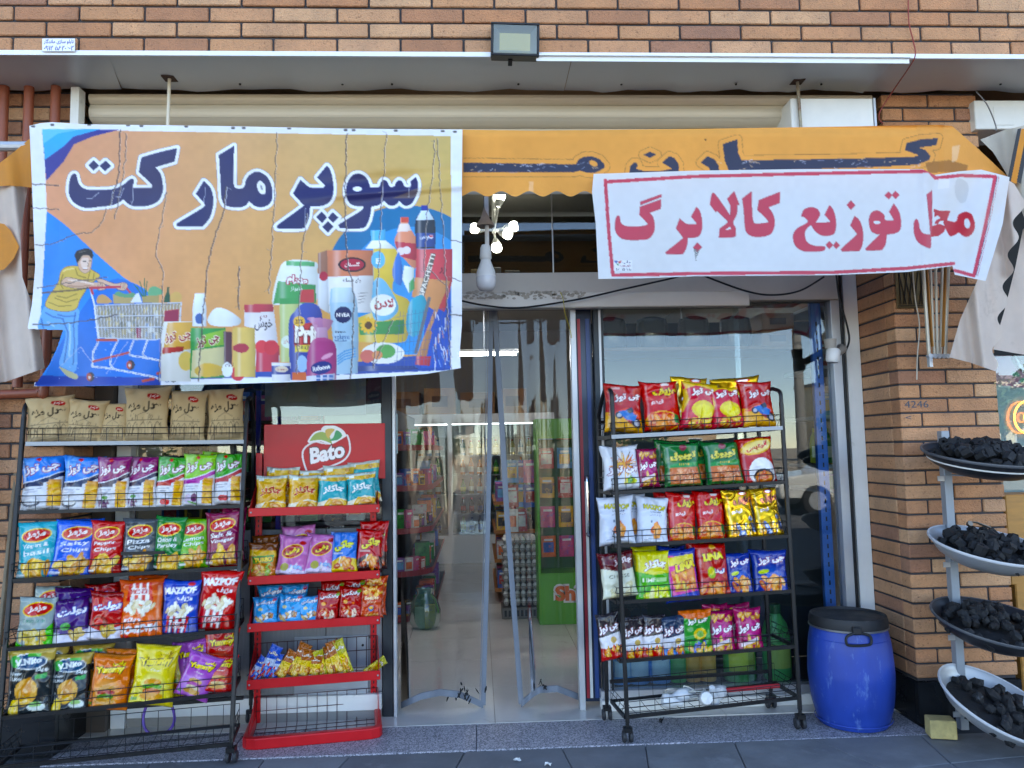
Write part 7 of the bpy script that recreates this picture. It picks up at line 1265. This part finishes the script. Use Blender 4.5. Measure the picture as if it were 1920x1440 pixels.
# left gondola with rounded red shelf edges
gx_ = un(775, 1000, Y=2.3)[0]; gd = empty('gondola_shelf', (gx_-.3, 2.6, 0), 'rounded shop shelf with dark red edges left of the doorway aisle', 'shelf'); DK = mat('dark_shelf', '34363a', .5)
zg = [un(800, y_, Y=2.35)[2] for y_ in (1150, 1068, 990, 912, 838)]
gcx = gx_-.18
for k, z in enumerate(zg):
    pts = [(gcx+.33*math.cos(t), 2.45+.30*math.sin(t)) for t in np.linspace(-math.pi/2, 0, 8)]+[(gcx+.33, 4.6), (gcx-.6, 4.6), (gcx-.6, 2.15)]
    o = MB().prism(pts, z-.02, z-.002, 'Z').build('shelf_board', DK, gd); o.location = -gd.location
    pe = [(x, y, z-.008) for x, y in pts[:9]]; e2 = MB(); vs = []
    for i, (x, y, zz_) in enumerate(pe): nx_, ny_ = (x-gcx, y-2.45) if i < 8 else (1, 0); l_ = math.hypot(nx_, ny_) or 1; vs += [(x+.004*nx_/l_, y+.004*ny_/l_, z-.028), (x+.004*nx_/l_, y+.004*ny_/l_, z+.018)]
    vs = [(gcx-.6, 2.146, z-.028), (gcx-.6, 2.146, z+.018)]+vs
    e2.add(vs, [(2*i, 2*i+2, 2*i+3, 2*i+1) for i in range(len(vs)//2-1)]); o = e2.build('red_edge', mat('shelf_red', '8a1c26', .4), gd); o.location = -gd.location
o = MB().box(gcx-.06, gcx+.02, 2.4, 4.5, .02, 1.75).build('spine', DK, gd); o.location = -gd.location
GC = ['b03028', 'd8a82a', '2a5aa8', '2f8a3a', 'c8c8c0', '7a3a8a', 'd86a2a', '1a1a1e', 'c84a7a', '5a9ac8']; GN = ['red', 'yellow', 'blue', 'green', 'white', 'purple', 'orange', 'black', 'pink', 'light blue']
GM = [mat('goods_%s' % h, h, .4, var=.2, vscale=24, dirt=GC[(i_+4) % 10], dscale=26, dlo=.53) for i_, h in enumerate(GC)]; rgd = random.Random(12)
def pack_mesh(m1, m2):
    b = MB(); b.box(-.5, .5, -.5, .5, 0, 1); b.box(-.36, .36, -.512, -.503, .22, .7); b.box(-.3, .3, -.515, -.5125, .76, .86); me = b.mesh('goods_pack', None)
    me.materials.append(m1); me.materials.append(m2); me.materials.append(WHITEP)
    for i, pl in enumerate(me.polygons): pl.material_index = 0 if i < 6 else 1 if i < 12 else 2
    return me
PK = {}
def pack(x, y, z, w, d, h, t, label, rz=0, grp='goods packs inside the shop'):
    u_ = (t, (t*3+4) % 10)
    if u_ not in PK: PK[u_] = pack_mesh(GM[u_[0]], GM[u_[1]])
    return tag(put('goods_pack', PK[u_], None, (x, y, z), (0, 0, rz), (w, d, h)), label, 'pack', grp)
LV = ['floor level', 'second', 'middle', 'fourth', 'top']
for k, z in enumerate(zg):
    for j in range(7):
        t = -math.pi/2+j*.26; x, y = gcx+.26*math.cos(t), 2.45+.23*math.sin(t); ty = rgd.randrange(10)
        if j > 4: x, y = gcx+.26, 2.55+(j-4)*.22
        pack(x, y, z, rgd.uniform(.07, .1), .07, rgd.uniform(.09, .17), ty, f'{GN[ty]} pack, {ORD[j]} along the {LV[k]} board of the rounded shelf', rgd.uniform(-.3, .3)+(.3*j if j < 5 else 1.4))
    for j in range(5):
        ty = rgd.randrange(10); pack(gcx-.12-j*.1, 2.22+rgd.uniform(-.02, .02), z, .085, .07, rgd.uniform(.09, .18), ty, f'{GN[ty]} pack, {ORD[j]} from the corner, {LV[k]} board, front of rounded shelf', rgd.uniform(-.1, .1))
for k, z in enumerate(zg):
    for j in range(8):
        ty = rgd.randrange(10); pack(gcx+.2+rgd.uniform(-.03, .05), 2.62+j*.2, z+(.0 if j % 2 else .001), .1, .12, rgd.uniform(.12, .21), ty, f'{GN[ty]} pack, {ORD[j]} towards the back, {LV[k]} board, aisle side of rounded shelf', 1.57)
# shopping bag on the floor
p = un(797, 1178, Z=0); sb_ = empty('carrier_bag', tuple(p), 'thin green plastic carrier bag with goods standing on the shop floor', 'bag')
MB().lathe([(0, 0), (.09, 0), (.12, .05), (.125, .14), (.10, .22), (.06, .27), (.075, .31)], 14, sy=.7).build('bag', glass('thin_film', (.55, .75, .65), 1.2, .12, base=.06, haze=.3, hcol='5a8a70'), sb_, smooth=True); MB().lathe([(0, .005), (.04, .005), (.04, .16), (0, .16)], 12, c=(-.04, 0, 0)).build('tin', WHITEP, sb_); MB().box(.0, .08, -.03, .03, .005, .18).build('packet', GM[1], sb_)
# eggs
ex = un(978, 1160, Z=0); TRAY = mat('egg_tray', '8f8a84', .9, var=.1, vscale=20); EGG = mat('egg', 'd8d4cc', .5)
em = MB().lathe([(0, -.028), (.014, -.024), (.021, -.008), (.021, .004), (.016, .019), (.008, .027), (0, .029)], 10).mesh('egg', EGG, True)
tm = MB()
for i in range(6):
    for j in range(5): tm.lathe([(.005, .0), (.016, .002), (.025, .034)], 6, ((i-2.5)*.048, (j-2)*.048, 0))
tm.box(-.15, .15, -.125, .125, .033, .036); tmm = tm.mesh('tray', TRAY)
for k in range(9):
    z = .10+k*.062; e_ = empty('egg_tray', (ex[0]+rf.uniform(-.004, .004), ex[1]+.13, z), f'grey egg tray full of white eggs, {ORD[k]} from the bottom of the stack', 'egg tray', 'stack of egg trays', rf.uniform(-.03, .03)); put('tray', tmm, e_)
    for i in range(6):
        for j in (range(5) if k == 8 else range(1)): put('egg', em, e_, ((i-2.5)*.048, (j-2)*.048, .034))
ct = empty('plastic_crate', (ex[0], ex[1]+.13, 0), 'grey crate under the stack of egg trays', 'crate'); MB().box(-.16, .16, -.135, .135, 0, .09).build('body', mat('crate_grey', '6a6660', .7), ct, bevel=.005)
b = MB()
for k in range(9): b.box(-.14+k*.034, -.12+k*.034, -.137, -.1355, .02, .07)
b.build('slots', BLACKM, ct)
# orange shelf behind eggs
os_ = empty('orange_shelf', (ex[0]-.18, 3.4, 0), 'low orange edged shelf behind the egg trays', 'shelf')
for k in range(4): o = MB().box(-.02, .45, -.5, .7, .1+k*.26, .13+k*.26).build('board', mat('shelf_orange', 'a8651f', .5), os_)
MB().box(.4, .45, -.5, .7, 0, 1.2).build('side', DK, os_)
for k in range(4):
    for j in range(4): ty = rgd.randrange(10); pack(ex[0]-.13, 2.98+j*.2, .131+k*.26, .09, .13, .16, ty, f'{GN[ty]} pack, {ORD[j]} from the front, {["bottom", "second", "third", "top"][k]} board of the orange shelf')
# hanging stock above the eggs: snack strips
for k in range(10):
    q = un(960+(k % 4)*17, 905+(k//4)*46, Y=2.35); ty = [9, 2, 8, 4, 0][k % 5]; pack(q[0], 2.35+.04*(k % 2), q[2], .11, .03, .19, ty, f'{GN[ty]} packet, {ORD[k]} of the bundle hanging over the eggs', rgd.uniform(-.2, .2))
# green stand
gx0, gx1 = un(1012, 1172, Z=0), un(1120, 1172, Z=0); GRN = mat('stand_green', '57a52c', .4); gs_ = empty('promo_stand', tuple(gx0), 'bright green cardboard promotion stand with hanging sweet packets', 'stand')
ww = gx1[0]-gx0[0]; zt2 = un(1040, 785, Y=gx0[1])[2]; MB().box(0, ww, 0, .35, 0, .40).build('base', GRN, gs_, bevel=.003); MB().box(0, ww, .25, .29, .401, zt2).build('back_board', mat('stand_dark_green', '2c5a24', .5), gs_); MB().box(0, .02, .0, .249, .401, zt2).build('side_board', GRN, gs_); MB().box(.02, ww, .0, .02, zt2-.16, zt2).build('header', GRN, gs_)
text_obj('logo', 'Shik', .3, .12, mat('logo_orange', 'd86a2a', .5), gs_, (ww*.62, -.003, .24), .05); text_obj('logo_outline', 'Shik', .33, .15, WHITEP, gs_, (ww*.62, -.0015, .24), .10)
for r0 in range(5):
    for j in range(3): ty = [6, 8, 1, 0, 9][(r0+j) % 5]; pack(gx0[0]+.1+j*.15, gx0[1]+.20, .50+r0*.24, .12, .02, .17, ty, f'{GN[ty]} sweet packet, row {ORD[r0]} from below, {ORD[j]} from left on the green stand', rgd.uniform(-.1, .1), 'sweet packets on the green stand')
# shelf unit behind the right window: blue slotted post, boards, goods
BLP = mat('blue_post', '2a66bc', .4, .1, var=.08, vscale=10); pu = empty('window_shelf', (1.5, .3, 0), 'shelving behind the right window with blue slotted steel post', 'shelf')
a, c_ = un(1527, 560, Y=.06), un(1543, 850, Y=.06)
o = MB().box(c_[0]-.03, c_[0]+.03, .06, .09, .02, 2.3).build('slotted_post', BLP, pu, bevel=.002); o.location = -pu.location
b = MB()
for k in range(36): b.box(c_[0]-.004, c_[0]+.004, .0585, .0595, .3+k*.05, .325+k*.05)
o2 = b.build('slots', BLACKM, o)
ws = [un(1575, y_, Y=.25)[2] for y_ in (575, 690, 780, 870, 915)]
for k, z in enumerate(ws): o = MB().box(c_[0]+.03, 2.3, .1, .62, z-.02, z).build('board', mat('shelf_white', 'aab2b8', .5), pu); o.location = -pu.location
zb2 = un(1300, 652, Y=.35)[2]; o = MB().box(.72, c_[0]-.03, .3, .75, zb2-.02, zb2).build('wood_board', mat('wood_board', '7d5a3a', .6, var=.15, vscale=8), pu); o.location = -pu.location
o = MB().box(.72, 2.3, .8, .83, .02, 2.2).build('back_sheet', mat('back_sheet', '3c4146', .7, var=.1), pu); o.location = -pu.location
for k in range(5):
    z = ws[k]; x = c_[0]+.09; j = 0
    while x < 2.2: ty = [4, 0, 9, 1, 3][(k+j) % 5]; pack(x, .2, z+.001, .075, .08, (.14, .15, .13, .18, .1)[k], ty, f'{GN[ty]} container, {ORD[j]} from left, {ORD[k]} board right of the blue post', 0, 'containers right of the blue post'); x += .095; j += 1
# green and yellow soap bottles on the fourth board
def jug(x, y, z, h, r, body, cap, lab_, label, grp):
    e_ = empty('jug', (x, y, z), label, 'bottle', grp); MB().lathe([(0, 0), (r*.9, 0), (r, .03*h), (r, .55*h), (r*.8, .74*h), (r*.4, .86*h), (r*.34, .9*h)], 16, sy=.7).build('body', mat('jug_'+body, body, .3), e_, smooth=True); MB().lathe([(r*.4, .88*h), (r*.4, h), (0, h)], 12).build('cap', mat('jug_'+cap, cap, .4), e_, smooth=True); MB().add([(r*1.01*math.sin(t), -r*.715*math.cos(t), zz_*h) for zz_ in (.16, .48) for t in np.linspace(-.9, .9, 9)], [(i, i+1, i+10, i+9) for i in range(8)]).build('label_print', mat('jug_'+lab_, lab_, .4), e_); return e_
for k, (px_, bd, cp) in enumerate(((1530, '8a9a2a', 'b8b83a'), (1552, '3a8a3a', 'c8c83a'), (1573, 'a8a02a', '5a9a3a'))): q = un(px_, 868, Y=.16); jug(q[0], .16, q[2], .2, .032, bd, cp, 'd8e0c0', ('olive', 'green', 'yellow')[k]+' dish soap bottle behind the window beside the blue post', 'soap bottles at the blue post')
# bottom of the window: jugs
gl = 'large containers at the foot of the right window'
for k, (px_, w, h, bd, cp, lb, nm) in enumerate(((1165, .055, .26, '5a9ae0', '2a4a8a', 'a8c8e0', 'first blue jug from left'), (1197, .06, .27, '5492d8', '1f3a7a', 'b0cce4', 'second blue jug from left'), (1236, .06, .27, '5a9ae0', '2a4a8a', 'a8c8e0', 'third blue jug from left'), (1270, .045, .30, '52b464', '4aa85c', '5aa06a', 'slim green bottle'), (1298, .042, .27, 'e0a850', 'd8d8d8', 'c89a4a', 'left amber bottle'), (1326, .045, .29, 'e4b058', 'e0e0e0', 'd0a050', 'right amber bottle'), (1385, .09, .36, '4aa85c', '2a5a34', 'b8c84a', 'big green jug'), (1455, .08, .40, '52b060', '2a5a34', 'a8c060', 'tall green jug at right'))):
    q = un(px_, 1300, Y=.12); jug(q[0], .085, .10, h, w, bd, cp, lb, nm+' standing inside the right window', gl)
o = MB().box(.72, 2.0, .05, .5, .02, .098).build('window_ledge', mat('ledge', '4a4c50', .6), pu); o.location = -pu.location
# sacks and cartons on the wooden board
SK_ = glass('sack_film', (.75, .78, .78), 1.5, .08, base=.05, bump=.25, bscale=16, haze=.55, hcol='5a5e60')
for k in range(4):
    q = un(1145+k*78, 640, Y=.45); e_ = empty('film_pack', (q[0], .45, zb2+.001), ('leftmost', 'second', 'third', 'fourth')[k]+' film wrapped grey pack on the wooden board', 'pack', 'film wrapped packs on the board')
    b = MB(); n = 14
    b.lathe([(0, 0), (.085, .0), (.1, .03), (.102, .12), (.09, .19), (.04, .205), (0, .205)], 18, sy=.75); b.build('wrap', SK_, e_, smooth=True); MB().box(-.07, .07, -.05, .05, .005, .185).build('contents', mat('sack_grey', '6a6c6a', .8, var=.25, vscale=20), e_, bevel=.01)
for k in range(2): q = un(1450, 638-k*36, Y=.42); carton(q[0], .45, zb2+.001+k*.105, .2, .2, .1, ('lower', 'upper')[k]+' pale wooden fruit box on the board behind the window', mat('fruit_box', 'a07a5a', .8, var=.15, vscale=12), 0, 'fruit boxes on the board', 'fruit_box')
# dark stuff: packs in the transom, sheets behind the left panes
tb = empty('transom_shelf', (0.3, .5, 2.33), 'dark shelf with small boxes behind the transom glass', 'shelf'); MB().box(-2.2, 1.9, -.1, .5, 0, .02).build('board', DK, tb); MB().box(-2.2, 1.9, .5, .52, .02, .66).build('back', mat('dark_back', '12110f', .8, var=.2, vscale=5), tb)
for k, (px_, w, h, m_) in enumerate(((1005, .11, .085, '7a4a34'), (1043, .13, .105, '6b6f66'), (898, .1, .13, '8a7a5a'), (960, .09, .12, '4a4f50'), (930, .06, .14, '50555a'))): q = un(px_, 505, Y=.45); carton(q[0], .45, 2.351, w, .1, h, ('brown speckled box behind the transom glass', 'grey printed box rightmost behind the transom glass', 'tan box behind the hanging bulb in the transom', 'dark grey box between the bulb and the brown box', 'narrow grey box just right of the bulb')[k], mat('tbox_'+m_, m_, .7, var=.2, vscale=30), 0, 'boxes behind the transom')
def paper(px0, py0, px1, py1, Y0, col_, label):
    a, c_ = un(px0, py0, Y=Y0), un(px1, py1, Y=Y0); o = MB().box(a[0], c_[0], Y0, Y0+.002, c_[2], a[2]).build('paper_sheet', mat('paper_'+col_, col_, .7, var=.06, vscale=5), None); return tag(o, label, 'paper', 'sheets behind the left panes')
paper(497, 700, 686, 778, .012, '8a8f98', 'grey paper sheet taped behind the glass above the red rack'); paper(608, 778, 746, 850, .03, 'a8b8b4', 'pale green paper sheet behind the glass right of the grey one'); paper(560, 790, 606, 850, .02, '8a9098', 'narrow grey sheet behind the red rack header')
vf = empty('violet_frame', (-1.1, .3, 1.0), 'violet lit metal frame behind the left window', 'frame')
for px_ in (484, 522): q = un(px_, 780, Y=.3); o = MB().box(q[0]-.012, q[0]+.012, .3, .32, .9, 1.75).build('bar', mat('violet_metal', '3a3ab4', .3), vf); o.location = -vf.location
q0, q3_ = un(484, 755, Y=.3), un(522, 840, Y=.3)
for z in (q0[2], q3_[2]): o = MB().box(q0[0], q3_[0]+.3, .3, .32, z-.01, z+.01).build('rail', MATS['violet_metal'], vf); o.location = -vf.location
ds = empty('dark_display', (-1.2, .6, 0), 'dark shelving with goods behind the left panes', 'shelf'); o = MB().box(-1.9, -.6, .7, .75, .02, 2.2).build('back', mat('dark_back2', '2c2a28', .8, var=.2, vscale=6), ds); o.location = -ds.location
for k in range(4):
    z = .98+k*.3; o = MB().box(-1.9, -.6, .4, .7, z-.02, z).build('board', DK, ds); o.location = -ds.location
    for j in range(9): ty = rgd.randrange(10); pack(-1.82+j*.135, .5, z+.001, .1, .08, rgd.uniform(.12, .2), ty, f'{GN[ty]} pack, {ORD[j]} from left, {["lowest", "second", "third", "top"][k]} board behind the left panes')

# ------------------------------------------------------------------ across the street: seen as reflections in the panes
def house(x, y, w, h, d, col_, label, nx, nz):
    e_ = empty('house', (x, y, -.13), label, 'house', 'houses across the street'); MB().box(-w/2, w/2, -d, 0, 0, h).build('wall', mat('wall_'+col_, col_, .9, var=.08, vscale=.6), e_); MB().box(-w/2-.2, w/2+.2, -d-.2, .2, h, h+.3).build('roof', CONC, e_)
    for i in range(nx):
        for j in range(nz):
            xx, zz_ = -w/2+w*(i+.5)/nx, .9+j*3; f_ = MB().box(xx-.65, xx+.65, 0, .06, zz_, zz_+1.4).build('window', WHITEP, e_); MB().box(xx-.55, xx+.55, .061, .07, zz_+.1, zz_+1.3).build('pane', mat('far_glass', '2a343c', .15), f_)
house(-34, -62, 18, 6.5, 9, 'c9b48e', 'two storey beige house across the street at left', 4, 2); house(-8, -70, 14, 3.8, 9, 'd8cdb8', 'low cream house across the street', 3, 1); house(14, -66, 16, 4.2, 9, 'c2a27c', 'low tan house across the street', 4, 1); house(40, -60, 18, 6.8, 9, 'd4c6a8', 'two storey cream house across the street at right', 4, 2)
LEAF = [mat('leaf_a', '3f5a2c', .7), mat('leaf_b', '55703a', .7)]
def tree(x, y, h, r, label, seed):
    rt = random.Random(seed); e_ = empty('street_tree', (x, y, -.13), label, 'tree', 'trees across the street'); t_ = MB(); t_.tube(spl([(0, 0, 0), (rt.uniform(-.1, .1), 0, h*.3), (rt.uniform(-.2, .2), rt.uniform(-.2, .2), h*.6)], 4), [.16-.008*i for i in range(9)], 8)
    for k in range(5): a_ = k*1.26; t_.tube([(0, 0, h*(.32+.05*k)), (r*.6*math.cos(a_), r*.6*math.sin(a_), h*(.55+.06*k))], [.06, .02], 5)
    t_.build('trunk', mat('bark', '5a4a3a', .9, var=.2), e_, smooth=True); b = MB(); cl = [(rt.gauss(0, r*.45), rt.gauss(0, r*.45), h*.66+rt.gauss(0, h*.14), rt.uniform(.35, .6)*r) for _ in range(16)]
    for k in range(1500):
        c0 = rt.choice(cl); v = Vector((rt.gauss(0, 1), rt.gauss(0, 1), rt.gauss(0, 1))).normalized()*c0[3]*rt.uniform(.6, 1.05); p_ = Vector(c0[:3])+v; u_ = Vector((rt.gauss(0, 1), rt.gauss(0, 1), rt.gauss(0, 1))).normalized(); w_ = u_.orthogonal().normalized()*.12; u_ = u_*.16; b.add([p_-u_, p_+w_, p_+u_, p_-w_], [(0, 1, 2, 3)])
    b.build('crown', LEAF[seed % 2], e_)
for k, (x, y, h, r) in enumerate(((-20, -42, 4.6, 1.8), (-3, -48, 4.0, 1.6), (5.5, -44, 4.4, 1.8), (12, -50, 5, 2), (24, -45, 4.4, 1.7), (31, -40, 5.2, 2))): tree(x, y, h, r, ('leafy tree far left across the street', 'small tree left of the low cream house', 'tree right of the low cream house', 'tree before the low tan house', 'tree between tan and cream houses', 'tall tree at the far right across the street')[k], k)
for k, x in enumerate((-16, 9.5)):
    e_ = empty('utility_pole', (x, -18, -.13), ('left', 'right')[k]+' concrete utility pole across the street', 'pole', 'utility poles'); MB().tube([(0, 0, 0), (0, 0, 9)], [.16, .1], 10).build('pole', CONC, e_, smooth=True); MB().box(-.9, .9, -.05, .05, 8.2, 8.32).build('crossarm', CONC, e_)
for k in range(5): P = sag((-60, -18+.3*k, 8.2-.45*k), (60, -17+.3*k, 7.9-.5*k), .9, 24); o = MB().tube(P, .014, 5).build('power_line', CB, None); tag(o, ORD[k]+' power line from the top along the far side of the street', 'power line', 'power lines')
# parked car
def car(x, y, rz, label):
    e_ = empty('parked_car', (x, y, -.124), label, 'car', None, rz); CW = mat('car_white', 'd8d8d4', .25, coat=.5); DG = mat('car_glass', '14181c', .08)
    prof = [(-2.1, .35), (-2.15, .62), (-1.95, .82), (-1.1, .92), (-.55, 1.38), (.75, 1.42), (1.5, 1.0), (2.0, .94), (2.12, .6), (2.08, .35)]
    MB().prism(prof, -.82, .82, 'Y').build('body', CW, e_, bevel=.06, seg=3)
    for s in (-1, 1): MB().prism([(-.95, .95), (-.48, 1.32), (.05, 1.34), (.05, .95)], s*.825-.004, s*.825+.004, 'Y').build('side_window', DG, e_); MB().prism([(.1, .95), (.1, 1.34), (.68, 1.35), (1.25, .98)], s*.825-.004, s*.825+.004, 'Y').build('side_window', DG, e_)
    for sx in (-1.35, 1.3):
        for s in (-1, 1): w_ = MB().lathe([(.18, -.1), (.3, -.1), (.32, -.06), (.32, .06), (.3, .1), (.18, .1)], 20, M=Matrix.Translation((sx, s*.78, .32)) @ Matrix.Rotation(rad(90), 4, 'X')).build('wheel', CAST, e_, smooth=True); MB().lathe([(0, -.105), (.19, -.105), (.19, .105), (0, .105)], 16, M=Matrix.Translation((sx, s*.78, .32)) @ Matrix.Rotation(rad(90), 4, 'X')).build('rim', ALU, w_)
    for s in (-.6, .6): MB().box(-2.17, -2.12, s-.14, s+.14, .6, .74).build('headlight', mat('lamp_clear', 'e0e4e8', .1), e_)
car(8.5, -12.5, rad(4), 'white hatchback parked across the pavement, reflected in the window')
# litter on the pavement
for k, (px_, py_, lab_) in enumerate(((970, 1427, 'tiny white scrap on the pavement before the doorway'), (1028, 1434, 'crumpled white paper scrap at the bottom of the picture'), (1240, 1352, 'black plastic strip on the granite below the right rack'))):
    q = un(px_, py_, Z=.002); rl2 = random.Random(k); b = bmesh.new(); bmesh.ops.create_grid(b, x_segments=4, y_segments=4, size=.014 if k < 2 else .03)
    for v in b.verts: v.co = Vector((v.co.x*(1 if k < 2 else .3), v.co.y, rl2.uniform(0, .012)))
    me = bpy.data.meshes.new('scrap'); b.to_mesh(me); b.free(); me.materials.append(WHITEP if k < 2 else BLACKM); tag(put('scrap', me, None, q, (0, 0, rl2.uniform(0, 3))), lab_, 'litter')
